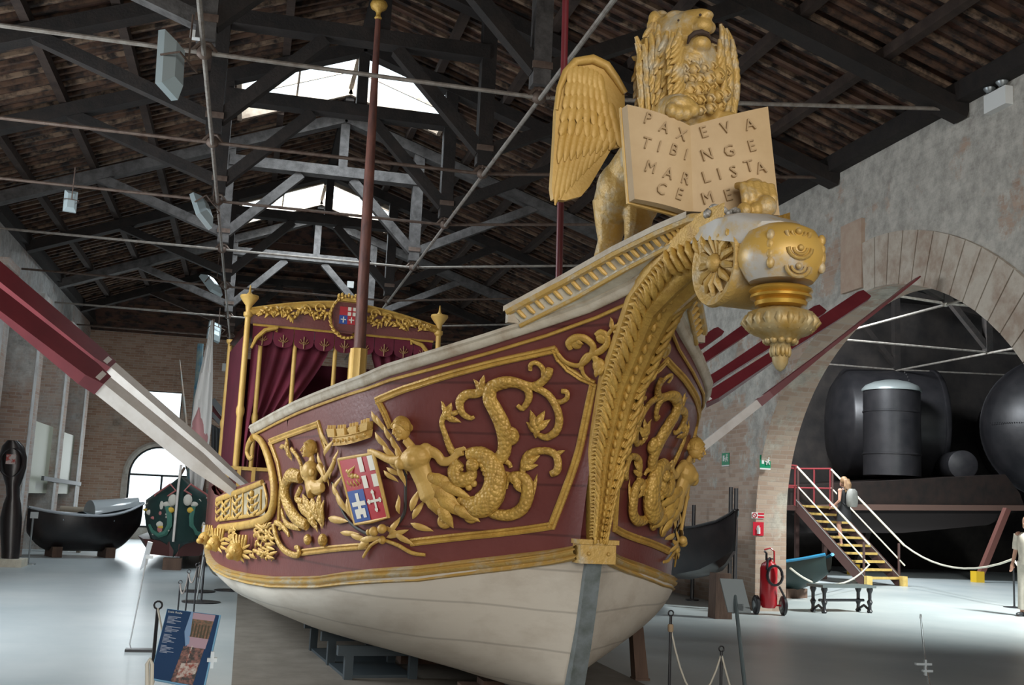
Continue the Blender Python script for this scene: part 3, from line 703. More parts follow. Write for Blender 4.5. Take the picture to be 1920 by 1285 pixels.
# mermaid beside the shield (the right-hand one)
mm_ = MB()
rt(mm_, [(766, 822), (777, 836), (786, 850)], [9, 9.5, 13], .02)          # neck
rball(mm_, (788, 858), 30, .03, (1.15, .8, .7), 20); rball(mm_, (805, 842), 15, .03)
rball(mm_, (788, 859), 13, .095, (1, 1, .9)); rball(mm_, (768, 867), 12, .085, (1, 1, .9))  # breasts
rt(mm_, [(788, 855), (795, 878), (803, 900), (815, 925), (824, 945)], [27, 22, 20, 24, 10], .015, 14)
rt(mm_, [(808, 840), (826, 852), (835, 864), (850, 862), (862, 850), (872, 843)], [12, 10, 9.5, 8.5, 7, 9], .03)   # arm to tail
rt(mm_, [(760, 862), (740, 862), (718, 852), (702, 845)], [10, 8, 7, 5], .03)                                    # arm to laurel
for i in range(4): rt(mm_, [(703, 845+i*2), (697, 843+i*4), (699, 851+i*3)], 2.4, .03, 6)
for i in range(4): rt(mm_, [(858+i*5, 842-i*2), (864+i*4, 838-i), (871+i*3, 841)], 2.6, .05, 6)
carved(mm_, 'mermaid_body', GOLDP, .0055)
head((763, 801), 21, 14, -14, .02)
ms_ = MB()   # leafy skirt
for a, p, L, W in [(-20, (836, 900), 70, 26), (-35, (838, 925), 80, 30), (-52, (826, 945), 75, 30), (-28, (856, 915), 84, 22), (-70, (815, 935), 60, 22), (-40, (850, 945), 76, 26), (-60, (843, 965), 54, 24), (-32, (880, 960), 60, 22)]:
    leaf(ms_, p, a, L, W, .065, .5)
for c in [(836, 975), (885, 965)]:
    rt(ms_, [(c[0]-8, c[1]-28)]+spiral(c, 13, 4, 120, -1.2), [5, 7, 7, 6, 4], .02); rball(ms_, c, 8, .02)
for i, (x, y) in enumerate([(868, 936), (878, 946), (890, 956), (872, 924), (884, 912), (893, 905)]): rball(ms_, (x, y), 7, .04)
carved(ms_, 'leaf_skirt')
# fish tail and dolphin coil
ft = MB()
rt(ft, [(868, 865), (858, 880), (864, 895), (880, 897), (890, 886), (886, 872)], [10, 14, 16, 14, 11, 9], .03)    # monster head
rt(ft, [(862, 858), (848, 838), (838, 812), (832, 792), (836, 776)], [9, 7.5, 6, 5.5, 5], .02)                   # neck to tail fin
leaf(ft, (843, 770), 70, 34, 18, .03, .5); leaf(ft, (836, 762), 120, 26, 10, .03, .5); leaf(ft, (852, 784), -25, 34, 13, .03, .5); leaf(ft, (858, 772), 15, 22, 10, .03, .5)
rball(ft, (892, 870), 13, .05, (1, 1, .6)); rball(ft, (892, 870), 6, .075); rball(ft, (874, 878), 3.5, .07)
rt(ft, [(880, 852), (905, 850), (925, 866), (934, 892), (928, 925), (908, 945), (888, 945), (872, 935)], [11, 15, 18, 21, 24, 24, 18, 10], .02, 14)  # coiled belly
for i in range(8): rball(ft, (905+i*3.3, 862+i*8), 5.5, .055); 
for i in range(9): rball(ft, (918+i*1.7-(i*i)*.5, 880+i*8), 5.5, .07)
rt(ft, [(930, 868), (946, 850), (950, 825), (946, 795), (932, 765), (922, 745), (926, 722), (948, 712), (972, 713), (990, 725), (994, 745), (982, 764), (972, 758)],
   [12, 13, 14, 16, 15, 14, 13, 13, 11, 9, 7, 5.5, 4], .02, 12)
rt(ft, [(915, 720), (900, 735), (878, 738), (866, 752), (870, 772), (884, 782), (892, 780)], [10, 9, 9, 9, 7, 5, 3], .02)
rt(ft, [(975, 713), (1000, 720), (1018, 712), (1030, 698), (1033, 687)], [9, 9, 8, 8, 7], .02)
rt(ft, [(1022, 706), (1020, 688), (1008, 677), (997, 680), (996, 691)], [6, 5.5, 5, 4.5, 4], .02)
rt(ft, [(1000, 722), (1030, 738), (1048, 765), (1052, 790), (1045, 808), (1028, 818), (1012, 814)], [7, 7.5, 8, 8, 8, 7, 5], .02)
rt(ft, [(1040, 752), (1055, 752), (1066, 745), (1066, 734), (1056, 732)], [5, 5, 5, 5, 5], .02)
for a, p, L, W in [(110, (1003, 788), 44, 18), (60, (1014, 785), 38, 16), (35, (1020, 795), 34, 15), (140, (1000, 800), 32, 14), (80, (1010, 800), 40, 14)]: leaf(ft, p, a, L, W, .03, .5)
rball(ft, (960, 815), 17, .02, (1, 1.1, .6)); rball(ft, (955, 808), 8, .055)
leaf(ft, (935, 775), 110, 56, 14, .06, .5); leaf(ft, (945, 790), 105, 50, 12, .06, .5); leaf(ft, (903, 722), 130, 40, 16, .04, .5); leaf(ft, (908, 712), 80, 26, 12, .04, .5)
rt(ft, [(905, 948), (930, 962), (960, 964), (982, 952), (992, 930), (992, 905), (982, 893), (966, 892), (952, 900), (950, 915)], [8, 10, 11, 12, 13, 12, 10, 9, 7, 5], .02)
rt(ft, [(985, 912), (982, 890), (986, 862), (998, 848), (1020, 843), (1042, 848), (1050, 865), (1048, 882), (1036, 888)], [7, 6, 7, 8, 7, 8, 8, 8, 6], .02)
leaf(ft, (1000, 862), 30, 36, 14, .04, .5); leaf(ft, (996, 874), 10, 34, 13, .04, .5); leaf(ft, (1050, 848), 20, 26, 10, .03, .5)
leaf(ft, (964, 895), 145, 44, 18, .04, .5); leaf(ft, (972, 905), 120, 38, 14, .05, .5); leaf(ft, (1000, 920), 75, 66, 13, .02, .5)
rt(ft, [(930, 862), (945, 862), (956, 868), (960, 876)], [6, 6, 5, 4], .02)
carved(ft, 'dolphin_scroll', GOLDS)
# small mermaid on the left
m2 = MB()
rt(m2, [(592, 856), (593, 866)], [7, 9], .02)
rball(m2, (592, 883), 21, .02, (.95, .9, .7)); rt(m2, [(592, 880), (592, 905), (597, 925)], [19, 16, 17], .01, 12)
rt(m2, [(608, 874), (617, 893), (606, 906), (588, 905)], [8, 7, 6, 5], .03); rt(m2, [(576, 875), (578, 892), (590, 905)], [7, 6, 5], .03)
rt(m2, [(618, 900), (630, 880), (637, 862)], [6, 6, 5], .03)
rball(m2, (585, 888), 7, .06); rball(m2, (600, 886), 7, .06)
rt(m2, [(592, 908), (604, 916), (614, 914)], [12, 13, 9], .02); 
carved(m2, 'small_mermaid', GOLDP, .0055)
head((591, 842), 15.5, -4, -22, .015)
m3 = MB()
rt(m3, [(574, 895), (556, 892), (546, 908), (545, 930), (554, 955), (568, 975), (584, 985)], [12, 14, 13, 13, 13, 12, 10], .02)
rt(m3, [(574, 915), (566, 935), (576, 940)], [6, 7, 5], .03)
rt(m3, [(570, 900), (572, 875), (563, 855), (553, 842)], [6, 5, 4.5, 4.5], .02)
leaf(m3, (545, 835), 110, 30, 18, .03, .5); leaf(m3, (535, 838), 190, 16, 10, .03, .5); leaf(m3, (549, 852), -80, 26, 14, .03, .5)
for a, p, L, W in [(-60, (590, 955), 64, 22), (-75, (600, 960), 66, 22), (-90, (607, 955), 64, 20), (-50, (582, 962), 56, 18), (-95, (612, 965), 54, 14), (-70, (592, 975), 50, 20)]: leaf(m3, p, a, L, W, .03, .5)
rball(m3, (584, 1012), 10, .02); rball(m3, (613, 1013), 12, .02); rt(m3, [(570, 990), (548, 985), (538, 970), (535, 955)], [6, 6, 5, 4], .02)
rt(m3, [(520, 985), (526, 1010), (538, 1030), (555, 1040), (567, 1040), (566, 1028), (560, 1027)], [6, 6, 6, 6, 6, 5, 4], .02)
rt(m3, [(523, 980), (535, 985), (545, 998), (548, 1006)], [5, 6, 5, 3], .02); leaf(m3, (530, 990), 200, 20, 10); 
carved(m3, 'small_dolphin_scroll', GOLDS)
# upper scroll near the stem
us = MB()
rt(us, [(1047, 660), (1062, 676), (1085, 683), (1100, 675), (1112, 662), (1130, 655), (1142, 643), (1142, 628), (1130, 620), (1120, 626)], [4, 4.5, 5, 6, 7, 7, 6, 6, 6, 5], .015)
rt(us, [(1092, 690), (1094, 675), (1105, 663), (1118, 667), (1124, 680)], [5, 5, 5, 7, 8], .015); rt(us, [(1092, 685), (1096, 700), (1108, 712)], [4, 4, 4], .01)
rball(us, (1128, 686), 15, .01, (1, 1.2, .6)); leaf(us, (1128, 690), 70, 30, 12, .04); leaf(us, (1136, 690), 60, 24, 9, .045)
rt(us, [(1112, 662), (1115, 646), (1100, 632), (1082, 630), (1068, 640), (1072, 652)], [6, 7, 8, 8, 7, 5], .015)
rball(us, (1082, 642), 12, .01, (1, 1, .5)); leaf(us, (1085, 635), 150, 28, 10, .03)
rball(us, (1130, 632), 12, .01, (1, 1, .5)); rt(us, [(1142, 628), (1155, 612), (1172, 605), (1184, 597)], [4, 4, 3.5, 3], .02); rball(us, (1184, 597), 4.5, .02)
leaf(us, (1150, 606), 110, 26, 11, .02, .5); leaf(us, (1165, 622), -10, 28, 10, .02, .5); leaf(us, (1168, 604), 45, 24, 9, .02, .5)
carved(us, 'leaf_scroll')
# laurel branches and crown round the shield
lb = MB()
for a, p, L, W in [(-60, (713, 788), 40, 13), (-62, (722, 797), 44, 12), (-55, (722, 828), 44, 13), (-60, (738, 820), 50, 13), (-65, (748, 836), 50, 14), (-50, (737, 850), 44, 13), (-70, (757, 862), 60, 14), (-55, (745, 872), 46, 13), (-30, (745, 885), 34, 10), (-40, (738, 893), 34, 10), (-75, (758, 890), 46, 14),
                   (95, (752, 945), 36, 12), (72, (782, 937), 44, 15), (60, (788, 955), 40, 13), (-20, (795, 988), 44, 13), (60, (745, 985), 38, 12), (20, (750, 1000), 42, 12), (-35, (762, 1010), 44, 12), (165, (735, 992), 30, 10)]:
    leaf(lb, p, a, L, W, .03, .4)
for a, p, L, W in [(-70, (614, 822), 40, 12), (65, (622, 840), 34, 13), (-75, (608, 868), 40, 11), (80, (636, 858), 34, 10), (-80, (618, 893), 40, 12), (75, (630, 880), 38, 12), (70, (640, 905), 30, 10), (-70, (638, 925), 40, 14), (-65, (648, 945), 50, 16), (-75, (663, 960), 50, 13), (-10, (640, 975), 36, 14), (-5, (662, 1000), 34, 10), (-20, (680, 1008), 36, 11), (45, (690, 1018), 34, 13), (10, (700, 1010), 40, 12)]:
    leaf(lb, p, a, L, W, .03, .4)
rball(lb, (713, 995), 9, .05, (1, 1, 1)); rball(lb, (728, 990), 9, .05, (1, 1, 1)); rball(lb, (702, 997), 6, .05)
carved(lb, 'laurel_branch', GOLDP)
st_ = MB()
rt(st_, [(762, 880), (762, 930), (760, 962), (745, 985)], [3, 3.2, 3.5, 4], .005); rt(st_, [(625, 905), (645, 960), (668, 988), (700, 1005), (720, 1012)], [2.5, 3, 3.5, 4, 4], .005)
carved(st_, 'branch_stem', mat('blackened_wood', (.035, .028, .022), .6))
rb = MB(); rt(rb, [(722, 1010), (700, 1022), (685, 1045)], [3, 3.5, 3], .015); rt(rb, [(722, 1012), (750, 1022), (775, 1036), (800, 1040)], [3, 4, 4, 3], .015); rball(rb, (722, 1012), 8, .02)
carved(rb, 'ribbon_end')
cr = MB()   # mural crown: curved band with towers
def crp(u, v, o_): x = 628+u*72-v*2*(1-2*u); y = 836-u*16-v*18+5*math.sin(PI*u); return H(x, y, o_)
n_ = 16; cr.grid([[crp(i/n_, v, .012+.05*math.sin(PI*i/n_)+(.012 if v > .9 or v < .1 else 0)) for v in (0, .08, .12, .85, .92, 1.0)]+[crp(i/n_, 1.0, -.01)] for i in range(n_+1)])
for u in (.1, .34, .62, .88):
    for v0, v1, w_ in ((.9, 1.75, .085),):
        for du in (-1, 1): pass
        q = [crp(u-w_, v0, .055), crp(u+w_, v0, .055), crp(u+w_*1.1, v1, .06), crp(u-w_*1.1, v1, .06)]; nn = SN(hit(664, 820)); cr.prism(q, (0, 0, 0), -nn*.05)
    for k_ in (-1, 0, 1):
        c_ = crp(u+k_*.062, 1.92, .045); cr.box(c_, (.022, .022, .03))
for u in (.02, .2, .48, .76, .98): leaf(cr, (628+u*72, 836-u*16-24), 95-60*(u-.5), 17, 8, .03, .6)
for u in (.15, .3, .45, .6, .75, .9): cr.ball(crp(u, .5, .03+.05*math.sin(PI*u)), .014)
carved(cr, 'mural_crown', GOLDP)
# --- shield: body, rim and painted quarters
RED = solid('heraldic_red', (.42, .02, .03), .4); WHT = solid('heraldic_white', (.70, .66, .56), .5); BLU = solid('heraldic_blue', (.02, .07, .28), .4)
TL, TR, BR_, BL = npv((648, 864)), npv((708, 853)), npv((734, 967)), npv((677, 980))
def sq(u, v): p = (TL*(1-u)+TR*u)*(1-v)+(BL*(1-u)+BR_*u)*v; return tuple(p)
def patch(mb, u0, v0, u1, v1, off): 
    n_ = 4; mb.grid([[H(*sq(u0+(u1-u0)*i/n_, v0+(v1-v0)*k_/n_), off) for k_ in range(n_+1)] for i in range(n_+1)])
def cross_(mb, cu, cv, w_, l_, off): patch(mb, cu-w_, cv-l_, cu+w_, cv+l_, off); patch(mb, cu-l_*1.2, cv-w_*.7, cu+l_*1.2, cv+w_*.7, off+.001)
for side in (0, 1):
    def fin(mb, nm, m_, par):
        mb = mb.mirror() if side else mb
        return mb.build(nm, m_, par, 40)
    s0 = MB(); patch(s0, -.03, -.02, 1.03, 1.02, .05)
    eg = [H(*sq(u, v), .03) for u, v in [(-.03, -.02), (1.03, -.02), (1.03, 1.02), (-.03, 1.02), (-.03, -.02)]]
    shield = fin(s0, 'shield', RED, barge); shield['label'] = 'painted shield with a lion, a cross and two naval crosses'
    rm = MB(); cs = [(-.03, -.02), (.5, -.02), (1.03, -.02), (1.03, .5), (1.03, 1.02), (.5, 1.03), (-.03, 1.02), (-.03, .5), (-.03, -.02)]
    rm.tube([H(*sq(u, v), .045) for u, v in cs], .014, 8); fin(rm, 'shield_rim', GOLDP, shield)
    wq_ = MB()
    patch(wq_, .54, 0, .68, .24, .054); patch(wq_, .84, 0, 1.0, .24, .054); patch(wq_, .54, .30, .68, .5, .054); patch(wq_, .84, .30, 1.0, .5, .054)
    cross_(wq_, .27, .72, .05, .17, .056); cross_(wq_, .76, .72, .03, .14, .054)
    for du, dv in ((0, -.14), (0, .14), (-.17, 0), (.17, 0)): cross_(wq_, .76+du, .72+dv, .025, .04, .056)
    patch(wq_, .10, .80, .24, .95, .056); patch(wq_, .32, .80, .42, .95, .056)
    fin(wq_, 'white_crosses', WHT, shield)
    bq = MB(); patch(bq, 0, .5, .5, 1.0, .0535); fin(bq, 'blue_quarter', BLU, shield)
    lq = MB()
    for (u, v, r) in [(.18, .25, 5), (.26, .27, 6), (.36, .28, 5), (.42, .3, 4), (.14, .18, 4)]: rball(lq, sq(u, v), r, .045, (1.2, .9, .5))
    for (u, v) in [(.14, .38), (.24, .4), (.34, .4), (.43, .38)]: leaf(lq, sq(u, v), -80, 16, 4, .06, .6)
    leaf(lq, sq(.3, .18), 60, 22, 7, .06, .5); fin(lq, 'shield_lion', GOLDP, shield)
# --- curved end of the topside and the low carved gallery aft of it
ge = MB(); epx = [(478, 818), (492, 826), (505, 850), (515, 885), (520, 920), (517, 950), (505, 972), (470, 984), (415, 991)]
rt(ge, epx, [5, 7, 9, 9.5, 10, 10, 9, 8, 7], .0, 10, .7); rt(ge, [(480, 822), (474, 832), (470, 848), (475, 860), (480, 856)], [7, 7, 6, 5, 3], .02)
rt(ge, [(496, 905), (470, 916), (440, 927), (412, 938)], 5.5, .01); rt(ge, [(498, 908), (504, 935), (500, 955), (480, 966), (415, 975)], 3.5, .01)
carved(ge, 'gallery_frame', GOLD)
gp_ = MB(); n_ = 8
gp_.grid([[H(415+(500-415)*i/n_, (938-(938-905)*i/n_)*(1-v)+v*(978-12*i/n_), .015) for v in (0, .25, .5, .75, 1)] for i in range(n_+1)])
carved(gp_, 'gallery_panel', mat('tarnished_panel', (.30, .24, .13), .6, 0, (.42, .37, .27), 9, mix=(.4, .65)))
gs = MB()
for cx_, w_ in [(478, 14), (448, 10), (427, 8), (414, 6)]:
    cy = 942+(478-cx_)*.17
    for k_ in range(3):
        rball(gs, (cx_, cy-16+k_*14), w_*.45, .02); leaf(gs, (cx_-w_*.5, cy-9+k_*14), 120, 16, 7, .03, .5); leaf(gs, (cx_+w_*.5, cy-9+k_*14), 60, 16, 7, .03, .5)
    gs.tube([H(cx_+w_+2, cy-24, .02), H(cx_+w_+1, cy+22, .02)], .012, 6)
carved(gs, 'gallery_foliage', GOLD)
# lion masks and foliage hanging under the gallery
lm = MB()
for (cx_, cy, s_) in [(462, 1035, 15), (420, 1020, 13), (399, 1010, 11)]:
    rball(lm, (cx_, cy), s_, .05, (1, 1.1, 1.1)); rball(lm, (cx_, cy+s_*.5), s_*.55, .13, (1, .9, 1)); rball(lm, (cx_-s_*.4, cy-s_*.1), s_*.22, .13); rball(lm, (cx_+s_*.4, cy-s_*.1), s_*.22, .13)
    for a in range(0, 360, 40): leaf(lm, (cx_+s_*.85*math.cos(math.radians(a)), cy-s_*.95*math.sin(math.radians(a))), a, s_*1.0, s_*.5, .05, .6)
    for k_ in range(5): rt(lm, [(cx_-s_*.8+k_*s_*.4, cy-s_*2.1), (cx_-s_*.75+k_*s_*.375, cy-s_*1.4), (cx_-s_*.5+k_*s_*.25, cy-s_*.5)], [s_*.24, s_*.32, s_*.22], .05)
carved(lm, 'lion_mask', GOLD)
fo = MB(); rnd = random.Random(3)
for i in range(70):
    x = 484+rnd.random()*36; y = 985+rnd.random()*62; leaf(fo, (x, y), rnd.random()*360, 15, 7, .02+rnd.random()*.03, .6)
carved(fo, 'foliage_cluster', GOLD); fo = MB()
for i in range(30): leaf(fo, (436+rnd.random()*12, 986+rnd.random()*54), rnd.random()*360, 13, 7, .04, .6)
carved(fo, 'foliage_cluster', GOLD)
# --- stem band: acanthus covered, rising into the scroll
sbm = MB(); cz = [(1.30, .032, .07), (1.5, .045, .085), (1.87, .078, .10), (2.31, .10, .11), (2.6, .115, .12), (2.80, .13, .14), (2.92, .14, .16), (2.985, .14, .17)]
def bandc(z):
    e = .03; y = yst(z); t = unit(npv((0, yst(z+e)-yst(z-e), 2*e))); nrm_ = unit(npv((0, -t[2], t[1]))); return npv((0, y, z)), t, nrm_
rows = []
def fl(z): return float(np.interp(z, [1.3, 2.1], [.012, .05]))
for z, hw, dp in cz:
    c0, t, nf = bandc(z); F_ = fl(z)
    rows.append([c0+npv((x_, 0, 0))+nf*o_ for x_, o_ in [(-hw-F_*.9, -.05), (-hw-F_, .02), (-hw-F_*.4, .045), (-hw*.95, .03), (-hw*.75, dp*.9), (-hw*.4, dp*1.05), (0, dp*.85), (hw*.4, dp*1.05), (hw*.75, dp*.9), (hw*.95, .03), (hw+F_*.4, .045), (hw+F_, .02), (hw+F_*.9, -.05)]])
# carry it forward along the underside of the beak
for y, z, hw in [(-1.5, 2.96, .15), (-1.75, 2.98, .15), (-1.95, 2.97, .15)]:
    rows.append([npv((x_, y, z+o_)) for x_, o_ in [(-hw-.045, .12), (-hw-.05, .02), (-hw-.02, -.03), (-hw*.95, -.03), (-hw*.75, -.13), (-hw*.4, -.15), (0, -.13), (hw*.4, -.15), (hw*.75, -.13), (hw*.95, -.03), (hw+.02, -.03), (hw+.05, .02), (hw+.045, .12)]])
sbm.grid(rows); stemband = sbm.build('stem_band', GOLD, barge, 50)
al = MB()
zz = 1.33; i = 0
while zz < 2.985:
    c0, t, nf = bandc(zz); hw = float(np.interp(zz, [a for a, _, _ in cz], [b_ for _, b_, _ in cz])); s_ = .42+.58*(zz-1.3)/1.7
    for sg in (-1, 1):
        for k_ in range(3):
            o_ = npv((sg*(hw*.55+k_*.012), 0, 0)); q0 = c0+o_+nf*(.085+.012*k_)-t*.02
            q1 = c0+npv((sg*(hw+fl(zz)*.7), 0, 0))+nf*(.075)+t*(.035+.03*k_)*s_*1.4; q2 = c0+npv((sg*(hw+fl(zz)*.9), 0, 0))+nf*.03+t*(.005+.035*k_)*s_*1.4
            al.tube([q0, (q0+q1)/2+nf*.02, q1, q2], [.010*s_+.004, .022*s_, .020*s_, .008], 7)
        al.ball(c0+npv((sg*hw*.8, 0, 0))+nf*.085, (.028*s_, .03*s_, .034*s_), n=8, m=6)
    al.ball(c0+nf*(.10), (.022*s_, .03*s_, .045*s_), n=8, m=6)
    step = .085*s_*1.15; zz += max(.012, step*abs(t[2])); i += 1
y = -1.32
while y > -2.0:
    for sg in (-1, 1):
        al.tube([(sg*.08, y, 2.84), (sg*.16, y-.03, 2.85), (sg*.20, y-.01, 2.92), (sg*.19, y+.03, 2.97)], [.012, .026, .024, .01], 7)
    y -= .085
al.build('acanthus_leaves', GOLD, stemband, 60)
# dense leafwork spilling over the port side of the band
lw_ = MB(); rnd = random.Random(5)
for i in range(90):
    z = 1.45+rnd.random()*1.5; c0, t, nf = bandc(z); hw = float(np.interp(z, [a for a, _, _ in cz], [b_ for _, b_, _ in cz]))
    q = c0+npv((hw*(.6+rnd.random()*.9), 0, 0))+nf*(.0+rnd.random()*.08); d_ = unit(t*1.0+npv((.5*rnd.random(), 0, 0))+nf*.1)
    lw_.tube([q-d_*.07, q-d_*.02+nf*.015, q+d_*.04+nf*.02, q+d_*.09], [.006, .018, .016, .004], 6)
lw_.build('leafwork', GOLD, stemband, 60)
# --- beak: volute, urn, rings and tassel
vo = MB()
vc = sx(1352, 505, 0); R_ = np.array([[0, 0, 1], [1, 0, 0], [0, 1, 0]], float).T   # lathe axis along x
Rx = np.array([[0, 0, 1.0], [0, 1.0, 0], [-1.0, 0, 0]])
VCY, VCZ, VR = -1.86, 2.79, .22
vo.lathe([(.02, -.20), (.06, -.185), (.15, -.175), (.20, -.20), (VR, -.205), (VR+.012, -.18), (VR, -.15), (VR, .15), (VR+.012, .18), (VR, .205), (.2, .2), (.15, .175), (.06, .185), (.02, .2)], (0, VCY, VCZ), 36, Rx)
for sg in (-1, 1):
    for k_ in range(13):
        a = 2*PI*k_/13; c_ = npv((sg*.185, VCY+.115*math.cos(a), VCZ+.115*math.sin(a)))
        d_ = npv((0, math.cos(a), math.sin(a))); vo.tube([c_-d_*.06, c_+npv((sg*.015, 0, 0)), c_+d_*.055], [.012, .022, .012], 6)
    vo.ball((sg*.19, VCY, VCZ), .05)
vo.build('volute', GOLDW, barge, 50)
bt = MB(); rows = []
for y, z, hw, th in [(-1.2, 2.99, .15, .04), (-1.45, 3.01, .17, .05), (-1.7, 3.025, .20, .08), (-1.9, 3.02, .22, .12), (-2.05, 3.0, .21, .14), (-2.16, 2.94, .13, .12)]:
    rows.append([(-hw, y, z-th), (-hw, y, z-.01), (-hw*.8, y, z+.015), (0, y, z+.03), (hw*.8, y, z+.015), (hw, y, z-.01), (hw, y, z-th)])
bt.loft(rows); bt.build('beak_top', mat('worn_silver_leaf', (.50, .48, .44), .45, .1, (.52, .36, .12), 5, mix=(.5, .66)), barge, 50)
uc = sx(1462, 480, 0)
UX, UY = 0.0, -2.17
def uz(py): return float(sy(1460, py, UY)[2])
ur = MB(); z0 = uz(480)
ur.lathe([(.01, z0+.155), (.10, z0+.148), (.165, z0+.115), (.205, z0+.05), (.215, z0-.01), (.205, z0-.06), (.175, z0-.11), (.155, z0-.135)], (UX, UY, 0), 32)
urn = ur.build('urn', mat('half_worn_gilding', (.50, .47, .42), .42, .15, (.56, .35, .08), 3.6, mix=(.38, .50)), barge, 50)
uo = MB()
for k_ in range(3):
    a = -PI/2-.15; rr_ = .205-.02*abs(k_-1); z = z0+.08-.085*k_
    cx_ = npv((rr_*math.cos(a), UY+rr_*math.sin(a), z)); tt = npv((-math.sin(a), math.cos(a), 0)); up_ = npv((0, 0, 1)); nn = npv((math.cos(a), math.sin(a), 0))
    uo.tube([cx_+tt*.06*math.cos(t_)+up_*.05*math.sin(t_)+nn*.004 for t_ in np.linspace(PI, 2*PI, 9)], .011, 6)
    uo.tube([cx_+tt*.035*math.cos(t_)+up_*.03*math.sin(t_)+nn*.008 for t_ in np.linspace(PI, 2*PI, 9)], .008, 6)
    uo.ball(cx_+nn*.012, .016)
for a in (-2.4, -.9):
    for k_ in range(4): 
        c_ = npv((.2*math.cos(a), UY+.2*math.sin(a), z0+.06-.045*k_)); uo.ball(c_, (.02, .02, .03), n=8, m=6)
uo.build('urn_ornament', GOLDW, urn, 60)
rg = MB(); za = uz(543); zbm = uz(578)
h_ = (za-zbm)
rg.lathe([(.13, za+.01), (.150, za), (.155, za-.012), (.135, za-h_*.3), (.148, za-h_*.36), (.15, za-h_*.5), (.118, za-h_*.6), (.128, za-h_*.7), (.122, za-h_*.9), (.09, zbm)], (UX, UY, 0), 32)
rg.build('ring_moulding', mat('bright_gilding', (.62, .37, .06), .3, .6, (.48, .28, .05), 5), barge, 50)
z1, z2, z3, z4 = uz(580), uz(605), uz(640), uz(692)
tsl = MB()
tsl.lathe([(.05, z1+.01), (.10, z1), (.155, z1-.02), (.178, z2), (.165, z2-.035), (.13, z2-.06), (.10, z2-.07), (.075, z3), (.05, z3-.01), (.042, z3-.05), (.036, z4+.03), (.02, z4), (.004, z4-.012)], (UX, UY, 0), 40, None, 20, .035)
for k_ in range(20):
    a = 2*PI*k_/20; c_ = npv((.165*math.cos(a), UY+.165*math.sin(a), z2)); tsl.tube([c_+npv((0, 0, .025)), c_+npv((.012*math.cos(a), .012*math.sin(a), 0)), c_-npv((.02*math.cos(a), .02*math.sin(a), .045))], [.012, .019, .010], 6)
for k_ in range(12):
    a = 2*PI*k_/12; tsl.ball((.07*math.cos(a), UY+.07*math.sin(a), z3), .018, n=8, m=6); tsl.ball((.042*math.cos(a+.2), UY+.042*math.sin(a+.2), z3-.05), (.014, .014, .03), n=6, m=5)
tsl.build('tassel', mat('tarnished_gilding', (.42, .33, .17), .5, .25, (.36, .22, .05), 9, mix=(.4, .65)), barge, 60)
# --- platform of the lion
Lp = [hit(985, 612), hit(1090, 560), hit(1190, 503), hit(1270, 462), hit(1325, 432)]
Up = [sx(957, 577, -.70), sx(1060, 522, -.46), sx(1160, 466, -.30), sx(1245, 424, -.22), sx(1302, 400, -.17)]
def rs(P, n):
    P = np.array(P); return [npv([np.interp(t, np.linspace(0, 1, len(P)), P[:, k_]) for k_ in range(3)]) for t in np.linspace(0, 1, n)]
Lr, Ur = rs(Lp, 25), rs(Up, 25)
pf = MB(); rows = []
for a, b_ in zip(Lr, Ur):
    o_ = npv((-1, 0, 0)); v = b_-a
    rows.append([a+npv((.06, 0, -.02)), a+o_*.03, a+o_*.05+v*.05, a+o_*.02+v*.14, a+o_*.012+v*.25, a+o_*.02+v*.72, a+o_*.05+v*.80, a+v+npv((.1, 0, -.01))])
pf.grid(rows); a_, b_ = both(pf, 'fluted_cornice', STONE, 30)
ft_ = MB()
for i in range(23):
    ft_ = MB(); t = (i+.8)/24.2; a = npv([np.interp(t, np.linspace(0, 1, 25), [p[k_] for p in Lr]) for k_ in range(3)]); b2_ = npv([np.interp(t, np.linspace(0, 1, 25), [p[k_] for p in Ur]) for k_ in range(3)]); v = b2_-a
    ft_.tube([a+v*.24+npv((-.022, 0, 0)), a+v*.36+npv((-.03, 0, 0)), a+v*.62+npv((-.035, 0, 0)), a+v*.70+npv((-.03, 0, 0))], [.010, .015, .015, .008], 7)
    both(ft_, 'gilded_flute', GOLDP)
tr = MB(); tr.tube([a+npv((-.035, 0, .0)) for a in Lr], .016, 8)
tr.tube([b_+npv((-.02, 0, -.03)) for b_ in Ur]+[npv((-.11, -1.80, 3.07))], [.028]*25+[.012], 8); both(tr, 'cornice_moulding', GOLDW)
tp = MB()
top = [(b_[0]-.05, b_[1], b_[2]+.005) for b_ in Ur]
tp.grid([[(x_, y_, z_-.035), (x_-.0, y_, z_), (0, y_, z_+.02), (-x_, y_, z_), (-x_, y_, z_-.035)] for x_, y_, z_ in top]); tp.bx((-.72, Ur[0][1]-.02, Ur[0][2]-.1), (.72, Ur[0][1]+.03, Ur[0][2]-.005))
tp.build('lion_platform', CAPR, barge, 30)
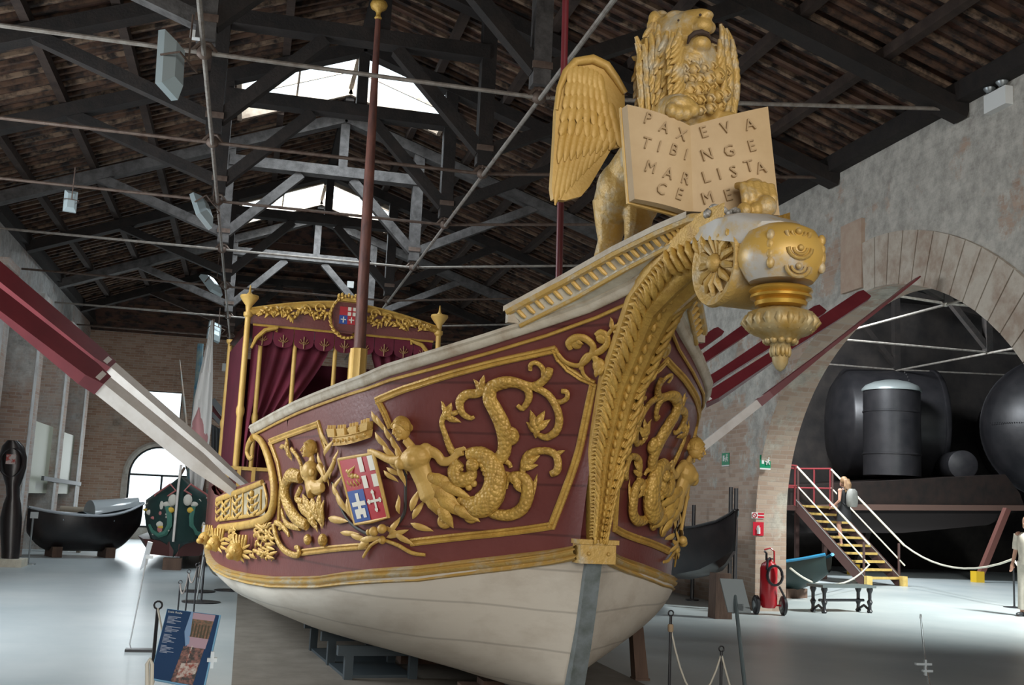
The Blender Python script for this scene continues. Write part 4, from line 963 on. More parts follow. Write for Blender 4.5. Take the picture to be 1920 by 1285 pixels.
# --- the lion, fused into one carved body
lion = MB()
def lb_(px, py, y, r, sc_=(1, 1, 1), rot=None):
    p = sy(px, py, y); m_ = mpp(p); lion.ball(p, npv(sc_)*r*m_, rot, 16, 11); return p
def lt(pts, rr_, n=12):
    P = [sy(px, py, y) for px, py, y in pts]; lion.tube(P, [r*mpp(p) for r, p in zip(rr_, P)], n)
lb_(1170, 352, -.22, 50, (1, 1.2, 1.05)); lb_(1155, 375, -.15, 42, (.95, 1.1, 1.25)); lb_(1205, 372, -.3, 40, (.8, 1, 1.3))
lt([(1150, 380, -.12), (1145, 420, -.10), (1142, 455, -.08), (1128, 490, -.05), (1122, 505, -.10)], [40, 30, 22, 17, 16])
lt([(1200, 380, -.3), (1196, 420, -.32), (1190, 450, -.33), (1180, 475, -.35), (1168, 486, -.42)], [34, 26, 20, 17, 16])
lt([(1175, 345, -.2), (1205, 300, -.45), (1245, 260, -.8), (1275, 210, -1.05)], [48, 48, 62, 72], 16)
lb_(1280, 200, -1.02, 78, (.95, .9, 1.05)); lb_(1285, 140, -.98, 70, (1, 1, 1)); lb_(1235, 170, -.9, 44, (.9, 1, 1.5)); lb_(1345, 150, -.95, 42, (.9, 1, 1.5))
lb_(1262, 80, -.95, 48, (1, 1, 1.1)); lb_(1275, 62, -1.0, 40, (1, 1, .95))
# muzzle and jaws, thrown up towards the sky
lt([(1280, 58, -1.05), (1300, 44, -1.14), (1318, 36, -1.20), (1326, 35, -1.22)], [34, 26, 20, 17]); lb_(1324, 28, -1.23, 12, (1.2, 1, .7))
lb_(1318, 50, -1.22, 17, (1.1, 1, .9)); lb_(1330, 52, -1.2, 12)
lt([(1285, 90, -1.08), (1302, 84, -1.15), (1318, 80, -1.19)], [24, 16, 13]); lb_(1314, 83, -1.20, 17, (1.15, 1, .95)); lb_(1300, 100, -1.12, 20)
lt([(1292, 96, -1.1), (1296, 74, -1.15), (1300, 62, -1.16)], [9, 5, 8])
lb_(1268, 32, -1.04, 17, (1.2, 1, .6)); lb_(1295, 30, -1.12, 12, (1.3, 1, .6)); lb_(1222, 50, -.95, 14, (.7, .5, 1.2)); lb_(1228, 36, -.95, 16, (.8, .6, 1)); lb_(1240, 34, -.9, 14)
# fore legs
lt([(1250, 215, -1.0), (1262, 205, -1.25), (1275, 200, -1.42)], [34, 28, 24])
for i in range(4): lb_(1258+i*14, 208+abs(i-1.5)*-2+(6 if i in (1, 2) else 2), -1.50, 11.5, (1, 1.2, 1.3))
lb_(1278, 196, -1.46, 22, (1.3, 1, .7))
lt([(1350, 235, -1.1), (1385, 300, -1.25), (1410, 350, -1.5), (1412, 362, -1.62)], [36, 26, 24, 24])
body = lion.build('lion_statue', GOLDW, barge, 60, remesh=.011)
body['label'] = 'gilded winged lion with its head thrown back and a paw on the open book'
pw = MB()
for i in range(5):
    p = sy(1392+i*13, 372-3*math.sin(i), -1.72); pw.tube([p+npv((0, .06, .085)), p+npv((0, -.005, .07)), p+npv((0, -.03, .0)), p+npv((0, -.03, -.05))], [.022, .026, .026, .018], 8)
for i in range(3):
    p = sy(1395+i*21, 395, -1.78); pw.ball(p, (.038, .05, .046), n=12, m=8)
pw.ball(sy(1436, 388, -1.78), (.06, .06, .065)); pw.build('fore_paw', GOLDW, body, 60, remesh=.008)
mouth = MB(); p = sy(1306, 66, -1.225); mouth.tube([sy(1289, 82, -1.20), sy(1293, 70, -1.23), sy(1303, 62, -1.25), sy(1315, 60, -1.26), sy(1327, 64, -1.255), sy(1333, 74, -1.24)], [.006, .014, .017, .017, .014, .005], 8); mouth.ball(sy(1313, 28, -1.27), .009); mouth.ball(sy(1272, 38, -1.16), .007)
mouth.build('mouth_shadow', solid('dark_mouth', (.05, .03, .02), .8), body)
mn = MB(); rnd = random.Random(11)
def curl(px, py, y, r, ang, ln=2.2):
    p = sy(px, py, y); m_ = mpp(p); a = math.radians(ang); d_ = npv((math.cos(a), 0, -math.sin(a))); s_ = npv((-d_[2], 0, d_[0]))
    q = [p-d_*r*m_*ln*.6, p-d_*r*m_*.1+s_*r*m_*.25, p+d_*r*m_*ln*.5, p+d_*r*m_*ln*.75-s_*r*m_*.3]
    mn.tube(q, [r*m_*.35, r*m_*.62, r*m_*.55, r*m_*.1], 7)
for j, (yy_, ln) in enumerate([(122, 7), (141, 8), (160, 8), (180, 8), (200, 6)]):
    for i in range(ln):
        t = i/(ln-1)-.5; x = 1300+t*104+(7 if j % 2 else 0)+3*math.sin(i*5+j*3); rs_ = 1+.25*math.sin(i*7.3+j*2.1); dep = -1.24-.10*(j/5)+.55*t*t
        p = sy(x, yy_+14*math.cos(t*3)-6, dep); m_ = mpp(p); mn.ball(p, (11.5*m_*rs_, 9*m_, 13*m_*rs_), n=10, m=7); mn.tube([p+npv((-.02, -.015, .02)), p+npv((.0, -.032, .012)), p+npv((.018, -.03, -.01)), p+npv((.004, -.032, -.028))], [.006, .010, .010, .005], 6)
for i in range(15):
    t = i/14; a = math.radians(200+t*150)
    for k_ in range(3):
        x = 1275+(52+k_*13)*math.cos(a)*1.05; yv = 78-(52+k_*15)*math.sin(a)*1.1; curl(x, yv, -1.12+.08*k_+.12*abs(math.cos(a)), 8.5, math.degrees(math.atan2(yv-70, x-1275))+15)
for side_, x0, x1 in ((-1, 1232, 1192), (1, 1352, 1378)):
    for i in range(11):
        for k_ in range(4):
            t = i/10; x = x0+(x1-x0)*(k_/3)*(.4+.6*math.sin(PI*min(1, t*.9+.1))); yv = 62+t*155+k_*4
            curl(x, yv, -1.10+.10*k_, 9, 90-side_*12+rnd.uniform(-12, 12), 3.0)
for i in range(12):
    for k_ in range(7):
        t = i/11; x = 1197+k_*12+t*6; yv = 88+t*125-k_*3+(k_ % 2)*6; dep = -1.02-.035*k_-.02*math.sin(t*3)
        if x < 1290: curl(x, yv, dep-.02-.05*(x > 1255), 10, 82+k_*5+rnd.uniform(-10, 10), 3.2)
for i in range(10):
    for k_ in range(3):
        t = i/9; curl(1348+k_*12+8*math.sin(t*PI), 92+t*122, -1.17+.05*k_, 10, 95-k_*6+rnd.uniform(-10, 10), 3.0)
for i in range(12):
    t = i/11; x = 1245+t*92; yv = 108+16*math.sin(PI*t)+2; curl(x, yv, -1.17-.05*math.sin(PI*t), 9, 60-90*(t-.5)*-1+rnd.uniform(-15, 15), 2.4)
for i in range(16): curl(1213+rnd.random()*30, 50+rnd.random()*60, -.99, 8, 100+rnd.random()*30, 2.8)
mn.build('mane', GOLDW, body, 60)
# tuft and drapery in front of the fore paw
dr = MB(); rnd = random.Random(8)
for i in range(26):
    p = sy(1325+rnd.random()*60, 402-rnd.random()*16+(rnd.random()*12), -1.72-rnd.random()*.08); dr.ball(p, (.022, .022, .018), n=8, m=5)
dr.build('carved_knot', mat('silvered_carving', (.42, .41, .38), .5, .2, (.12, .11, .09), 14, mix=(.45, .6)), barge, 60)
# --- wings
def wing(sgn):
    wb = MB(); Y0 = -.60
    out = [(1168, 178), (1152, 150), (1135, 125), (1110, 112), (1080, 116), (1062, 135), (1050, 165), (1045, 205), (1043, 250), (1040, 300), (1037, 350), (1040, 372), (1062, 375), (1090, 368), (1105, 350), (1128, 310), (1145, 280), (1165, 275), (1170, 240)]
    P = [sy(a, b_, Y0) for a, b_ in out]
    P = [npv((p[0]*1, p[1]+.10*(abs(p[0])-.2), p[2])) for p in P]
    wb.prism(P, (0, -.02, 0), (0, .03, 0))
    def fe(px, py, ang, L, W, o_):
        p = sy(px, py, Y0); p[1] += .10*(abs(p[0])-.2)-.022-o_; m_ = mpp(p); a = math.radians(ang); d_ = npv((math.cos(a), 0, -math.sin(a))); L *= m_; W *= m_
        wb.tube([p-d_*L*.5, p-d_*L*.3, p, p+d_*L*.3, p+d_*L*.47], [W*.25, W*.46, W*.5, W*.42, W*.1], 8, .32, [npv((0, -1, 0))]*5)
    for i in range(9):
        t = i/8; fe(1052+t*86, 330-t*66, 98+t*14, 120-t*44, 14, .0)
    for i in range(9):
        t = i/8; fe(1054+t*96, 268-t*10, 97+t*14, 84-t*20, 14, .012)
    for r in range(5):
        for i in range(8-(r > 2)):
            t = i/7; fe(1056+r*3+t*(100-r*9), 235-r*24+(t-.4)**2*30+t*18, 100-18*t+rnd.uniform(-8, 8), 36, 15, .018+.003*r)
    for i in range(14):
        t = i/13; q = npv(P[0])*0
    rim = [npv(p)+npv((0, -.03, 0)) for p in P[:8]]; wb.tube(rim, [.02, .026, .03, .032, .03, .026, .02, .012], 8)
    if sgn > 0: wb = wb.mirror(); wb.v = [(a*.80+.0, b_+.25, c_-.10) for a, b_, c_ in wb.v]
    return wb.build('wing', GOLDP, body, 60)
wing(-1)
# --- the open book
BC = [npv(sy(*p)) for p in [(1176, 196, -1.42), (1190, 373, -1.42), (1300, 402, -1.50), (1294, 236, -1.50), (1440, 200, -1.62), (1462, 404, -1.62)]]
bk = MB(); th_ = npv((0, .07, 0))
def page(tl, tr_, br_, bl, dz):
    # pages bulge gently towards the gutter
    rows_ = []
    for i in range(9):
        u = i/8; o_ = npv((0, -.03*math.sin(PI*u)**.8, 0)); rows_.append([tl*(1-u)+tr_*u+o_, bl*(1-u)+br_*u+o_])
    bk.grid(rows_); back = [[p+th_ for p in r] for r in rows_]; bk.grid([[r[1], r[0]] for r in back])
    for j in (0, 1): bk.grid([[r[j], q[j]] for r, q in zip(rows_, back)])
    for e_ in (0, -1): bk.grid([[rows_[e_][0], rows_[e_][1]], [back[e_][0], back[e_][1]]])
page(BC[0], BC[3], BC[2], BC[1], 0); page(BC[3], BC[4], BC[5], BC[2], 0)
book = bk.build('book', mat('book_gold_paint', (.52, .37, .20), .6, 0, (.44, .30, .15), 3, .05, 20, mix=(.35, .7)), body, 30)
cv = MB()
for tl, tr_, br_, bl in ((BC[0], BC[3], BC[2], BC[1]), (BC[3], BC[4], BC[5], BC[2])):
    c0 = (tl+tr_+br_+bl)/4; q = [c0+(p-c0)*1.03+npv((0, .075, 0)) for p in (tl, tr_, br_, bl)]; cv.prism(q, (0, 0, 0), (0, .022, 0))
cv.build('book_cover', GOLDP, body, 0)
LETM = mat('letter_gold_paint', (.36, .24, .115), .6)
_U, _V = np.meshgrid(np.linspace(0, 1, 121), np.linspace(0, 1, 121))
def put(ch, page_, px, py, s_, sxx=1.0):
    tl, tr_, br_, bl = page_; ex = unit(tr_-tl); ez = unit(tl-bl); n_ = unit(np.cross(ex, ez)); n_ = n_ if n_[1] < 0 else -n_
    G = (tl*(1-_U[..., None])+tr_*_U[..., None])*(1-_V[..., None])+(bl*(1-_U[..., None])+br_*_U[..., None])*_V[..., None]; G[..., 1] -= .03*np.sin(PI*_U)**.8
    Wd = OX+G[..., :1]*PX+G[..., 1:2]*AX+G[..., 2:]*npv((0, 0, 1)); cc_ = (Wd-EYE) @ RC; qx = CX+FPX*cc_[..., 0]/-cc_[..., 2]; qy = CY-FPX*cc_[..., 1]/-cc_[..., 2]
    k_ = np.argmin((qx-px)**2+(qy-py)**2); p = G.reshape(-1, 3)[k_]+npv((0, -.004, 0))
    e2 = np.cross(n_, ex); e2 = e2 if e2[2] > 0 else -e2; p = p-e2*s_*.36
    Mx = Matrix([[ex[0]*sxx, e2[0], n_[0], p[0]], [ex[1]*sxx, e2[1], n_[1], p[1]], [ex[2]*sxx, e2[2], n_[2], p[2]], [0, 0, 0, 1]])
    tx = MB(); tx.text(ch, s_, .012, Mx); tx.build('raised_letter', LETM, body, 0)
Lf = (BC[0], BC[3], BC[2], BC[1]); Rt = (BC[3], BC[4], BC[5], BC[2])
for ch, px_, py_ in (('P', 1214, 222), ('A', 1245, 238), ('X', 1277, 252), ('T', 1211, 268), ('I', 1236, 275), ('B', 1263, 281), ('I', 1286, 290), ('M', 1220, 313), ('A', 1253, 325), ('R', 1284, 335), ('C', 1240, 354), ('E', 1273, 364)): put(ch, Lf, px_, py_, .095, .85)
for ch, px_, py_ in (('E', 1319, 248), ('V', 1359, 240), ('A', 1404, 233), ('N', 1324, 290), ('G', 1366, 282), ('E', 1408, 274), ('L', 1322, 332), ('I', 1347, 326), ('S', 1374, 321), ('T', 1403, 312), ('A', 1425, 314), ('M', 1326, 371), ('E', 1364, 365)): put(ch, Rt, px_, py_, .095, .95)
# --- mast with gilded pommel and red pole
ms = MB(); m0, m1 = sy(674, 655, 6.7), sy(709, 34, 6.7)
ms.tube([m0, m0*.5+m1*.5, m1], [.075, .065, .035], 14); ms.build('mast', mat('red_brown_mast', (.17, .062, .042), .6, 0, (.055, .022, .02), 9, .2, 30, stretch=(1, 1, .3), mix=(.35, .7)), barge, 60)
mb2 = MB(); b0 = sy(671, 760, 6.7)
mb2.lathe([(.10, 1.34), (.10, m0[2]), (.075, m0[2]+.01)], (m0[0]-.005, 6.7, 0), 24, None, 8, .09); mb2.build('fluted_mast_foot', GOLDP, barge, 60)
pm_ = MB(); u = unit(m1-m0); pm_.lathe([(.035, -.02), (.05, 0), (.032, .03), (.03, .07), (.05, .10), (.10, .135), (.115, .18), (.10, .22), (.05, .25), (.03, .27), (.04, .30), (.02, .33), (.005, .34)], m1, 16); pm_.build('pommel', GOLD, barge, 60)
rp = MB(); ra, rb_ = sy(1047, 560, 1.05), sy(1062, -60, 1.05); ru = (rb_-ra)/(rb_[2]-ra[2]); rp.tube([ra-ru*(ra[2]-1.34), ra, rb_, ra+ru*(6.9-ra[2])], .0275, 12); rp.build('red_pole', OARRED, barge, 60)
# --- canopy near the stern
CY_ = 9.4; CD = 3.1
ct = MB()
def cx(px, py): return sy(px, py, CY_)
# roof shell
arcx = np.linspace(-1.42, 1.42, 17)
def ctop(x): return 4.10+.24*(1-(abs(x)/1.42)**1.6)
rows = []
for y in (CY_, CY_+CD): rows.append([(x, y, ctop(x)-.06) for x in arcx])
ct.grid(rows); ct.grid([[(x, y, ctop(x)-.09) for x in arcx] for y in (CY_+.02, CY_+CD)])
canopy = ct.build('canopy', MAROON, barge, 40); canopy['label'] = 'crimson and gold canopy with carved gable'
gb = MB()
gb.prism([(x, CY_-.01, ctop(x)) for x in arcx]+[(x, CY_-.01, 3.96) for x in arcx[::-1]], (0, -.0, 0), (0, .05, 0)); gb.build('gable', MAROON, canopy, 0)
gt = MB(); gt.tube([(x, CY_-.03, ctop(x)+.02) for x in arcx], .045, 8); gt.tube([(x, CY_-.03, ctop(x)+.075) for x in arcx], .02, 6)
gt.tube([(-1.36, CY_-.02, 3.95), (1.36, CY_-.02, 3.95)], .018, 6); gt.build('gable_moulding', GOLD, canopy)
rnd = random.Random(4)
for sg in (-1, 1):
    sc_ = MB()
    for i in range(46):
        t = i/45; x = sg*(.28+t*1.0); z = ctop(x)-.02-.13*math.exp(-((t-.15)/.2)**2)-.11*math.exp(-((t-.55)/.12)**2)+rnd.uniform(-.045, .05); a = rnd.random()*PI
        d_ = npv((math.cos(a), 0, math.sin(a)))*.055; c_ = npv((x, CY_-.06, z)); sc_.tube([c_-d_, c_+npv((0, -.025, .01)), c_+d_], [.008, .026, .01], 6)
    for cxx, r_ in ((.42, .09), (.62, .07), (.9, .08), (1.15, .06)):
        sc_.tube([(sg*cxx+r_*(1-k_/12)*math.cos(k_*.7), CY_-.07, ctop(cxx)-.03+r_*(1-k_/12)*math.sin(k_*.7)) for k_ in range(11)], .018, 6)
    sc_.tube([(sg*1.36, CY_-.04, 3.60), (sg*1.30, CY_-.04, 3.75), (sg*1.18, CY_-.04, 3.88), (sg*1.0, CY_-.04, 3.93), (sg*1.02, CY_-.04, 3.87)], [.02, .03, .035, .03, .02], 7)
    sc_.build('gable_carving', GOLD, canopy)
# crest
cc = sx(652, 592, 0); CXx = float(sy(652, 592, CY_-.12)[0]); CZ = float(sy(652, 592, CY_-.12)[2])
cb_ = MB(); cb_.prism([(CXx+a, CY_-.10, CZ+b_) for a, b_ in [(-.19, .2), (.19, .2), (.22, .05), (.19, -.18), (.08, -.27), (-.08, -.27), (-.19, -.18), (-.22, .05)]], (0, 0, 0), (0, .06, 0)); cb_.build('crest_board', MAROON, canopy, 0)
for nm, m_, q in (('crest_red', RED, [(-.12, .0, 0, .13), (0, -.13, .12, 0)]), ('crest_blue', BLU, [(-.12, -.13, 0, 0)]), ('crest_white', WHT, [(0, 0, .12, .13)])):
    b = MB()
    for x0, z0_, x1, z1_ in q: b.bx((CXx+x0, CY_-.115, CZ+z0_), (CXx+x1, CY_-.10, CZ+z1_))
    b.build(nm, m_, canopy, 0)
b = MB(); b.bx((CXx+.05, CY_-.12, CZ), (CXx+.07, CY_-.11, CZ+.13)); b.bx((CXx, CY_-.12, CZ+.055), (CXx+.12, CY_-.11, CZ+.075)); b.build('crest_red_cross', RED, canopy, 0)
b = MB(); 
for x0 in (-.06, .06): b.bx((CXx+x0-.008, CY_-.12, CZ-.11), (CXx+x0+.008, CY_-.115, CZ-.02)); b.bx((CXx+x0-.04, CY_-.12, CZ-.07), (CXx+x0+.04, CY_-.115, CZ-.055))
b.build('crest_small_crosses', WHT, canopy, 0)
lc = MB()
for i in range(26):
    a = PI*.62+i*(PI*1.76)/25; x = CXx+.26*math.cos(a); z = CZ-.03+.31*math.sin(a); d_ = npv((math.cos(a+1.9), 0, math.sin(a+1.9)))*.055; lc.tube([npv((x, CY_-.12, z))-d_, (x, CY_-.14, z), npv((x, CY_-.12, z))+d_], [.006, .024, .006], 6)
for i in range(7): lc.ball((CXx-.15+i*.05, CY_-.12, CZ+.285+.02*(i % 2)), (.026, .026, .035), n=8, m=6)
lc.bx((CXx-.17, CY_-.14, CZ+.21), (CXx+.17, CY_-.08, CZ+.26)); lc.build('crest_wreath', GOLD, canopy)
# posts and finials
def post(x, y, z0_, z1_, r, par, nm='canopy_post'):
    b = MB(); h_ = z1_-z0_; b.lathe([(r*1.5, z0_), (r*1.5, z0_+.05), (r, z0_+.07), (r, z0_+h_*.45), (r*1.35, z0_+h_*.47), (r*1.35, z0_+h_*.49), (r, z0_+h_*.51), (r*.9, z1_-.08), (r*1.5, z1_-.05), (r*1.5, z1_)], (x, y, 0), 12); return b.build(nm, GOLDP, par)
zd = 1.35
for x, y in ((-1.44, CY_-.02), (1.44, CY_-.02), (-1.4, CY_+CD), (1.4, CY_+CD)): post(x, y, zd, 4.12, .045, canopy, 'corner_post')
for x in (-1.22, 1.28, -.72, -.12, .12): post(x, CY_+.06, zd, 3.95, .034, canopy)
for x, y in ((-1.44, CY_-.02), (1.44, CY_-.02)):
    b = MB(); b.lathe([(.035, 4.1), (.045, 4.18), (.05, 4.22), (.11, 4.30), (.135, 4.34), (.13, 4.37), (.05, 4.38), (.02, 4.42), (.008, 4.52)], (x, y, 0), 16); b.build('finial', GOLDP, canopy)
# curtains and valance
THREAD = mat('dull_gold_thread', (.26, .14, .045), .6); CUR = mat('crimson_velvet', (.085, .006, .018), .85, 0, (.13, .01, .028), 2, .1, 8)
va = MB(); n_ = 9
for i in range(n_):
    x0 = -1.36+i*2.72/n_; x1 = x0+2.72/n_; xm = (x0+x1)/2; w_ = (x1-x0)/2-.01
    va.prism([(x0+.005, CY_+.0, 3.95), (x1-.005, CY_, 3.95), (x1-.005, CY_, 3.76)]+[(xm+w_*math.cos(a), CY_, 3.74-.09*math.sin(a)) for a in np.linspace(0, PI, 9)]+[(x0+.005, CY_, 3.76)], (0, 0, 0), (0, .012, 0))
va.build('valance', CUR, canopy, 0)
for i in range(n_):
    vt = MB(); xm = -1.36+(i+.5)*2.72/n_
    vt.tube([(xm-.07, CY_-.012, 3.76), (xm-.03, CY_-.012, 3.73), (xm, CY_-.012, 3.77), (xm+.03, CY_-.012, 3.73), (xm+.07, CY_-.012, 3.76)], .007, 5); vt.tube([(xm, CY_-.012, 3.84), (xm, CY_-.012, 3.66)], .008, 5)
    vt.tube([(xm-.05, CY_-.012, 3.80), (xm, CY_-.012, 3.70), (xm+.05, CY_-.012, 3.80)], .006, 5)
    vt.build('valance_embroidery', THREAD, canopy)
def curtain(x0, x1, y, tie, nm='curtain'):
    b = MB(); rows_ = []
    for k_ in range(15):
        t = k_/14; z = 3.80-t*2.4; row = []
        for i in range(41):
            u = i/40; a0, a1 = x0, x1
            if tie: a1 = x1+(x0+.25*(1 if x1 > x0 else -1)-x1)*min(1, t/.62)**1.3
            x = a0+(a1-a0)*u; row.append((x, y+.035*math.sin(u*34+t*1.5), z))
        rows_.append(row)
    b.grid(rows_); b.grid([[(p[0], p[1]+.01, p[2]) for p in r] for r in rows_]); return b.build(nm, CUR, canopy, 60)
curtain(-1.33, -.15, CY_+.22, True); curtain(1.33, .45, CY_+.22, True); curtain(-1.3, 1.3, CY_+CD-.1, False, 'back_curtain')
for x_ in (-1.4, 1.39): gls = MB(); gls.bx((x_, CY_+.25, zd), (x_+.01, CY_+CD, 3.9)); gls.build('side_hanging', CUR, canopy, 0)
# gilded side rail and panel of the stern cabin
sp2 = MB(); sp2.bx((1.46, CY_-.1, .95), (1.56, CY_+CD, 1.86)); sp2.build('cabin_wall', MAROON, barge, 0); sp2 = MB(); sp2.bx((-1.56, CY_-.1, .95), (-1.46, CY_+CD, 1.86)); sp2.bx((-1.56, CY_-.12, .95), (-.9, CY_-.06, 1.86)); sp2.build('cabin_wall', MAROON, barge, 0)
sr = MB()
for z in (1.0, 1.2, 1.86): sr.beam((-1.6, CY_-.14, z), (-.9, CY_-.14, z), .05, .05)
for x in (-1.56, -1.40, -1.2, -.95): sr.beam((x, CY_-.15, .95), (x, CY_-.15, 1.88), .05, .05)
sr.beam((-1.6, CY_-.14, 1.9), (-1.6, CY_+CD, 1.9), .07, .05); sr.build('cabin_moulding', GOLDP, barge, 0)
# --- oars
def oar(p_in, p_tip, label, group, wide=(0, 1, 0), bl=2.6, wb_=.16, sh=1.0):
    P0, P1 = wld(p_in), wld(p_tip); L = float(np.linalg.norm(P1-P0)); d_ = (P1-P0)/L
    wd = PX*wide[0]+AX*wide[1]+npv((0, 0, 1))*wide[2]; wd = unit(wd-d_*(wd @ d_)); n_ = np.cross(d_, wd)
    t = thing('oar', label, 'oar', (0, 0, 0), 0, group); t.matrix_world = Matrix([[wd[0], d_[0], n_[0], P0[0]], [wd[1], d_[1], n_[1], P0[1]], [wd[2], d_[2], n_[2], P0[2]], [0, 0, 0, 1]])
    s = MB(); rg_ = [[(a*r, y, c*r) for a, c in ((-1, -1), (1, -1), (1, 1), (-1, 1))] for y, r in ((0, .028), (.6, .03), (1.2, .045*sh), (L-bl+.1, .048*sh))]; s.loft(rg_); s.build('shaft', OARWHT, t, 0)
    b = MB(); b.loft([[(-w_, y, -h_), (w_, y, -h_), (w_, y, h_), (-w_, y, h_)] for y, w_, h_ in ((L-bl, .055*sh, .05*sh), (L-bl+.18, .085*sh, .042*sh), (L-bl*.6, wb_*.75, .02), (L-bl*.2, wb_, .014), (L-.08, wb_, .012), (L, wb_*.75, .008))]); b.build('blade', OARRED, t, 0)
    return t
SG = 'raised oars on the near side of the barge'; PG = 'raised oars on the far side of the barge'
oar((-1.30, 5.55, 1.30), (-6.4, 5.3, 5.2), 'upper of the two raised oars at left, white shaft and red blade', SG, (0, .7, .7), 4.05, .20, 1.3)
oar((-1.30, 4.65, 1.10), (-6.3, 4.45, 4.7), 'lower of the two raised oars at left, white shaft and red blade', SG, (0, .7, .7), 3.8, .20, 1.6)
for k_, (s_, tx_, ty_, wd) in enumerate([(5.0, 1722, 520, (.3, 1, 0)), (6.0, 1626, 550, (0, .55, .8)), (7.0, 1543, 577, (0, .55, .8)), (8.0, 1438, 590, (0, .6, .8)), (9.0, 1352, 618, (0, .6, .8))]):
    tip = loc(at(tx_, ty_, 'X', 7.85)); q = npv((1.9, s_, 1.42)) if k_ else sy(1322, 835, s_-.1); d_ = unit(tip-q); base = q-d_*(.7 if k_ else 2.3)
    oar(base, tip, ['foremost raised oar on the right, seen edge-on and reaching furthest right', 'second raised oar on the right, its broad red blade just left of the edge-on one', 'third raised oar on the right, blade tip beside the hanging tassel', 'fourth raised oar on the right, blade half hidden behind the tassel', 'rearmost raised oar on the right, blade nearest the dark bow side'][k_], PG, wd, (2.75 if k_ == 1 else 3.0) if k_ else .755*float(np.linalg.norm(tip-q)), .095)
# ================================================================ THE ENGINE HALL BEYOND THE ARCH
DKW = mat('dark_hall_wall', (.022, .02, .02), .9, 0, (.05, .042, .038), 1.2, .3, 6)  # near-black, mottled tone for the hall walls and ceiling
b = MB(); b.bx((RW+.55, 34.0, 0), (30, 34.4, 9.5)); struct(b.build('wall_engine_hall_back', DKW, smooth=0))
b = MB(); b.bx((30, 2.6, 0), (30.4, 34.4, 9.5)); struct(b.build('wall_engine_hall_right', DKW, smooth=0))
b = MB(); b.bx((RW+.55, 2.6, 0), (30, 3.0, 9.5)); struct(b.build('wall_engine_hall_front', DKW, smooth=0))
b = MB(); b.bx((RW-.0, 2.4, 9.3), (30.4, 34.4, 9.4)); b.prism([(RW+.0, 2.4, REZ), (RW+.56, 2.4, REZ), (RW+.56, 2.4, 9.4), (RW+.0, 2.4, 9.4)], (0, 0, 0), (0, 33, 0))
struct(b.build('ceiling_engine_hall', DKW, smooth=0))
def purl(y): pass
for i, y in enumerate((16.0, 21.0, 26.5, 31.0)):
    t = thing('roof_truss', 'dark roof truss of the hall beyond the arch, %s' % ['nearest the arch', 'second from the arch', 'behind the boilers', 'furthest back'][i], 'roof truss', (19.0, y, 6.4), 0, 'roof trusses beyond the arch')
    for nm, a, c_, w_ in (('rafter', (-10, 0, .9), (0, 0, 2.8), .2), ('rafter', (0, 0, 2.8), (11, 0, .9), .2), ('queen_post', (-4.2, 0, 0), (-4.2, 0, 2.0), .2), ('queen_post', (1.0, 0, 0), (1.0, 0, 2.6), .2), ('strut', (-4.2, 0, .1), (-7.2, 0, 1.4), .16), ('strut', (-4.2, 0, .1), (-1.5, 0, 2.4), .16), ('strut', (1.0, 0, .1), (-1.2, 0, 2.4), .16)):
        b = MB(); b.beam(a, c_, w_, w_, up=(0, 1, 0)); b.build(nm, WOODD, t, smooth=0)
    b = MB(); b.tube([(-10.1, 0, .3), (-4.2, 0, 0), (1.0, 0, 0), (10.9, 0, .3)], .03, 7); b.ball((-4.2, 0, 0), .08); b.build('tie_rod', IRONL, t)
for x, l_ in ((14.8, 'iron rod running back beyond the arch, left one'), (20.0, 'iron rod running back beyond the arch, right one')):
    b = MB(); b.tube([(x, 3.0, 6.37), (x, 34, 6.37)], .03, 7); tag(b.build('longitudinal_rod', IRONL), l_, 'rod', 'iron rods beyond the arch')
# boilers
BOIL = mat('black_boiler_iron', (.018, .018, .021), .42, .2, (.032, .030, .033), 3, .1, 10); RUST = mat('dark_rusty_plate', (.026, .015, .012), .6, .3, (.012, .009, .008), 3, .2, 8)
def frame_of(d):
    d = unit(npv(d)); x = unit(np.cross(d, npv((0, 0, 1)))); y = np.cross(d, x); return np.array([x, y, d]).T
def rivets(mb, R, c, ring_r, z, n_, s_=.022):
    for k_ in range(n_):
        a = 2*PI*k_/n_; p = npv(c)+R @ npv((ring_r*math.cos(a), ring_r*math.sin(a), z)); mb.ball(p, s_, n=5, m=4)
c1 = at(1752, 800, 'Y', 31.0); d1 = unit(npv((-.93, .30, 0))); R1 = frame_of(d1)
t = thing('boiler', 'wide black horizontal boiler behind the upright tank beyond the arch', 'boiler', tuple(c1), 0, None); t.scale = (1.24,)*3
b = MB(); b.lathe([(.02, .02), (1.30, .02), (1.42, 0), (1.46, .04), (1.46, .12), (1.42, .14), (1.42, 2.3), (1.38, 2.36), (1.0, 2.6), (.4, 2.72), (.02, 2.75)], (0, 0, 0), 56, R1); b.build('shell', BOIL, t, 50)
b = MB()
for k_ in range(5):
    for j in range(5): b.lathe([(.045, -.03), (.05, .0), (.05, .03)], R1 @ npv((-.8+k_*.36, .15-j*.30+.55, -.01)), 8, R1)
rivets(b, R1, (0, 0, 0), 1.36, 0, 44); rivets(b, R1, (0, 0, 0), 1.43, .9, 60, .018); b.build('stay_bolt', mat('bolt_iron', (.09, .085, .085), .5, .4), t, 40)
c2 = at(1672, 800, 'Y', 29.2); 
def zz_(py, Y, px=1672): return float(at(px, py, 'Y', Y)[2])
t = thing('upright_tank', 'upright dark cylindrical tank with a shiny domed lid', 'tank', (c2[0], 29.2, zz_(893, 29.2)))
zb0 = zz_(893, 29.2); h_ = (zz_(735, 29.2)-zb0)/1.27; t.scale = (1.27,)*3
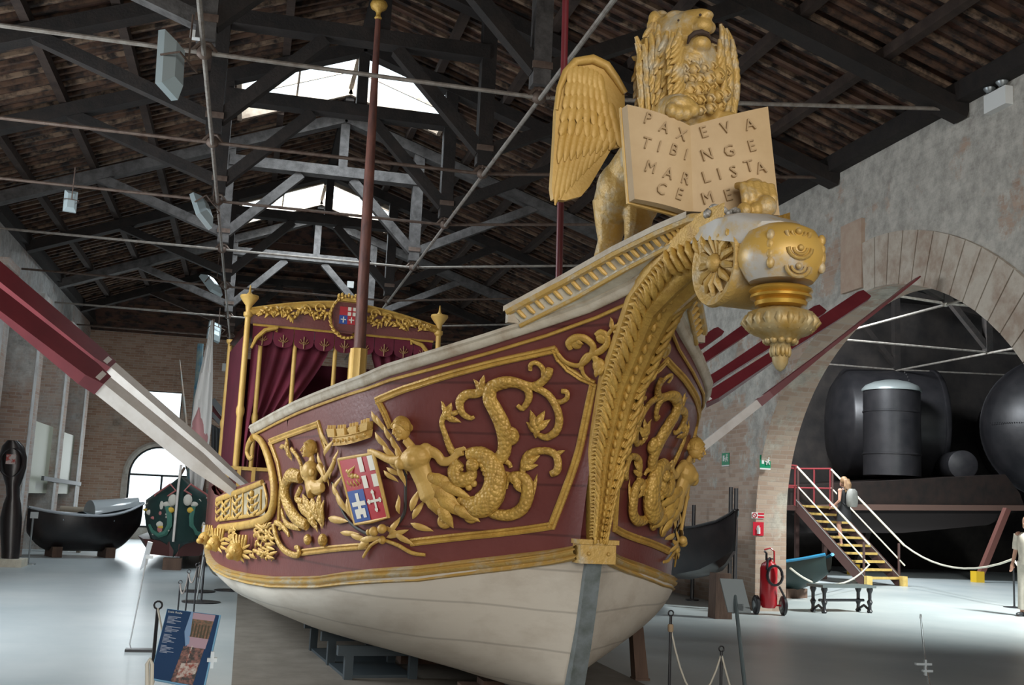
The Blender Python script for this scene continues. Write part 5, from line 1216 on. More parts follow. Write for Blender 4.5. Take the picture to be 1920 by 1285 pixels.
b = MB(); b.lathe([(.65, 0), (.65, h_*.24), (.665, h_*.245), (.665, h_*.26), (.65, h_*.265), (.65, h_*.74), (.665, h_*.745), (.665, h_*.76), (.65, h_*.765), (.65, h_)], (0, 0, 0), 40); b.build('shell', BOIL, t, 50)
b = MB(); b.lathe([(.68, h_), (.68, h_+.05), (.60, h_+.14), (.42, h_+.22), (.2, h_+.27), (.02, h_+.29)], (0, 0, 0), 40); b.build('domed_lid', mat('grey_dome', (.32, .36, .36), .35, .3), t, 50)
c3 = at(1990, 800, 'Y', 28.5); d3 = unit(npv((.55, .83, 0))); R3 = frame_of(d3)
t = thing('boiler', 'huge round-fronted riveted boiler at the right edge beyond the arch', 'boiler', tuple(c3)); t.scale = (1.33,)*3
b = MB(); b.lathe([(.02, -.42), (.5, -.38), (1.0, -.24), (1.45, .02), (1.62, .2), (1.66, .5), (1.70, .52), (1.70, .70), (1.66, .72), (1.66, 3.2), (.02, 3.3)], (0, 0, 0), 56, R3); b.build('shell', BOIL, t, 60)
b = MB(); rivets(b, R3, (0, 0, 0), 1.69, .56, 80, .016); rivets(b, R3, (0, 0, 0), 1.69, .66, 80, .016)
for k_ in range(60): b.ball(R3 @ npv((-1.0+k_*.035, .12, -.26+.000*k_)) if False else R3 @ npv((-1.5+k_*.05, -.05, -.40+.34*((-1.5+k_*.05)/1.5)**2)), .014, n=5, m=4)
b.build('rivet_row', BOIL, t, 40)
c4 = at(1806, 872, 'Y', 28.6); R4 = frame_of((.3, .95, 0)); t = MB(); t.lathe([(.02, -.05), (.36, -.03), (.43, 0), (.43, 1.2), (.02, 1.22)], tuple(c4), 28, R4)
tag(t.build('small_drum', BOIL, smooth=50), 'small black drum lying between the two boilers', 'drum')
# iron hull plate carrying them
HYY = 27.6
hp = thing('iron_hull_section', 'long rusty iron hull section carrying the boilers, propped off the floor', 'hull section', tuple(at(1740, 905, 'Y', HYY)))
o_ = npv(at(1740, 905, 'Y', HYY))
def hq(px, py): return at(px, py, 'Y', HYY)-o_
b = MB(); b.prism([hq(1440, 912), hq(1590, 906), hq(1885, 890), hq(1912, 925), hq(1920, 948), hq(1600, 946), hq(1440, 948)], (0, 0, 0), (0, 4.5, 0)); b.build('upper_plate', RUST, hp, 0)
b = MB(); b.prism([hq(1440, 948), hq(1600, 946), hq(1920, 948), hq(1930, 958), hq(1600, 957), hq(1440, 958)], (0, -.08, 0), (0, .1, 0)); b.build('edge_bar', mat('rubbed_rust_edge', (.12, .07, .055), .6, .2), hp, 0)
b = MB(); b.prism([hq(1440, 950), hq(1925, 952), hq(1860, 985), hq(1700, 1000), hq(1440, 1000)], (0, .15, 0), (0, 4.3, 0)); b.build('lower_plate', solid('black_bottom_plate', (.014, .010, .010), .7), hp, 0)
for lab, (x0, y0), (x1, y1), Yv in (('slanting reddish prop with a yellow foot under the iron hull, in front', (1888, 955), (1833, 1098), 27.2), ('slanting dark prop under the iron hull behind the stairs', (1640, 958), (1600, 1060), 29.0)):
    p1 = at(x1, y1, 'Y', Yv); p0 = at(x0, y0, 'Y', Yv); p1[2] = 0.0; t = thing('prop', lab, 'prop', tuple(p1))
    b = MB(); b.beam((0, 0, .02), p0-p1, .16, .16, up=(0, 1, 0)); b.build('timber', mat('reddish_prop_paint', (.13, .05, .04), .6) if Yv < 28 else RUST, t, 0)
    b = MB(); b.bx((-.13, -.13, 0), (.13, .13, .30)); b.build('foot_guard', mat('safety_yellow', (.60, .38, .02), .5), t, 0)
# staircase
SB = MB(); YEL = mat('stair_nosing', (.70, .50, .16), .5, 0, (.50, .34, .10), 6); STR = mat('brown_red_steel', (.07, .034, .03), .5); REDR = mat('red_rail_paint', (.20, .03, .035), .4); RAILM = mat('pale_handrail', (.68, .64, .52), .35, .1); SLV = mat('worn_stringer_edge', (.40, .42, .40), .4, .4)
BLp = npv((14.62, 24.0, 0)); wv = npv((.94, .34, 0))*1.32; uv = npv((-.40, .917, 0)); NS = 10; RISE, RUN = .185, .205
t = thing('staircase', 'brown steel staircase with yellow edged steps climbing to the left', 'staircase', tuple(BLp))
for i in range(NS):
    a = uv*RUN*(i+.2)+npv((0, 0, RISE*(i+1)))
    b = MB(); b.prism([a, a+wv, a+wv+uv*.24, a+uv*.24], (0, 0, -.035), (0, 0, 0)); b.build('tread', STR, t, 0)
    b = MB(); b.beam(a, a+wv, .05, .06); b.build('step_edge', YEL, t, 0)
top_ = uv*RUN*NS+npv((0, 0, RISE*NS))
for off in (npv((0, 0, 0)), wv):
    b = MB(); b.beam(off-uv*.05+npv((0, 0, .02)), off+top_, .05, .26); b.build('stringer', STR, t, 0)
    b = MB(); b.beam(off-uv*.05+npv((0, 0, .17)), off+top_+npv((0, 0, .15)), .06, .02); b.build('stringer_edge', SLV, t, 0)
    for h2, r_ in ((1.0, .028), (.52, .020)):
        b = MB(); b.tube([off-uv*.12+npv((0, 0, h2-.02)), off+top_+npv((0, 0, h2))], r_, 8); b.build('handrail', RAILM, t)
    for q in (0.02, .98):
        b = MB(); p = off+top_*q; b.tube([p, p+npv((0, 0, 1.0))], .032, 8); b.build('rail_post', STR, t)
    b = MB(); b.box(off-uv*.08+npv((0, 0, .12)), (.14, .14, .24)); b.build('foot_guard', YEL, t, 0)
b = MB(); q = top_; lw0 = q-wv*1.7; b.prism([lw0, q+wv, q+wv+uv*1.1, lw0+uv*1.1], (0, 0, -.12), (0, 0, 0)); b.build('landing', STR, t, 0)
for r0, r1 in ((q+wv, q+wv+uv*1.1), (lw0+uv*1.1, q+wv+uv*1.1), (lw0, q)):
    b = MB()
    for h2 in (.5, 1.02): b.tube([r0+npv((0, 0, h2)), r1+npv((0, 0, h2))], .025, 7)
    for d_ in (0.03, .5, .97): b.tube([r0*(1-d_)+r1*d_, r0*(1-d_)+r1*d_+npv((0, 0, 1.02))], .025, 7)
    b.build('landing_rail', REDR, t)
for off in (-wv*1.6, wv*.9):
    for d_ in (.1, 1.0): b = MB(); b.beam(q+off+uv*d_+npv((0, 0, -.1)), npv(((q+off+uv*d_)[0], (q+off+uv*d_)[1], 0)), .1, .1, up=(0, 1, 0)); b.build('leg', STR, t, 0)
# ---------------------------------------------------------------- people
SKIN = mat('skin', (.50, .28, .20), .5, 0, (.44, .23, .16), 5); HAIR = mat('light_brown_hair', (.20, .11, .055), .6, 0, (.30, .18, .09), 12); DRESS = mat('black_dress', (.012, .012, .014), .8)
def person(name, label, pos, yaw, H_, pose, cloth, hair=True, dress=True):
    t = thing(name, label, 'person', tuple(pos), yaw)
    s_ = H_/1.7; b = MB(); J = {k_: npv(v)*s_ for k_, v in pose.items()}
    def limb(ks, rr_): b.tube([J[k_] for k_ in ks], [r*s_ for r in rr_], 12)
    limb(['pel', 'waist', 'chest', 'neck0'], [.135, .115, .135, .06]); b.ball(J['chest']+npv((0, 0, .05))*s_, npv((.165, .10, .09))*s_); b.ball(J['pel'], npv((.15, .115, .11))*s_)
    limb(['neck0', 'neck', 'head'], [.05, .046, .05]); b.ball(J['head']+npv((0, 0, .03))*s_, npv((.075, .092, .115))*s_, None, 16, 12); b.ball(J['head']+npv((0, -.05, -.04))*s_, npv((.05, .05, .055))*s_)
    b.ball(J['head']+npv((0, -.098, -.005))*s_, npv((.012, .018, .018))*s_)
    for sd in 'LR':
        limb(['sh'+sd, 'el'+sd, 'wr'+sd], [.052, .038, .026]); b.ball(J['sh'+sd], .06*s_); w_ = J['wr'+sd]; d_ = unit(w_-J['el'+sd]); b.tube([w_-d_*.02*s_, w_+d_*.05*s_, w_+d_*.09*s_], [.026*s_, .036*s_, .028*s_], 8)
        x_ = unit(np.cross(d_, npv((0, 1, .2))))
        for k_, ln in zip((-1.5, -.5, .5, 1.5), (.065, .078, .074, .058)): f0 = w_+d_*.08*s_+x_*k_*.017*s_; b.tube([f0, f0+d_*ln*.6*s_, f0+d_*ln*s_+npv((0, -.012, 0))*s_], [.0095*s_, .009*s_, .007*s_], 6)
        b.tube([w_+d_*.02*s_+x_*.02*s_, w_+d_*.05*s_+x_*.045*s_, w_+d_*.075*s_+x_*.05*s_], [.011*s_, .010*s_, .008*s_], 6)
        limb(['hip'+sd, 'kn'+sd, 'an'+sd], [.085, .055, .036]); b.ball(J['kn'+sd]*.75+J['an'+sd]*.25+npv((0, .02, 0))*s_, npv((.05, .055, .09))*s_); a_ = J['an'+sd]; b.tube([a_+npv((0, .04, -.045))*s_, a_+npv((0, -.03, -.045))*s_, a_+npv((0, -.14, -.06))*s_], [.036*s_, .04*s_, .028*s_], 8)
    body_ = b.build('body', SKIN, t, 60, remesh=.012)
    return t, J, s_
base = {'pel': (0, 0, .93), 'waist': (0, 0, 1.08), 'chest': (0, 0, 1.28), 'neck0': (0, .0, 1.42), 'neck': (0, -.005, 1.47), 'head': (0, -.02, 1.57),
        'shL': (.17, 0, 1.38), 'shR': (-.17, 0, 1.38), 'hipL': (.08, 0, .90), 'hipR': (-.08, 0, .90)}
stepp = dict(base); stepp.update(elL=(.22, .02, 1.12), wrL=(.24, -.15, .98), elR=(-.22, .0, 1.12), wrR=(-.24, -.18, 1.0), knL=(.09, -.10, .50), anL=(.09, -.02, .07), knR=(-.09, -.24, .66), anR=(-.09, -.16, .26+.0))
wp = BLp+uv*RUN*5.1+wv*.42+npv((0, 0, RISE*5)); uyaw = math.atan2(uv[1], uv[0])+PI/2
t, J, s_ = person('person', 'person with long hair, black dress and grey backpack climbing the stairs', wp, uyaw, 1.66, stepp, None)
b = MB(); b.loft([[(cx_*rx, cy_*ry, z) for cx_, cy_ in [(math.cos(a), math.sin(a)) for a in np.linspace(0, 2*PI, 17)[:-1]]] for z, rx, ry in ((.58, .20, .19), (.75, .19, .17), (.92, .17, .145), (1.06, .135, .125), (1.2, .155, .13), (1.32, .17, .12), (1.38, .14, .09))]); b.build('dress', DRESS, t, 60)
b = MB(); b.ball((0, .0, 1.60), (.09, .105, .115), n=16, m=10); b.tube([(0, .06, 1.62), (0, .12, 1.50), (.02, .13, 1.38), (0, .12, 1.28)], [.085, .09, .075, .03], 12)
for i in range(7): a = -1.2+i*.4; b.tube([(.08*math.sin(a), .06+.03*math.cos(a), 1.6), (.11*math.sin(a), .10, 1.45), (.10*math.sin(a), .12, 1.30)], [.02, .03, .012], 7)
b.build('hair', HAIR, t, 60, remesh=.014)
b = MB(); b.loft([[(cx_*rx, .24+cy_*ry, z) for cx_, cy_ in [(math.copysign(abs(math.cos(a))**.6, math.cos(a)), math.copysign(abs(math.sin(a))**.6, math.sin(a))) for a in np.linspace(0, 2*PI, 17)[:-1]]] for z, rx, ry in ((.95, .12, .07), (1.0, .15, .10), (1.2, .15, .11), (1.34, .13, .09), (1.40, .08, .05))]); bp_ = b.build('backpack', mat('grey_backpack', (.18, .18, .17), .7, 0, (.25, .25, .23), 6), t, 50)
b = MB()
for sg in (-1, 1): b.tube([(sg*.09, .15, 1.38), (sg*.11, .02, 1.43), (sg*.12, -.11, 1.34), (sg*.13, -.10, 1.15), (sg*.12, .12, 1.0)], .014, 7)
b.build('strap', DRESS, t)
stand = dict(base); stand.update(elL=(.24, .03, 1.12), wrL=(.16, -.16, 1.05), elR=(-.25, .03, 1.12), wrR=(-.27, -.04, .88), knL=(.10, -.02, .49), anL=(.12, .0, .075), knR=(-.10, -.02, .49), anR=(-.14, .0, .075))
t, J, s_ = person('person', 'person in pale clothes standing at the right edge beside the rope', (13.50, 16.9, 0), -1.2, 1.74, stand, None)
PALE = mat('pale_clothing', (.55, .50, .42), .8, 0, (.42, .38, .32), 6); 
b = MB(); b.loft([[(math.cos(a)*rx, math.sin(a)*ry, z) for a in np.linspace(0, 2*PI, 17)[:-1]] for z, rx, ry in ((.90, .18, .14), (1.05, .17, .13), (1.25, .19, .14), (1.38, .20, .13), (1.46, .11, .08))])
for sg in (-1, 1): b.tube([(sg*.18, 0, 1.41), (sg*.23, .02, 1.25), (sg*.25, .03, 1.16)], [.08, .07, .065], 10)
b.build('shirt', PALE, t, 60)
b = MB()
for sg in (-1, 1): b.tube([(sg*.08, 0, .95), (sg*.11, -.01, .5), (sg*.135, .0, .12)], [.12, .085, .075], 12)
b.build('trousers', PALE, t, 60)
b = MB(); b.ball((0, .0, 1.665), (.088, .10, .085), n=14, m=9); b.build('hair', mat('grey_hair', (.25, .22, .2), .7), t)
b = MB()
for sg in (-1, 1): b.ball((sg*.13, -.06, .04), (.05, .14, .04))
b.build('shoe', BLACK, t)
# ---------------------------------------------------------------- bench, ropes, boats beside the arch
def bench(p, ang, L_=1.2, H_=.46):
    t = thing('bench', 'low dark bench with ornate cast legs on the floor below the stairs', 'bench', tuple(p), ang)
    b = MB(); b.bx((-L_/2, -.19, H_-.045), (L_/2, .19, H_)); b.build('seat', mat('grey_green_slab', (.10, .12, .12), .4), t, 0)
    for sg in (-1, 1):
        for q in (-1, 1):
            b = MB(); b.lathe([(.035, 0), (.05, .03), (.03, .06), (.028, .12), (.05, .18), (.028, .22), (.03, .32), (.055, .38), (.05, H_-.045)], (sg*(L_/2-.09), q*.13, 0), 10); b.build('leg', BLACK, t)
        b = MB(); b.tube([(sg*(L_/2-.09), -.15, .03), (sg*(L_/2-.09), 0, .12), (sg*(L_/2-.09), .15, .03)], .022, 6); b.build('foot_bar', BLACK, t)
    b = MB(); b.tube([(-L_/2+.1, 0, .2), (L_/2-.1, 0, .2)], .024, 7); b.build('stretcher', BLACK, t)
bench((9.85, 16.9, 0), .25)
def rope(pts, sag, r, label, group='sagging ropes of the barriers', m_=None):
    b = MB(); out = []
    for (a, c_), s_ in zip(zip(pts[:-1], pts[1:]), sag if hasattr(sag, '__len__') else [sag]*(len(pts)-1)):
        a = npv(a); c_ = npv(c_); N_ = 10
        for k_ in range(N_+(1 if c_ is pts[-1] else 0)): u = k_/N_; out.append(a*(1-u)+c_*u-npv((0, 0, s_*4*u*(1-u))))
    out.append(npv(pts[-1])); b.tube(out, r, 6); return tag(b.build('barrier_rope', m_ or ROPE), label, 'rope', group)
def rpost(p, h_, label, hook=True, r=.011, disc=.14, m_=None, top=None):
    t = thing('barrier_post', label, 'post', (p[0], p[1], 0), 0, 'slim barrier posts')
    b = MB(); b.tube([(0, 0, .01), (0, 0, h_)], r, 8); b.build('pole', m_ or BLACK, t)
    b = MB(); b.lathe([(disc, 0), (disc, .012), (disc*.3, .022), (r, .03)], (0, 0, 0), 20); b.build('base', BLACK, t)
    b = MB(); b.tube([(.022*math.cos(a), 0, h_+.02+.022*math.sin(a)) for a in np.linspace(0, 2*PI, 11)], .006, 6); b.build('ring', m_ or BLACK, t)
    return t
pr1 = at(1902, 1140, 'Z', 0); rpost(pr1, .92, 'barrier post at the far right in front of the yellow footed prop', r=.018, disc=.2)
sR = BLp+wv-uv*.1; rope([sR+npv((0, 0, 1.0)), (pr1[0], pr1[1], .93), at(1975, 1115, 'Y', pr1[1]-1.0)], [.35, .12], .022, 'thick pale rope from the stair rail to the right hand barrier post')
sL = BLp-uv*.1; rope([sL+npv((0, 0, .5)), at(1560, 1096, 'Y', 21.0), at(1482, 1066, 'Y', 17.6)], [.12, .1], .018, 'pale rope hanging between the arch pier and the stairs')
def boat(name, label, p, ang, L_, B_, D_, sheer_b, sheer_s, cols, cat='boat', deck=None, keelz=.25):
    """simple clinker boat: +y is the bow"""
    t = thing(name, label, cat, tuple(p), ang); rings = []; n_ = 24; gw = []
    for i in range(n_+1):
        u = i/n_; y = (u-.5)*L_; w_ = B_/2*(math.sin(PI*min(1, max(0, (u*.94+.04))))**.65); w_ = max(w_, .02)
        sh = D_+sheer_b*max(0, (u-.5)*2)**2.2+sheer_s*max(0, (.5-u)*2)**2.2; kz_ = keelz*0+.02+(.55*D_+sheer_b*.5)*max(0, (u-.72)/.28)**2+(.4*D_+sheer_s*.4)*max(0, (.22-u)/.22)**2
        rings.append([(w_*math.sin(a)**.8 if a > 0 else 0, y, sh-(sh-kz_)*math.cos(PI/2-0)*(1-(a/(PI/2)))**1.0) if False else (w_*(1-(1-k_/8)**2.2)**.7 if k_ else 0.001, y, kz_+(sh-kz_)*(k_/8)**1.3) for k_, a in enumerate(np.linspace(0, PI/2, 9))]); gw.append((w_, y, sh))
    b = MB(); b.grid(rings); b.grid([[(-x_, y_, z_) for x_, y_, z_ in r] for r in rings]); b.grid([[(x_*.95, y_, z_+.02) for x_, y_, z_ in r] for r in rings]); b.grid([[(-x_*.95, y_, z_+.02) for x_, y_, z_ in r] for r in rings]); b.build('hull', cols[0], t, 50)
    b = MB(); b.tube([(x_+.01, y_, z_) for x_, y_, z_ in gw], .04, 6, .8); b.tube([(-x_-.01, y_, z_) for x_, y_, z_ in gw], .04, 6, .8); b.build('gunwale', cols[1], t, 50)
    if deck:
        for nm, a0, a1 in deck:
            b = MB(); rr_ = [g for g in gw if a0*L_-L_/2 <= g[1] <= a1*L_-L_/2]; b.grid([[(-g[0], g[1], g[2]), (-g[0]*.5, g[1], g[2]+.05*min(1, g[0]*4)), (0, g[1], g[2]+.07*min(1, g[0]*4)), (g[0]*.5, g[1], g[2]+.05*min(1, g[0]*4)), (g[0], g[1], g[2])] for g in rr_]); b.build(nm, cols[2], t, 60)
    b = MB()
    for u in (.32, .5, .68): g = gw[int(u*n_)]; b.bx((-g[0]*.95, g[1]-.09, g[2]-.14), (g[0]*.95, g[1]+.09, g[2]-.11))
    b.build('thwart', cols[2], t, 0)
    return t
GREENB = mat('green_bottom_paint', (.03, .10, .06), .5); BLUEB = mat('bright_blue_paint', (.03, .24, .45), .4)
# two-tone rowboat in the arch
bt_ = boat('rowboat', 'small rowboat with bright blue rim inside the arch left of the stairs', (10.05, 20.75, .10), PI+.38, 3.9, 1.15, .50, .28, .3, [mat('dark_green_hull', (.016, .035, .035), .4), BLUEB, BROWNW])
b = MB()
for i in range(3):
    pass
for y_ in (-1.1, 1.1): g = MB(); g.bx((-.3, y_-.1, -.12), (.3, y_+.1, .08)); g.build('cradle', BROWNW, bt_, 0)
# ---------------------------------------------------------------- black gondola behind the bow
GB = mat('gondola_black', (.010, .009, .010), .30, 0, (.02, .015, .015), 5, spec=.6)
gp0 = at(1345, 1160, 'Z', 0)
gt_ = thing('gondola', 'black gondola-like boat on posts by the wall behind the bow', 'boat', (7.0, 15.6, 0), 0)
def gq(px, py, X): return at(px, py, 'X', X)-npv((7.0, 15.6, 0))
# centre profile: y from back (20.5) to the bow tip (14.9)
sec = [(14.95, 1.60, 1.30, .015), (15.02, 1.54, 1.0, .05), (15.3, 1.42, .80, .14), (15.8, 1.32, .62, .28), (16.6, 1.26, .48, .42), (17.6, 1.22, .42, .52), (19, 1.2, .42, .55), (20.5, 1.22, .50, .5), (22, 1.35, .7, .3), (23, 1.6, 1.3, .03)]
b = MB(); rg_ = []
for y, zt_, zb_, w_ in sec: rg_.append([(x_*w_, y-15.6, z) for x_, z in [(-1, zt_), (-.97, zt_-(zt_-zb_)*.4), (-.7, zb_+.06*(w_ > .1)), (0, zb_), (.7, zb_+.06*(w_ > .1)), (.97, zt_-(zt_-zb_)*.4), (1, zt_), (.9, zt_+.02), (0, zt_-.05*(w_ > .2)), (-.9, zt_+.02)]])
b.loft(rg_); b.build('hull', GB, gt_, 40)
b = MB(); b.tube([(-w_-.01, y-15.6, zt_) for y, zt_, zb_, w_ in sec], .022, 6); b.tube([(w_+.01, y-15.6, zt_) for y, zt_, zb_, w_ in sec], .022, 6); b.build('rail', GB, gt_)
for y, lab in ((15.45, 'square brown timber post carrying the bow end of the black gondola'), (21.0, 'square brown timber post carrying the rear of the black gondola')):
    b = MB(); b.loft([[(7.0+a*r, y+c_*r, z) for a, c_ in ((-1, -1), (1, -1), (1, 1), (-1, 1))] for z, r in ((0, .135), (.4, .125), (.66, .12))]); tag(b.build('timber_post', BROWNW, smooth=0), lab, 'post', 'timber posts under the gondola')
for (px, top_y, bot_y, X, lab) in ((1368, 914, 1075, 7.75, 'tall black pole standing at the bow of the gondola, left of the pair'), (1378, 916, 1075, 7.8, 'tall black pole standing at the bow of the gondola, right of the pair'), (1298, 947, 1100, 7.85, 'short black pole behind the middle of the gondola')):
    p = at(px, bot_y, 'X', X); q = at(px, top_y, 'X', X); b = MB(); b.tube([(p[0], p[1], 0), (p[0], p[1], q[2])], .035, 8); b.lathe([(.12, 0), (.12, .02), (.035, .03)], (p[0], p[1], 0), 14); tag(b.build('black_pole', BLACK), lab, 'pole', 'black poles by the gondola')
# ---------------------------------------------------------------- signs on the pier
GRN = mat('sign_green', (.0, .22, .10), .4); SRED = mat('sign_red', (.50, .01, .03), .4); SWH = mat('sign_white', (.62, .64, .62), .5)
def sign_y(px, py, w_, h_, name, label, main, draw, Y=None, X=None):
    if Y is not None: p = at(px, py, 'Y', Y-.012); ex = npv((1, 0, 0)); n_ = npv((0, -1, 0))
    else: p = at(px, py, 'X', X-.012); ex = npv((0, -1, 0)); n_ = npv((-1, 0, 0))
    t = thing(name, label, 'sign', tuple(p)); ez = npv((0, 0, 1))
    def rect(u0, v0, u1, v1, d0, d1, nm, m_):
        b = MB(); q = [ex*u+ez*v for u, v in ((u0*w_, v0*h_), (u1*w_, v0*h_), (u1*w_, v1*h_), (u0*w_, v1*h_))]; b.prism(q, n_*d0, n_*d1); b.build(nm, m_, t, 0)
    rect(-.5, -.5, .5, .5, -.012, .0, 'plate', main); draw(rect, t, ex, ez, n_, w_, h_); return t
def runner(rect, t, ex, ez, n_, w_, h_):
    rect(-.34, -.18, -.12, .30, .0, .003, 'door_symbol', SWH); rect(-.5, -.62, .5, -.5, -.01, .0, 'caption_strip', SWH)
    b = MB(); b.box(n_*.003+ex*.05*w_+ez*.0, (.02, .02, .02)); 
    P = lambda u, v: n_*.004+ex*u*w_+ez*v*h_
    b.tube([P(.25, .22), P(.22, .05), P(.12, -.12), P(.10, -.25)], .012, 6); b.tube([P(.22, .02), P(.32, -.1), P(.36, -.22)], .012, 6); b.tube([P(.08, .12), P(.25, .14), P(.38, .06)], .009, 6); b.ball(P(.27, .31), .02); b.tube([P(-.06, .02), P(.06, .02)], .009, 5)
    b.build('running_figure', SWH, t)
YJ = AC+AH
sign_y(1435, 866, .19, .21, 'exit_sign', 'green running-man exit sign facing the camera on the brick pier', GRN, runner, Y=YJ-.16)
sign_y(1360, 861, .30, .21, 'exit_sign', 'green exit sign seen at an angle on the long wall left of the pier edge', GRN, runner, X=RW)
def fire(rect, t, ex, ez, n_, w_, h_):
    b = MB(); P = lambda u, v: n_*.004+ex*u*w_+ez*v*h_; b.tube([P(.0, -.38), P(.0, .1)], .03, 8); b.tube([P(0, .1), P(0, .25)], .012, 6); b.tube([P(0, .24), P(-.12, .18), P(-.18, -.1)], .007, 5); b.build('extinguisher_symbol', SWH, t)
sign_y(1422, 992, .19, .22, 'extinguisher_sign', 'square red extinguisher sign on the pier above the trolley', SRED, fire, Y=YJ)
def nosm(rect, t, ex, ez, n_, w_, h_):
    P = lambda u, v: n_*.003+ex*u*w_+ez*v*h_; b = MB(); b.tube([P(-.27, 0)+ex*.038*math.cos(a)+ez*.038*math.sin(a) for a in np.linspace(0, 2*PI, 15)], .006, 5); b.tube([P(-.27, 0)-ex*.025+ez*.025, P(-.27, 0)+ex*.025-ez*.025], .005, 5); b.build('prohibition_ring', SRED, t)
    rect(.0, .12, .5, .45, 0, .003, 'caption_band', SRED); rect(.0, -.40, .5, -.05, 0, .003, 'caption_band', SRED)
sign_y(1421, 967, .22, .10, 'prohibition_sign', 'small white and red prohibition sign above the extinguisher sign', SWH, nosm, Y=YJ)
# ---------------------------------------------------------------- extinguisher trolley
ERED = mat('extinguisher_red', (.42, .012, .02), .3, coat=.3)
ep = at(1438, 1141, 'Z', 0); ep = npv((8.16, 16.15, 0)); 
t = thing('extinguisher_trolley', 'red wheeled fire extinguisher with black hose against the brick pier', 'fire extinguisher', tuple(ep), -.15)
b = MB(); b.lathe([(.02, .10), (.10, .11), (.135, .17), (.135, .72), (.11, .79), (.05, .83), (.035, .88)], (-.02, 0, 0), 24); b.build('tank', ERED, t)
for sg in (-1, 1):
    b = MB(); b.lathe([(.06, -.03), (.12, -.035), (.15, -.02), (.15, .02), (.12, .035), (.06, .03)], (sg*.22, .0, .15), 24, Rx); b.build('wheel', BLACK, t)
    b = MB(); b.lathe([(.02, -.045), (.065, -.04), (.065, .04), (.02, .045)], (sg*.22, 0, .15), 14, Rx); b.build('hub_cap', STEEL, t)
b = MB(); b.tube([(-.22, 0, .15), (.22, 0, .15)], .016, 6); b.tube([(.10, .12, .12), (.12, .15, .6), (.12, .17, .98), (.06, .17, 1.03), (-.04, .17, 1.0)], .014, 6); b.tube([(-.12, .12, .12), (-.1, .15, .6), (.10, .16, .62)], .012, 6); b.build('frame', ERED, t)
b = MB(); b.tube([(.02+.12*math.cos(a), -.16-.01*k_/8, .62+.15*math.sin(a)) for k_, a in enumerate(np.linspace(0, 4*PI, 33))], .02, 7); b.tube([(-.02, -.05, .88), (-.08, -.12, .85), (-.1, -.16, .7)], .018, 7); b.tube([(.10, -.15, .45), (.2, -.1, .3), (.24, -.02, .2)], .018, 7); b.build('hose', BLACK, t)
b = MB(); b.tube([(-.06, 0, .84), (-.06, 0, .95), (-.1, -.03, .98)], .018, 6); b.lathe([(.03, 0), (.03, .02)], (.0, -.06, .86), 10); b.build('valve', BLACK, t)
# ---------------------------------------------------------------- info stands and barriers in front on the right
def lectern_at(px, py, Y, w_, h_, foot, label, tilt, m_, name='info_stand', base=None):
    p = at(px, py, 'Y', Y); t = thing(name, label, 'information stand', (foot[0], foot[1], 0))
    o = npv((foot[0], foot[1], 0)); 
    return t, p-o
f = at(1398, 1300, 'Z', 0); t, q = lectern_at(1378, 1118, 9.9, .24, .3, f, 'grey tilted information stand beside the red extinguisher trolley', .6, STEEL)
b = MB(); ex = unit(npv((1, .1, -.02))); ey = unit(npv((-.05, .45, .85))); n_ = np.cross(ex, ey); corners = [q+ex*a*.125+ey*c_*.17 for a, c_ in ((-1, -1), (1, -1), (1, 1), (-1, 1))]
b.prism(corners, (0, 0, 0), n_*.012); b.build('panel', mat('panel_back_grey', (.30, .35, .37), .5), t, 0)
b = MB(); b.tube([(0, 0, 0), q*npv((1, 1, 0))*.5+npv((0, 0, q[2]*.5)), q], .018, 8); b.bx((-.2, -.12, 0), (.2, .12, .012)); b.build('stem', mat('galvanised_tube', (.20, .26, .28), .4, .5), t)
b = MB(); b.box(q-ey*.11-npv((0, .015, 0)), (.09, .03, .06)); b.box(q-ey*.13+ex*.1, (.06, .02, .04)); b.build('clip', GLASS, t, 0)
pa = at(1254, 1320, 'Z', 0); rpost(pa, 1.5-.0-float(1.5-at(1254, 1155, 'Y', pa[1])[2]), 'black barrier post in front of the brown shoring timber, right of the bow', r=.012)
pb = at(1351, 1320, 'Z', 0); hb = float(at(1351, 1222, 'Y', pb[1])[2]); rpost(pb, hb, 'shorter black barrier post with a ring, between the timber and the grey stand', r=.012)
ha = float(at(1254, 1178, 'Y', pa[1])[2])
b = MB(); b.lathe([(.02, -.03), (.024, -.02), (.024, .02), (.02, .03)], (pa[0], pa[1], ha), 10); tag(b.build('rope_knot', mat('tan_rope_knot', (.36, .26, .16), .9)), 'tan rope knot tied round the tall black barrier post', 'knot')
rope([(pa[0], pa[1], ha), (pb[0], pb[1], hb-.02)], .42, .008, 'thin pale rope slung between the two black posts right of the bow')
rope([(pb[0], pb[1], hb-.02), at(1420, 1400, 'Y', pb[1]-.3)], .1, .008, 'thin pale rope falling from the shorter black post towards the grey stand')
# clear acrylic stand
f = at(1745, 1300, 'Z', 0); t = thing('acrylic_stand', 'nearly invisible clear acrylic stand on the empty floor at right', 'information stand', (f[0], f[1], 0)); o = npv((f[0], f[1], 0))
q0 = at(1726, 1152, 'Y', f[1])-o; q1 = at(1735, 1250, 'Y', f[1])-o
b = MB(); b.tube([(0, 0, .01), q1], .012, 8); b.tube([q1, q0], .008, 8); b.lathe([(.16, 0), (.16, .012), (.012, .02)], (0, 0, 0), 24); b.build('rod', GLASS, t)
b = MB(); b.box(q1+npv((-.02, 0, .02)), (.16, .03, .02)); b.box(q1+npv((.02, 0, -.04)), (.1, .03, .02)); b.box(q1+npv((.0, 0, -.01)), (.02, .02, .14)); b.build('clip', mat('frosted_clip', (.7, .78, .82), .2, 0, alpha=.6), t, 0)
b = MB(); b.tube([q0, q0+npv((-.002, 0, -.04))], .007, 6); b.build('cap', STEEL, t)
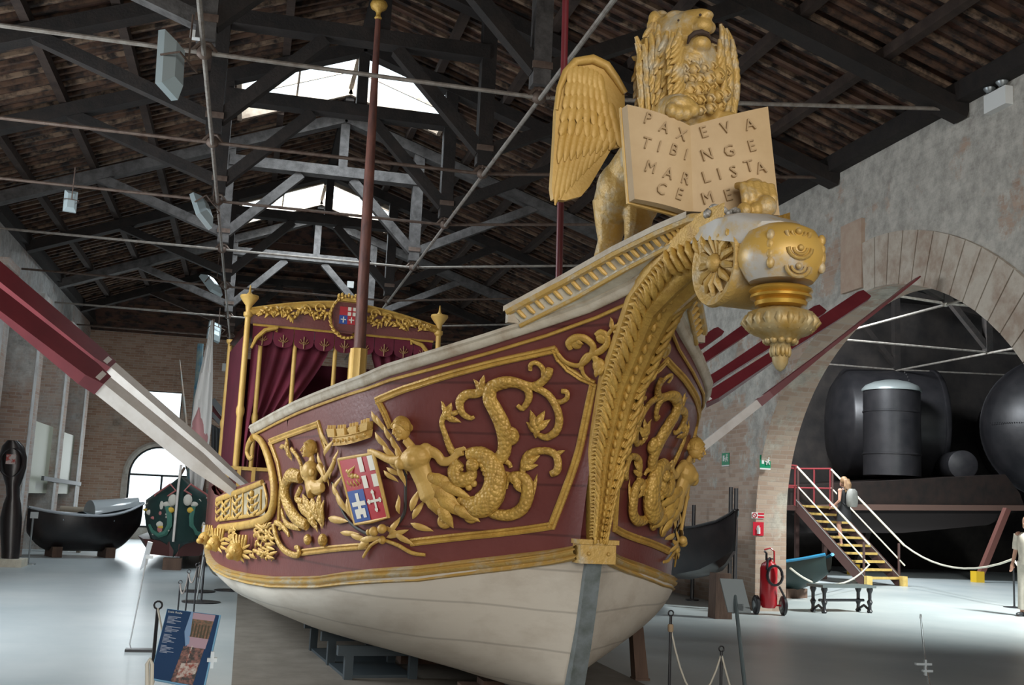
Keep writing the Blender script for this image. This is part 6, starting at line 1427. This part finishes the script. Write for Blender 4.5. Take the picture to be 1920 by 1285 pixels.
# ---------------------------------------------------------------- shoring under the barge
b = MB(); b.bx((.02, 6.5, 0), (3.55, 25.0, .006)); tag(b.build('floor_mat_and_shade', mat('worn_brown_mat_and_shade', (.13, .115, .095), .6, 0, (.19, .17, .145), 3, .1, 20), smooth=0), 'large flat brown-grey mat on the floor under the barge', 'mat')  # mat under the hull; its right part stands in for shade on the floor
sh0 = at(1200, 1275, 'Z', 0); top0 = at(1186, 1143, 'Y', sh0[1]+.05)
b = MB(); b.loft([[(sh0[0]+(top0[0]-sh0[0])*u+a*r, sh0[1]+c_*r, top0[2]*u) for a, c_ in ((-1, -1), (1, -1), (1, 1), (-1, 1))] for u, r in ((0, .062), (.5, .056), (1, .052))]); b.bx((sh0[0]-.07, sh0[1]-.07, 0), (sh0[0]+.07, sh0[1]+.07, .02))
tag(b.build('shoring_timber', BROWNW, smooth=0), 'upright brown timber shoring the right side of the white hull', 'timber')
SHM = mat('blue_grey_steel', (.035, .05, .06), .5, .3)
cr_ = thing('cradle_trestle', 'blue-grey steel trestle carrying the white hull from below at left', 'trestle', tuple(wld((-.75, 3.2, 0))), PSI)
def trs(y0, zt_):
    for x_ in (-.28, .28): b = MB(); b.beam((x_, y0, 0), (x_, y0, zt_), .07, .07, up=(0, 1, 0)); b.build('leg', SHM, cr_, 0)
    b = MB(); b.beam((-.38, y0, zt_), (.38, y0, zt_), .08, .08); b.build('cross_bar', SHM, cr_, 0)
trs(-.55, .24); trs(.25, .26); trs(1.2, .26)
b = MB(); b.bx((-.3, -.5, .0), (.3, 1.2, .03)); b.build('base_plate', SHM, cr_, 0)
for q, (y0, x0) in enumerate(((1.6, 0), (3.6, 0), (6.5, 0), (9.5, 0))):
    p = wld((x0, y0, 0)); b = MB(); b.box((p[0], p[1], .06), (.7, .3, .12)); b.box((p[0], p[1], .14), (.4, .25, .05)); tag(b.build('keel_block', BROWNW, smooth=0), 'dark timber block under the keel of the barge, %s' % ['nearest the bow', 'second from the bow', 'third from the bow', 'under the canopy'][q], 'timber', 'keel blocks under the barge')
# black machine parts under the port bilge behind the bow
b = MB(); p = wld((1.35, 1.9, 0)); b.loft([[(p[0]-.25+.05*k_, p[1]+a*.28, z) for a, z in ((-1, .55), (1, .6), (1, 1.05), (-1, .95))] for k_ in range(11)]); 
# ---------------------------------------------------------------- left side: boats, boards, stands
sb0 = npv((-1.12, 22.4, 0))
t = thing('painted_boat', 'dark boat with painted flowers and a white stem post, facing the camera', 'boat', tuple(sb0))
def pq(px, py, Y=22.4): return at(px, py, 'Y', Y)-sb0
DG = mat('dark_green_paint', (.008, .028, .026), .4, 0, (.014, .04, .035), 5); secs = []
out_ = [(338, 893), (318, 905), (290, 922), (268, 938), (265, 965), (268, 990), (276, 1012), (296, 1020)]
half = [(-(pq(*o)[0]-pq(338, 893)[0]), pq(*o)[2]) for o in out_]; xc = pq(338, 893)[0]
rows = []
for d_, s_, up_ in ((0.0, .0, 0), (.10, .55, 0), (.3, .85, 0), (.7, 1.0, 0), (2.0, 1.12, 0), (5.0, 1.15, -.05), (7, .9, 0)):
    L_ = [(xc-hx*s_, d_, z) for hx, z in half]+[(xc, d_+.0, half[-1][1]-.25)]; R__ = [(2*xc-x_, y_, z) for x_, y_, z in L_[::-1][1:]]
    rows.append(L_+R__)
b = MB(); b.loft(rows); b.build('hull', DG, t, 40)
b = MB(); b.tube([(xc, -.03, half[0][1]+.22), (xc-.015, -.05, half[0][1]-.2), (xc-.02, -.05, half[-1][1]+.05)], .024, 8); b.build('stem_post', OARWHT, t)
b = MB(); b.loft([[(xc+sx_*w_, d_, z) for sx_, z in ((-1, half[-1][1]+.06), (1, half[-1][1]+.06), (.75, .25), (-.75, .25))] for d_, w_ in ((.05, .10), (.5, .62), (2, .85), (6, .8))]); b.build('red_bottom', mat('dull_red_bottom', (.085, .025, .022), .6), t, 30)
PTW = mat('painted_white', (.5, .48, .42), .6); PTR = mat('painted_pink', (.42, .14, .13), .6); PTY = mat('painted_yellow', (.55, .36, .04), .6); PTG = mat('painted_green', (.05, .16, .12), .6)
def bs(px, py): 
    q = pq(px, py); k_ = abs(q[0]-xc)/ .62; return npv((q[0], -.03+.55*max(0, k_)**1.6, q[2]))
rr2 = random.Random(2)
for sg in (-1, 1):
    X_ = lambda px: 338+sg*(338-px)
    def deco(nm, m_, items):
        b = MB()
        for it in items:
            if it[0] == 'b': b.ball(bs(X_(it[1]), it[2])+npv((0, -.02, 0)), npv((it[3], 2, it[4]))/70, n=10, m=6)
            else: b.tube([bs(X_(x_), y_)+npv((0, -.02, 0)) for x_, y_ in it[1]], it[2], 6)
        b.build(nm, m_, t, 50)
    deco('pink_border', PTR, [('t', [(287, 945), (289, 928), (319, 908), (330, 920), (290, 947), (287, 945)], .018)])
    deco('painted_bird', PTW, [('b', 286, 962, 10, 5), ('b', 305, 948, 5, 9), ('b', 324, 938, 6, 8), ('b', 316, 946, 8, 4), ('b', 302, 984, 7, 5), ('t', [(267, 948), (280, 940), (290, 934)], .012)])
    deco('painted_flower', PTR, [('b', 303, 963, 5, 5), ('b', 301, 992, 5, 6), ('b', 324, 938, 3, 6), ('b', 292, 972, 8, 3)])
    deco('painted_yellow_flower', PTY, [('b', 320, 957, 5, 4), ('b', 290, 978, 3, 5), ('b', 302, 989, 5, 3), ('b', 271, 957, 5, 2)])
    deco('painted_garland', PTG, [('t', [(314, 950), (318, 970), (318, 985), (310, 1000), (298, 1004), (286, 998), (280, 985)], .055)])
    deco('garland_petals', PTW, [('b', 314+rr2.uniform(-3, 5), 955+i*5, 1.6, 1.6) for i in range(9)]+[('b', 310-i*5, 1000+rr2.uniform(-3, 5), 1.6, 1.6) for i in range(6)])
b = MB(); p = at(337, 1070, 'Z', 0); b.bx((sb0[0]+xc-.17, sb0[1]-.15, 0), (sb0[0]+xc+.17, sb0[1]+.15, half[-1][1]-.26)); tag(b.build('timber_block', BROWNW, smooth=0), 'dark upright timber block under the painted boat', 'timber')
# superstructure of the boat: pennant poles and roof
b = MB(); b.tube([(xc-.02, .2, half[0][1]), (xc+.06, .2, half[0][1]+.18)], .03, 6); b.build('foredeck', BROWNW, t, 0)
rt_ = thing('canopied_boat_roof', 'dark sloping cabin roof with pale edge behind the furled sail', 'cabin roof', tuple(at(420, 800, 'Y', 24.0)))
o = at(420, 800, 'Y', 24.0); 
def rq(px, py, Y=24.0): return at(px, py, 'Y', Y)-o
b = MB(); b.beam(rq(398, 750), rq(436, 798), .12, .14, up=(0, 1, 0)); b.beam(rq(396, 775), rq(428, 810), .08, .08, up=(0, 1, 0)); b.build('roof_edge', mat('grey_roof_edge', (.16, .17, .18), .5), rt_, 0)
b = MB()
for i in range(6): b.beam(rq(400+i*6, 800+i*2), rq(400+i*6, 900), .04, .04, up=(0, 1, 0))
b.prism([rq(396, 795), rq(432, 815), rq(432, 905), rq(396, 905)], (0, .05, 0), (0, .3, 0)); b.build('side_screen', mat('grey_slats', (.06, .065, .07), .7), rt_, 0)
b = MB(); b.prism([rq(399, 760), rq(432, 805), rq(430, 815), rq(398, 785)], (0, -.02, 0), (0, .05, 0)); b.build('red_panel', mat('dark_red_panel', (.12, .02, .025), .6), rt_, 0)
b = MB(); b.bx(rq(396, 905)-npv((0, 0, float(at(396, 905, 'Y', 24.0)[2]))), rq(432, 905)+npv((0, .4, 0))); b.build('cabin_base', DG, rt_, 0)
# furled sail
sp0 = at(375, 905, 'Y', 23.2); t = thing('furled_sail', 'tall furled white and pink sail standing behind the raised oars', 'sail', (sp0[0], 23.2, 0))
def sq_(px, py): p = at(px, py, 'Y', 23.2); return npv((p[0]-sp0[0], 0, p[2]))
cl_ = [(602, 396, 400, 0), (650, 386, 399, 0), (700, 374, 399, 0), (750, 364, 398, 0), (800, 358, 396, 1), (850, 355, 390, 1), (900, 356, 384, 0), (930, 358, 378, 0)]
rows = []
for y_, x0, x1, _ in cl_:
    L_, R__ = sq_(x0, y_), sq_(x1, y_); rows.append([L_*(1-u)+R__*u+npv((0, -.09*math.sin(PI*u)+.03*math.sin(u*19+y_*.02), 0)) for u in np.linspace(0, 1, 14)])
b = MB(); b.grid(rows); b.grid([[p+npv((0, .05, 0)) for p in r] for r in rows]); b.build('cloth', mat('white_sailcloth', (.60, .58, .55), .9), t, 60)
b = MB(); rws = []
for y_, x0, x1 in ((765, 372, 374), (790, 361, 382), (820, 357, 390), (850, 356, 386), (868, 358, 380)):
    L_, R__ = sq_(x0, y_), sq_(x1, y_); rws.append([L_*(1-u)+R__*u+npv((0, -.115*math.sin(PI*u)-.035, 0)) for u in np.linspace(0, 1, 9)])
b.grid(rws); b.grid([[p+npv((0, .03, 0)) for p in r] for r in rws]); b.build('pink_patch', mat('faded_pink_cloth', (.50, .24, .24), .9), t, 60)
b = MB(); b.tube([npv((sq_(390, 900)[0], .05, 0)), sq_(400, 598)+npv((0, .05, 0))], .03, 8); b.build('spar', BROWNW, t)
b = MB(); p0 = at(362, 890, 'Y', 26.0); p1 = at(376, 645, 'Y', 26.0); b.tube([(p0[0], 26, 0), p1*.5+npv((p0[0], 26, 0))*.5, p1], [.07, .09, .07], 8)
tag(b.build('blue_pole', mat('blue_pole_paint', (.02, .14, .24), .5, 0, (.25, .30, .26), 4)), 'blue and white carved pole just left of the furled sail', 'pole')
b = MB(); p0 = at(355, 860, 'Y', 27.0); p1 = at(337, 675, 'Y', 27.0); b.tube([(p0[0], 27, 0), p0, (p0+p1)/2, p1], [.05, .05, .07, .02], 8, .5)
tag(b.build('upright_oar', mat('pale_blue_grey', (.30, .36, .36), .6, 0, (.35, .22, .14), 3)), 'upright pale oar leaning left of the blue pole', 'oar')
# black boat with glossy deck
bb = boat('black_boat', 'black boat with a shiny curved deck against the left wall', (-3.3, 25.6, .10), -1.2, 2.35, 1.1, .80, .30, .12, [GB, mat('pale_gunwale', (.42, .46, .5), .3), mat('glossy_deck', (.30, .36, .40), .12)], deck=[('fore_deck', .45, 1.0)])
for y_ in (-.6, .5): g = MB(); g.bx((-.35, y_-.1, -.1), (.35, y_+.1, .12)); g.build('cradle', BROWNW, bb, 0)
g = MB(); rows = []
for k_ in range(10):
    u = k_/9; y_ = .05+u*1.02; w_ = .50*math.cos(u*1.45)**.6+.02; z_ = .82+.22*u; rows.append([(w_*math.cos(a), y_, z_+(.30-.12*u)*math.sin(a)) for a in np.linspace(0, PI, 11)])
g.grid(rows); g.add([rows[0][i] for i in range(11)], [tuple(range(11))]); g.build('curved_hood', mat('glossy_hood', (.42, .46, .48), .15), bb, 60)
b = MB(); p0, p1 = at(113, 957, 'Y', 27.2), at(160, 960, 'Y', 27.2); b.tube([p0, p1], .10, 12); b.tube([p1, p1+npv((.22, 0, -.01))], .018, 6); b.bx((p0[0], 27.1, 0), (p0[0]+.08, 27.3, p0[2])); b.bx((p1[0]-.1, 27.1, 0), (p1[0]-.02, 27.3, p1[2])); tag(b.build('windlass', mat('pale_wood_roller', (.30, .25, .19), .6)), 'horizontal wooden windlass roller behind the black boat', 'windlass')
# tall black carved stern post
vp = npv((-4.12, 22.0, 0)); t = thing('carved_post', 'tall glossy black carved post with a round head at the left edge', 'carved post', tuple(vp))
def vq(px, py): p = at(px, py, 'Y', 22.0); return (p[0]-vp[0], p[2])
prof = [(826, 14, 36), (836, 4, 46), (855, -2, 51), (875, 0, 50), (895, 6, 44), (912, 11, 38), (930, 12, 38), (945, 6, 40), (970, 0, 42), (1000, 0, 40), (1030, 2, 38), (1048, 2, 36)]
b = MB(); rows = []
for py, x0, x1 in prof:
    (a0, z), (a1, _) = vq(x0, py), vq(x1, py); m0_ = (a0+a1)/2; hw = (a1-a0)/2; rows.append([(m0_+hw*math.cos(a), .16*math.sin(a), max(z, .14)) for a in np.linspace(0, 2*PI, 17)[:-1]])
b.loft(rows); b.build('body', GB, t, 50)
b = MB(); a0, z = vq(24, 868); b.tube([(a0+.20*math.cos(a), -.14, z+.26*math.sin(a)) for a in np.linspace(0, 2*PI, 21)], .02, 6); b.build('rim', GB, t)
b = MB(); a0, z = vq(24, 862); b.bx((a0-.08, -.19, z-.09), (a0+.08, -.15, z+.09)); b.build('emblem_plate', mat('carved_white_red', (.45, .40, .38), .6, 0, (.35, .05, .04), 12, mix=(.45, .55)), t, 0)
b = MB(); b.bx((-.55, -.3, 0), (.30, .3, .14)); b.build('plinth', STONE, t, 0)
# pale display boards in the left wall bays
for (pxs, lab) in ((((62, 788), (97, 800), (90, 925), (53, 925)), 'pale blank display board in the left wall bay, nearer one'), (((115, 808), (139, 818), (130, 926), (104, 926)), 'pale blank display board in the left wall bay, further one')):
    P = [at(x_, y_, 'X', -4.55) for x_, y_ in pxs]; yc0, yc1 = min(P[0][1], P[3][1]), max(P[1][1], P[2][1]); z0_, z1_ = min(p[2] for p in P[2:]), max(p[2] for p in P[:2])
    b = MB(); b.bx((-4.60, (P[0][1]+P[3][1])/2, z0_), (-4.55, (P[1][1]+P[2][1])/2, (P[0][2]+P[1][2])/2)); tag(b.build('display_board', mat('pale_board', (.40, .42, .33), .6), smooth=0), lab, 'display board', 'pale boards on the left wall')
b = MB(); b.beam(at(80, 897, 'X', -4.42), at(150, 908, 'X', -4.42), .06, .10); tag(b.build('grey_spar', mat('dull_grey_bar', (.16, .17, .18), .7), smooth=0), 'grey horizontal spar crossing the two pale boards', 'spar')
b = MB(); f = at(53, 1055, 'Y', 22.6); b.tube([(f[0], 22.6, 0), (f[0], 22.6, float(at(57, 970, 'Y', 22.6)[2]))], .018, 6); b.box((f[0]+.02, 22.58, float(at(57, 966, 'Y', 22.6)[2])), (.14, .02, .12)); b.bx((f[0]-.12, 22.5, 0), (f[0]+.12, 22.7, .02)); tag(b.build('label_stand', STEEL, smooth=0), 'small white label on a stick right of the carved black post', 'label stand')
# foreground information board
t = thing('information_board', 'dark blue tilted information board with a picture, in the left foreground', 'information board', tuple(at(345, 1285, 'Z', 0)*npv((1, 1, 0))))
o = npv(t.location)
YB = 6.1
q = [at(314, 1143, 'Y', YB+.22), at(411, 1155, 'Y', YB+.18), at(381, 1290, 'Y', YB-.10), at(282, 1272, 'Y', YB-.06)]; q = [p-o for p in q]
def bq(u, v, d=0.0):
    p = (q[0]*(1-u)+q[1]*u)*(1-v)+(q[3]*(1-u)+q[2]*u)*v; n_ = unit(np.cross(q[1]-q[0], q[3]-q[0])); n_ = n_ if n_[1] < 0 else -n_; return p+n_*d
def bpatch(nm, m_, quads, d=.002):
    b = MB()
    for uv_ in quads: 
        if len(uv_) == 4 and not hasattr(uv_[0], '__len__'): u0, v0, u1, v1 = uv_; uv_ = [(u0, v0), (u1, v0), (u1, v1), (u0, v1)]
        b.prism([bq(u, v, d) for u, v in uv_], (0, 0, 0), bq(0, 0, .001)-bq(0, 0, 0))
    b.build(nm, m_, t, 0)
b = MB(); b.prism([bq(-.01, -.01), bq(1.03, -.01), bq(1.03, 1.01), bq(-.01, 1.01)], (0, 0, 0), bq(0, 0, -.012)-bq(0, 0, 0)); b.build('backing', mat('pale_blue_backing', (.20, .42, .62), .3), t, 0)
bpatch('navy_print', mat('navy_print_ink', (.025, .06, .14), .35), [(0, .0, 1, 1)])
bpatch('picture_sky', mat('print_sky', (.22, .35, .55), .4), [[(.46, 0), (.50, 0), (.56, .46), (.50, .5), (.42, .3)]], .0045)
bpatch('picture_facade', mat('print_facade', (.30, .17, .12), .4, 0, (.13, .12, .09), 60, mix=(.4, .6)), [[(.50, .01), (.93, .01), (.90, .36), (.52, .36)]], .004)
bpatch('picture_banner', mat('print_pink', (.45, .32, .38), .4), [[(.51, .01), (.93, .01), (.925, .10), (.51, .10)], [(.50, .36), (.90, .36), (.88, .50), (.53, .50)]], .0045)
bpatch('picture_columns', mat('print_columns', (.10, .085, .06), .4), [(.54+i*.06, .17, .57+i*.06, .36) for i in range(6)], .005)
bpatch('picture_crowd', mat('print_crowd', (.30, .16, .14), .4, 0, (.07, .07, .07), 45, mix=(.42, .58)), [[(.47, .50), (.86, .50), (.80, 1.0), (.38, 1.0)]], .004)
bpatch('picture_boat', mat('print_white', (.55, .50, .46), .4, 0, (.3, .1, .08), 40, mix=(.45, .6)), [[(.50, .74), (.82, .70), (.80, .85), (.46, .95)], [(.62, .48), (.64, .48), (.60, .72), (.58, .72)]], .005)
b = MB()
for (v0, n_, w_) in ((.10, 6, .26), (.25, 5, .30), (.37, 7, .24), (.53, 6, .26)):
    for i in range(n_):
        v = v0+i*.019; L_ = w_*(.7+.3*math.sin(i*2.3+v0*9)); b.prism([bq(.05, v, .003), bq(.05+L_, v, .003), bq(.05+L_, v+.008, .003), bq(.05, v+.008, .003)], (0, 0, 0), bq(0, 0, .001)-bq(0, 0, 0))
b.build('body_text', mat('print_text', (.35, .40, .50), .5), t, 0)
b = MB(); ex = unit(q[1]-q[0]); ey = unit(q[0]-q[3]); n_ = unit(np.cross(ex, ey)); p = bq(.16, .05, .004)
Mx = Matrix([[ex[0], ey[0], n_[0], p[0]], [ex[1], ey[1], n_[1], p[1]], [ex[2], ey[2], n_[2], p[2]], [0, 0, 0, 1]]); b.text('Scalè Reale', .017, .0005, Mx); b.build('title_text', SWH, t, 0)
b = MB(); b.tube([(.0, .35, 0), bq(.75, .6, -.03), bq(.8, .5, -.02)], .012, 8); b.bx((-.12, .2, 0), (.12, .5, .01)); b.build('stem', STEEL, t)
b = MB(); b.box(bq(1.05, .62), (.05, .03, .02)); b.box(bq(1.05, .62), (.018, .02, .085)); b.build('clip', mat('clear_clip', (.75, .82, .85), .15, 0, alpha=.7), t, 0)
# left barrier posts and ropes
LP = [(252, 1265, 1135, 6.0, 'barrier post immediately left of the blue information board'), (333, 1150, 1095, None, 'slim post far left of the line of barrier posts'), (347, 1155, 1075, None, 'slim post second from left in the line beyond the board'), (362, 1160, 1063, None, 'slim post third from left in the line beyond the board')]
posts_xyz = []
for px, by_, ty_, Yv, lab in LP:
    f = at(px+20, 1320, 'Z', 0) if Yv else at(px, by_, 'Z', 0)
    if Yv: f = npv((at(296, 1142, 'Y', 6.6)[0], 6.6, 0)); hh = float(at(296, 1142, 'Y', 6.6)[2])
    else: hh = float(at(px+3, ty_, 'Y', f[1])[2])
    rpost(f, hh, lab, r=.010, disc=.10); posts_xyz.append((f[0], f[1], hh))
rp_ = [at(377, 1130, 'Z', 0), at(371, 1110, 'Z', 0), at(433, 1108, 'Z', 0)]; hs = [float(at(381, 1045, 'Y', rp_[0][1])[2]), float(at(378, 1060, 'Y', rp_[1][1])[2]), float(at(435, 1050, 'Y', rp_[2][1])[2])]
for f, hh, lab in zip(rp_, hs, ('barrier post with round foot in front of the grey label stand', 'barrier post with round foot just behind the grey label stand', 'barrier post with round foot beside the lion masks')): rpost(f, hh, lab, r=.014, disc=.26)
rope([posts_xyz[1], posts_xyz[2], posts_xyz[3], (rp_[1][0], rp_[1][1], hs[1])], [.18, .15, .15], .010, 'thin rope zigzagging along the line of slim posts at left', m_=mat('grey_cord', (.25, .22, .2), .8))
rope([(rp_[0][0], rp_[0][1], hs[0]), (rp_[2][0], rp_[2][1], hs[2])], .25, .012, 'pale rope drooping below the lion masks of the barge')
b = MB(); b.tube([(posts_xyz[0][0], 6.6, posts_xyz[0][2]), at(307, 1200, 'Y', 6.3), at(285, 1290, 'Y', 6.0)], .006, 6); tag(b.build('barrier_rope', ROPE), 'pale rope hanging beside the blue information board', 'rope', 'sagging ropes of the barriers')
b = MB(); b.tube([at(276, 1300, 'Y', 5.6), at(276, 1245, 'Y', 5.6), at(281, 1236, 'Y', 5.6), at(285, 1246, 'Y', 5.6), at(284, 1300, 'Y', 5.6)], .010, 7); tag(b.build('rope_end', ROPE), 'short loop of pale rope at the bottom edge left of the blue board', 'rope')
f = at(368, 1128, 'Z', 0); t = thing('label_stand', 'grey label plate on a slanting stick beside the lion masks', 'label stand', (f[0], f[1], 0)); o = npv((f[0], f[1], 0)); pp_ = [at(x_, y_, 'Y', f[1])-o for x_, y_ in ((381, 985), (401, 987), (396, 1018), (375, 1015))]
b = MB(); b.prism(pp_, (0, 0, 0), (0, .015, 0)); b.build('plate', SWH, t, 0)
b = MB(); b.tube([(0, 0, 0), (pp_[2]+pp_[3]+pp_[0]+pp_[1])/4+npv((0, .02, 0))], .013, 7); b.lathe([(.2, 0), (.2, .01), (.02, .02)], (0, 0, 0), 20); b.build('stem', STEEL, t)
# clear acrylic stand at left
f = at(262, 1222, 'Z', 0); t = thing('acrylic_stand', 'clear bent acrylic stand on a black foot, left of the blue board', 'information stand', (f[0], f[1], 0)); o = npv((f[0], f[1], 0))
b = MB(); b.bx((-.13, -.06, 0), (.13, .06, .025)); b.build('foot', BLACK, t, 0)
Ya = float(f[1])
b = MB(); b.tube([at(262, 1221, 'Y', Ya)-o, at(246, 1219, 'Y', Ya)-o, at(243, 1208, 'Y', Ya)-o, at(262, 1115, 'Y', Ya)-o, at(276, 1040, 'Y', Ya)-o], .007, 7); b.build('bent_rod', mat('silvery_rod', (.45, .48, .5), .2, .5), t)
b = MB(); b.prism([at(x_, y_, 'Y', Ya)-o for x_, y_ in ((277, 1016), (286, 1018), (275, 1060), (262, 1070))], (0, 0, 0), (0, .06, 0)); b.build('tilted_plate', mat('mirror_plate', (.6, .66, .72), .15, .5), t, 0)
b = MB(); b.box(at(280, 1045, 'Y', Ya)-o, (.07, .03, .03)); b.build('clip', mat('white_clip', (.7, .75, .78), .3), t, 0)
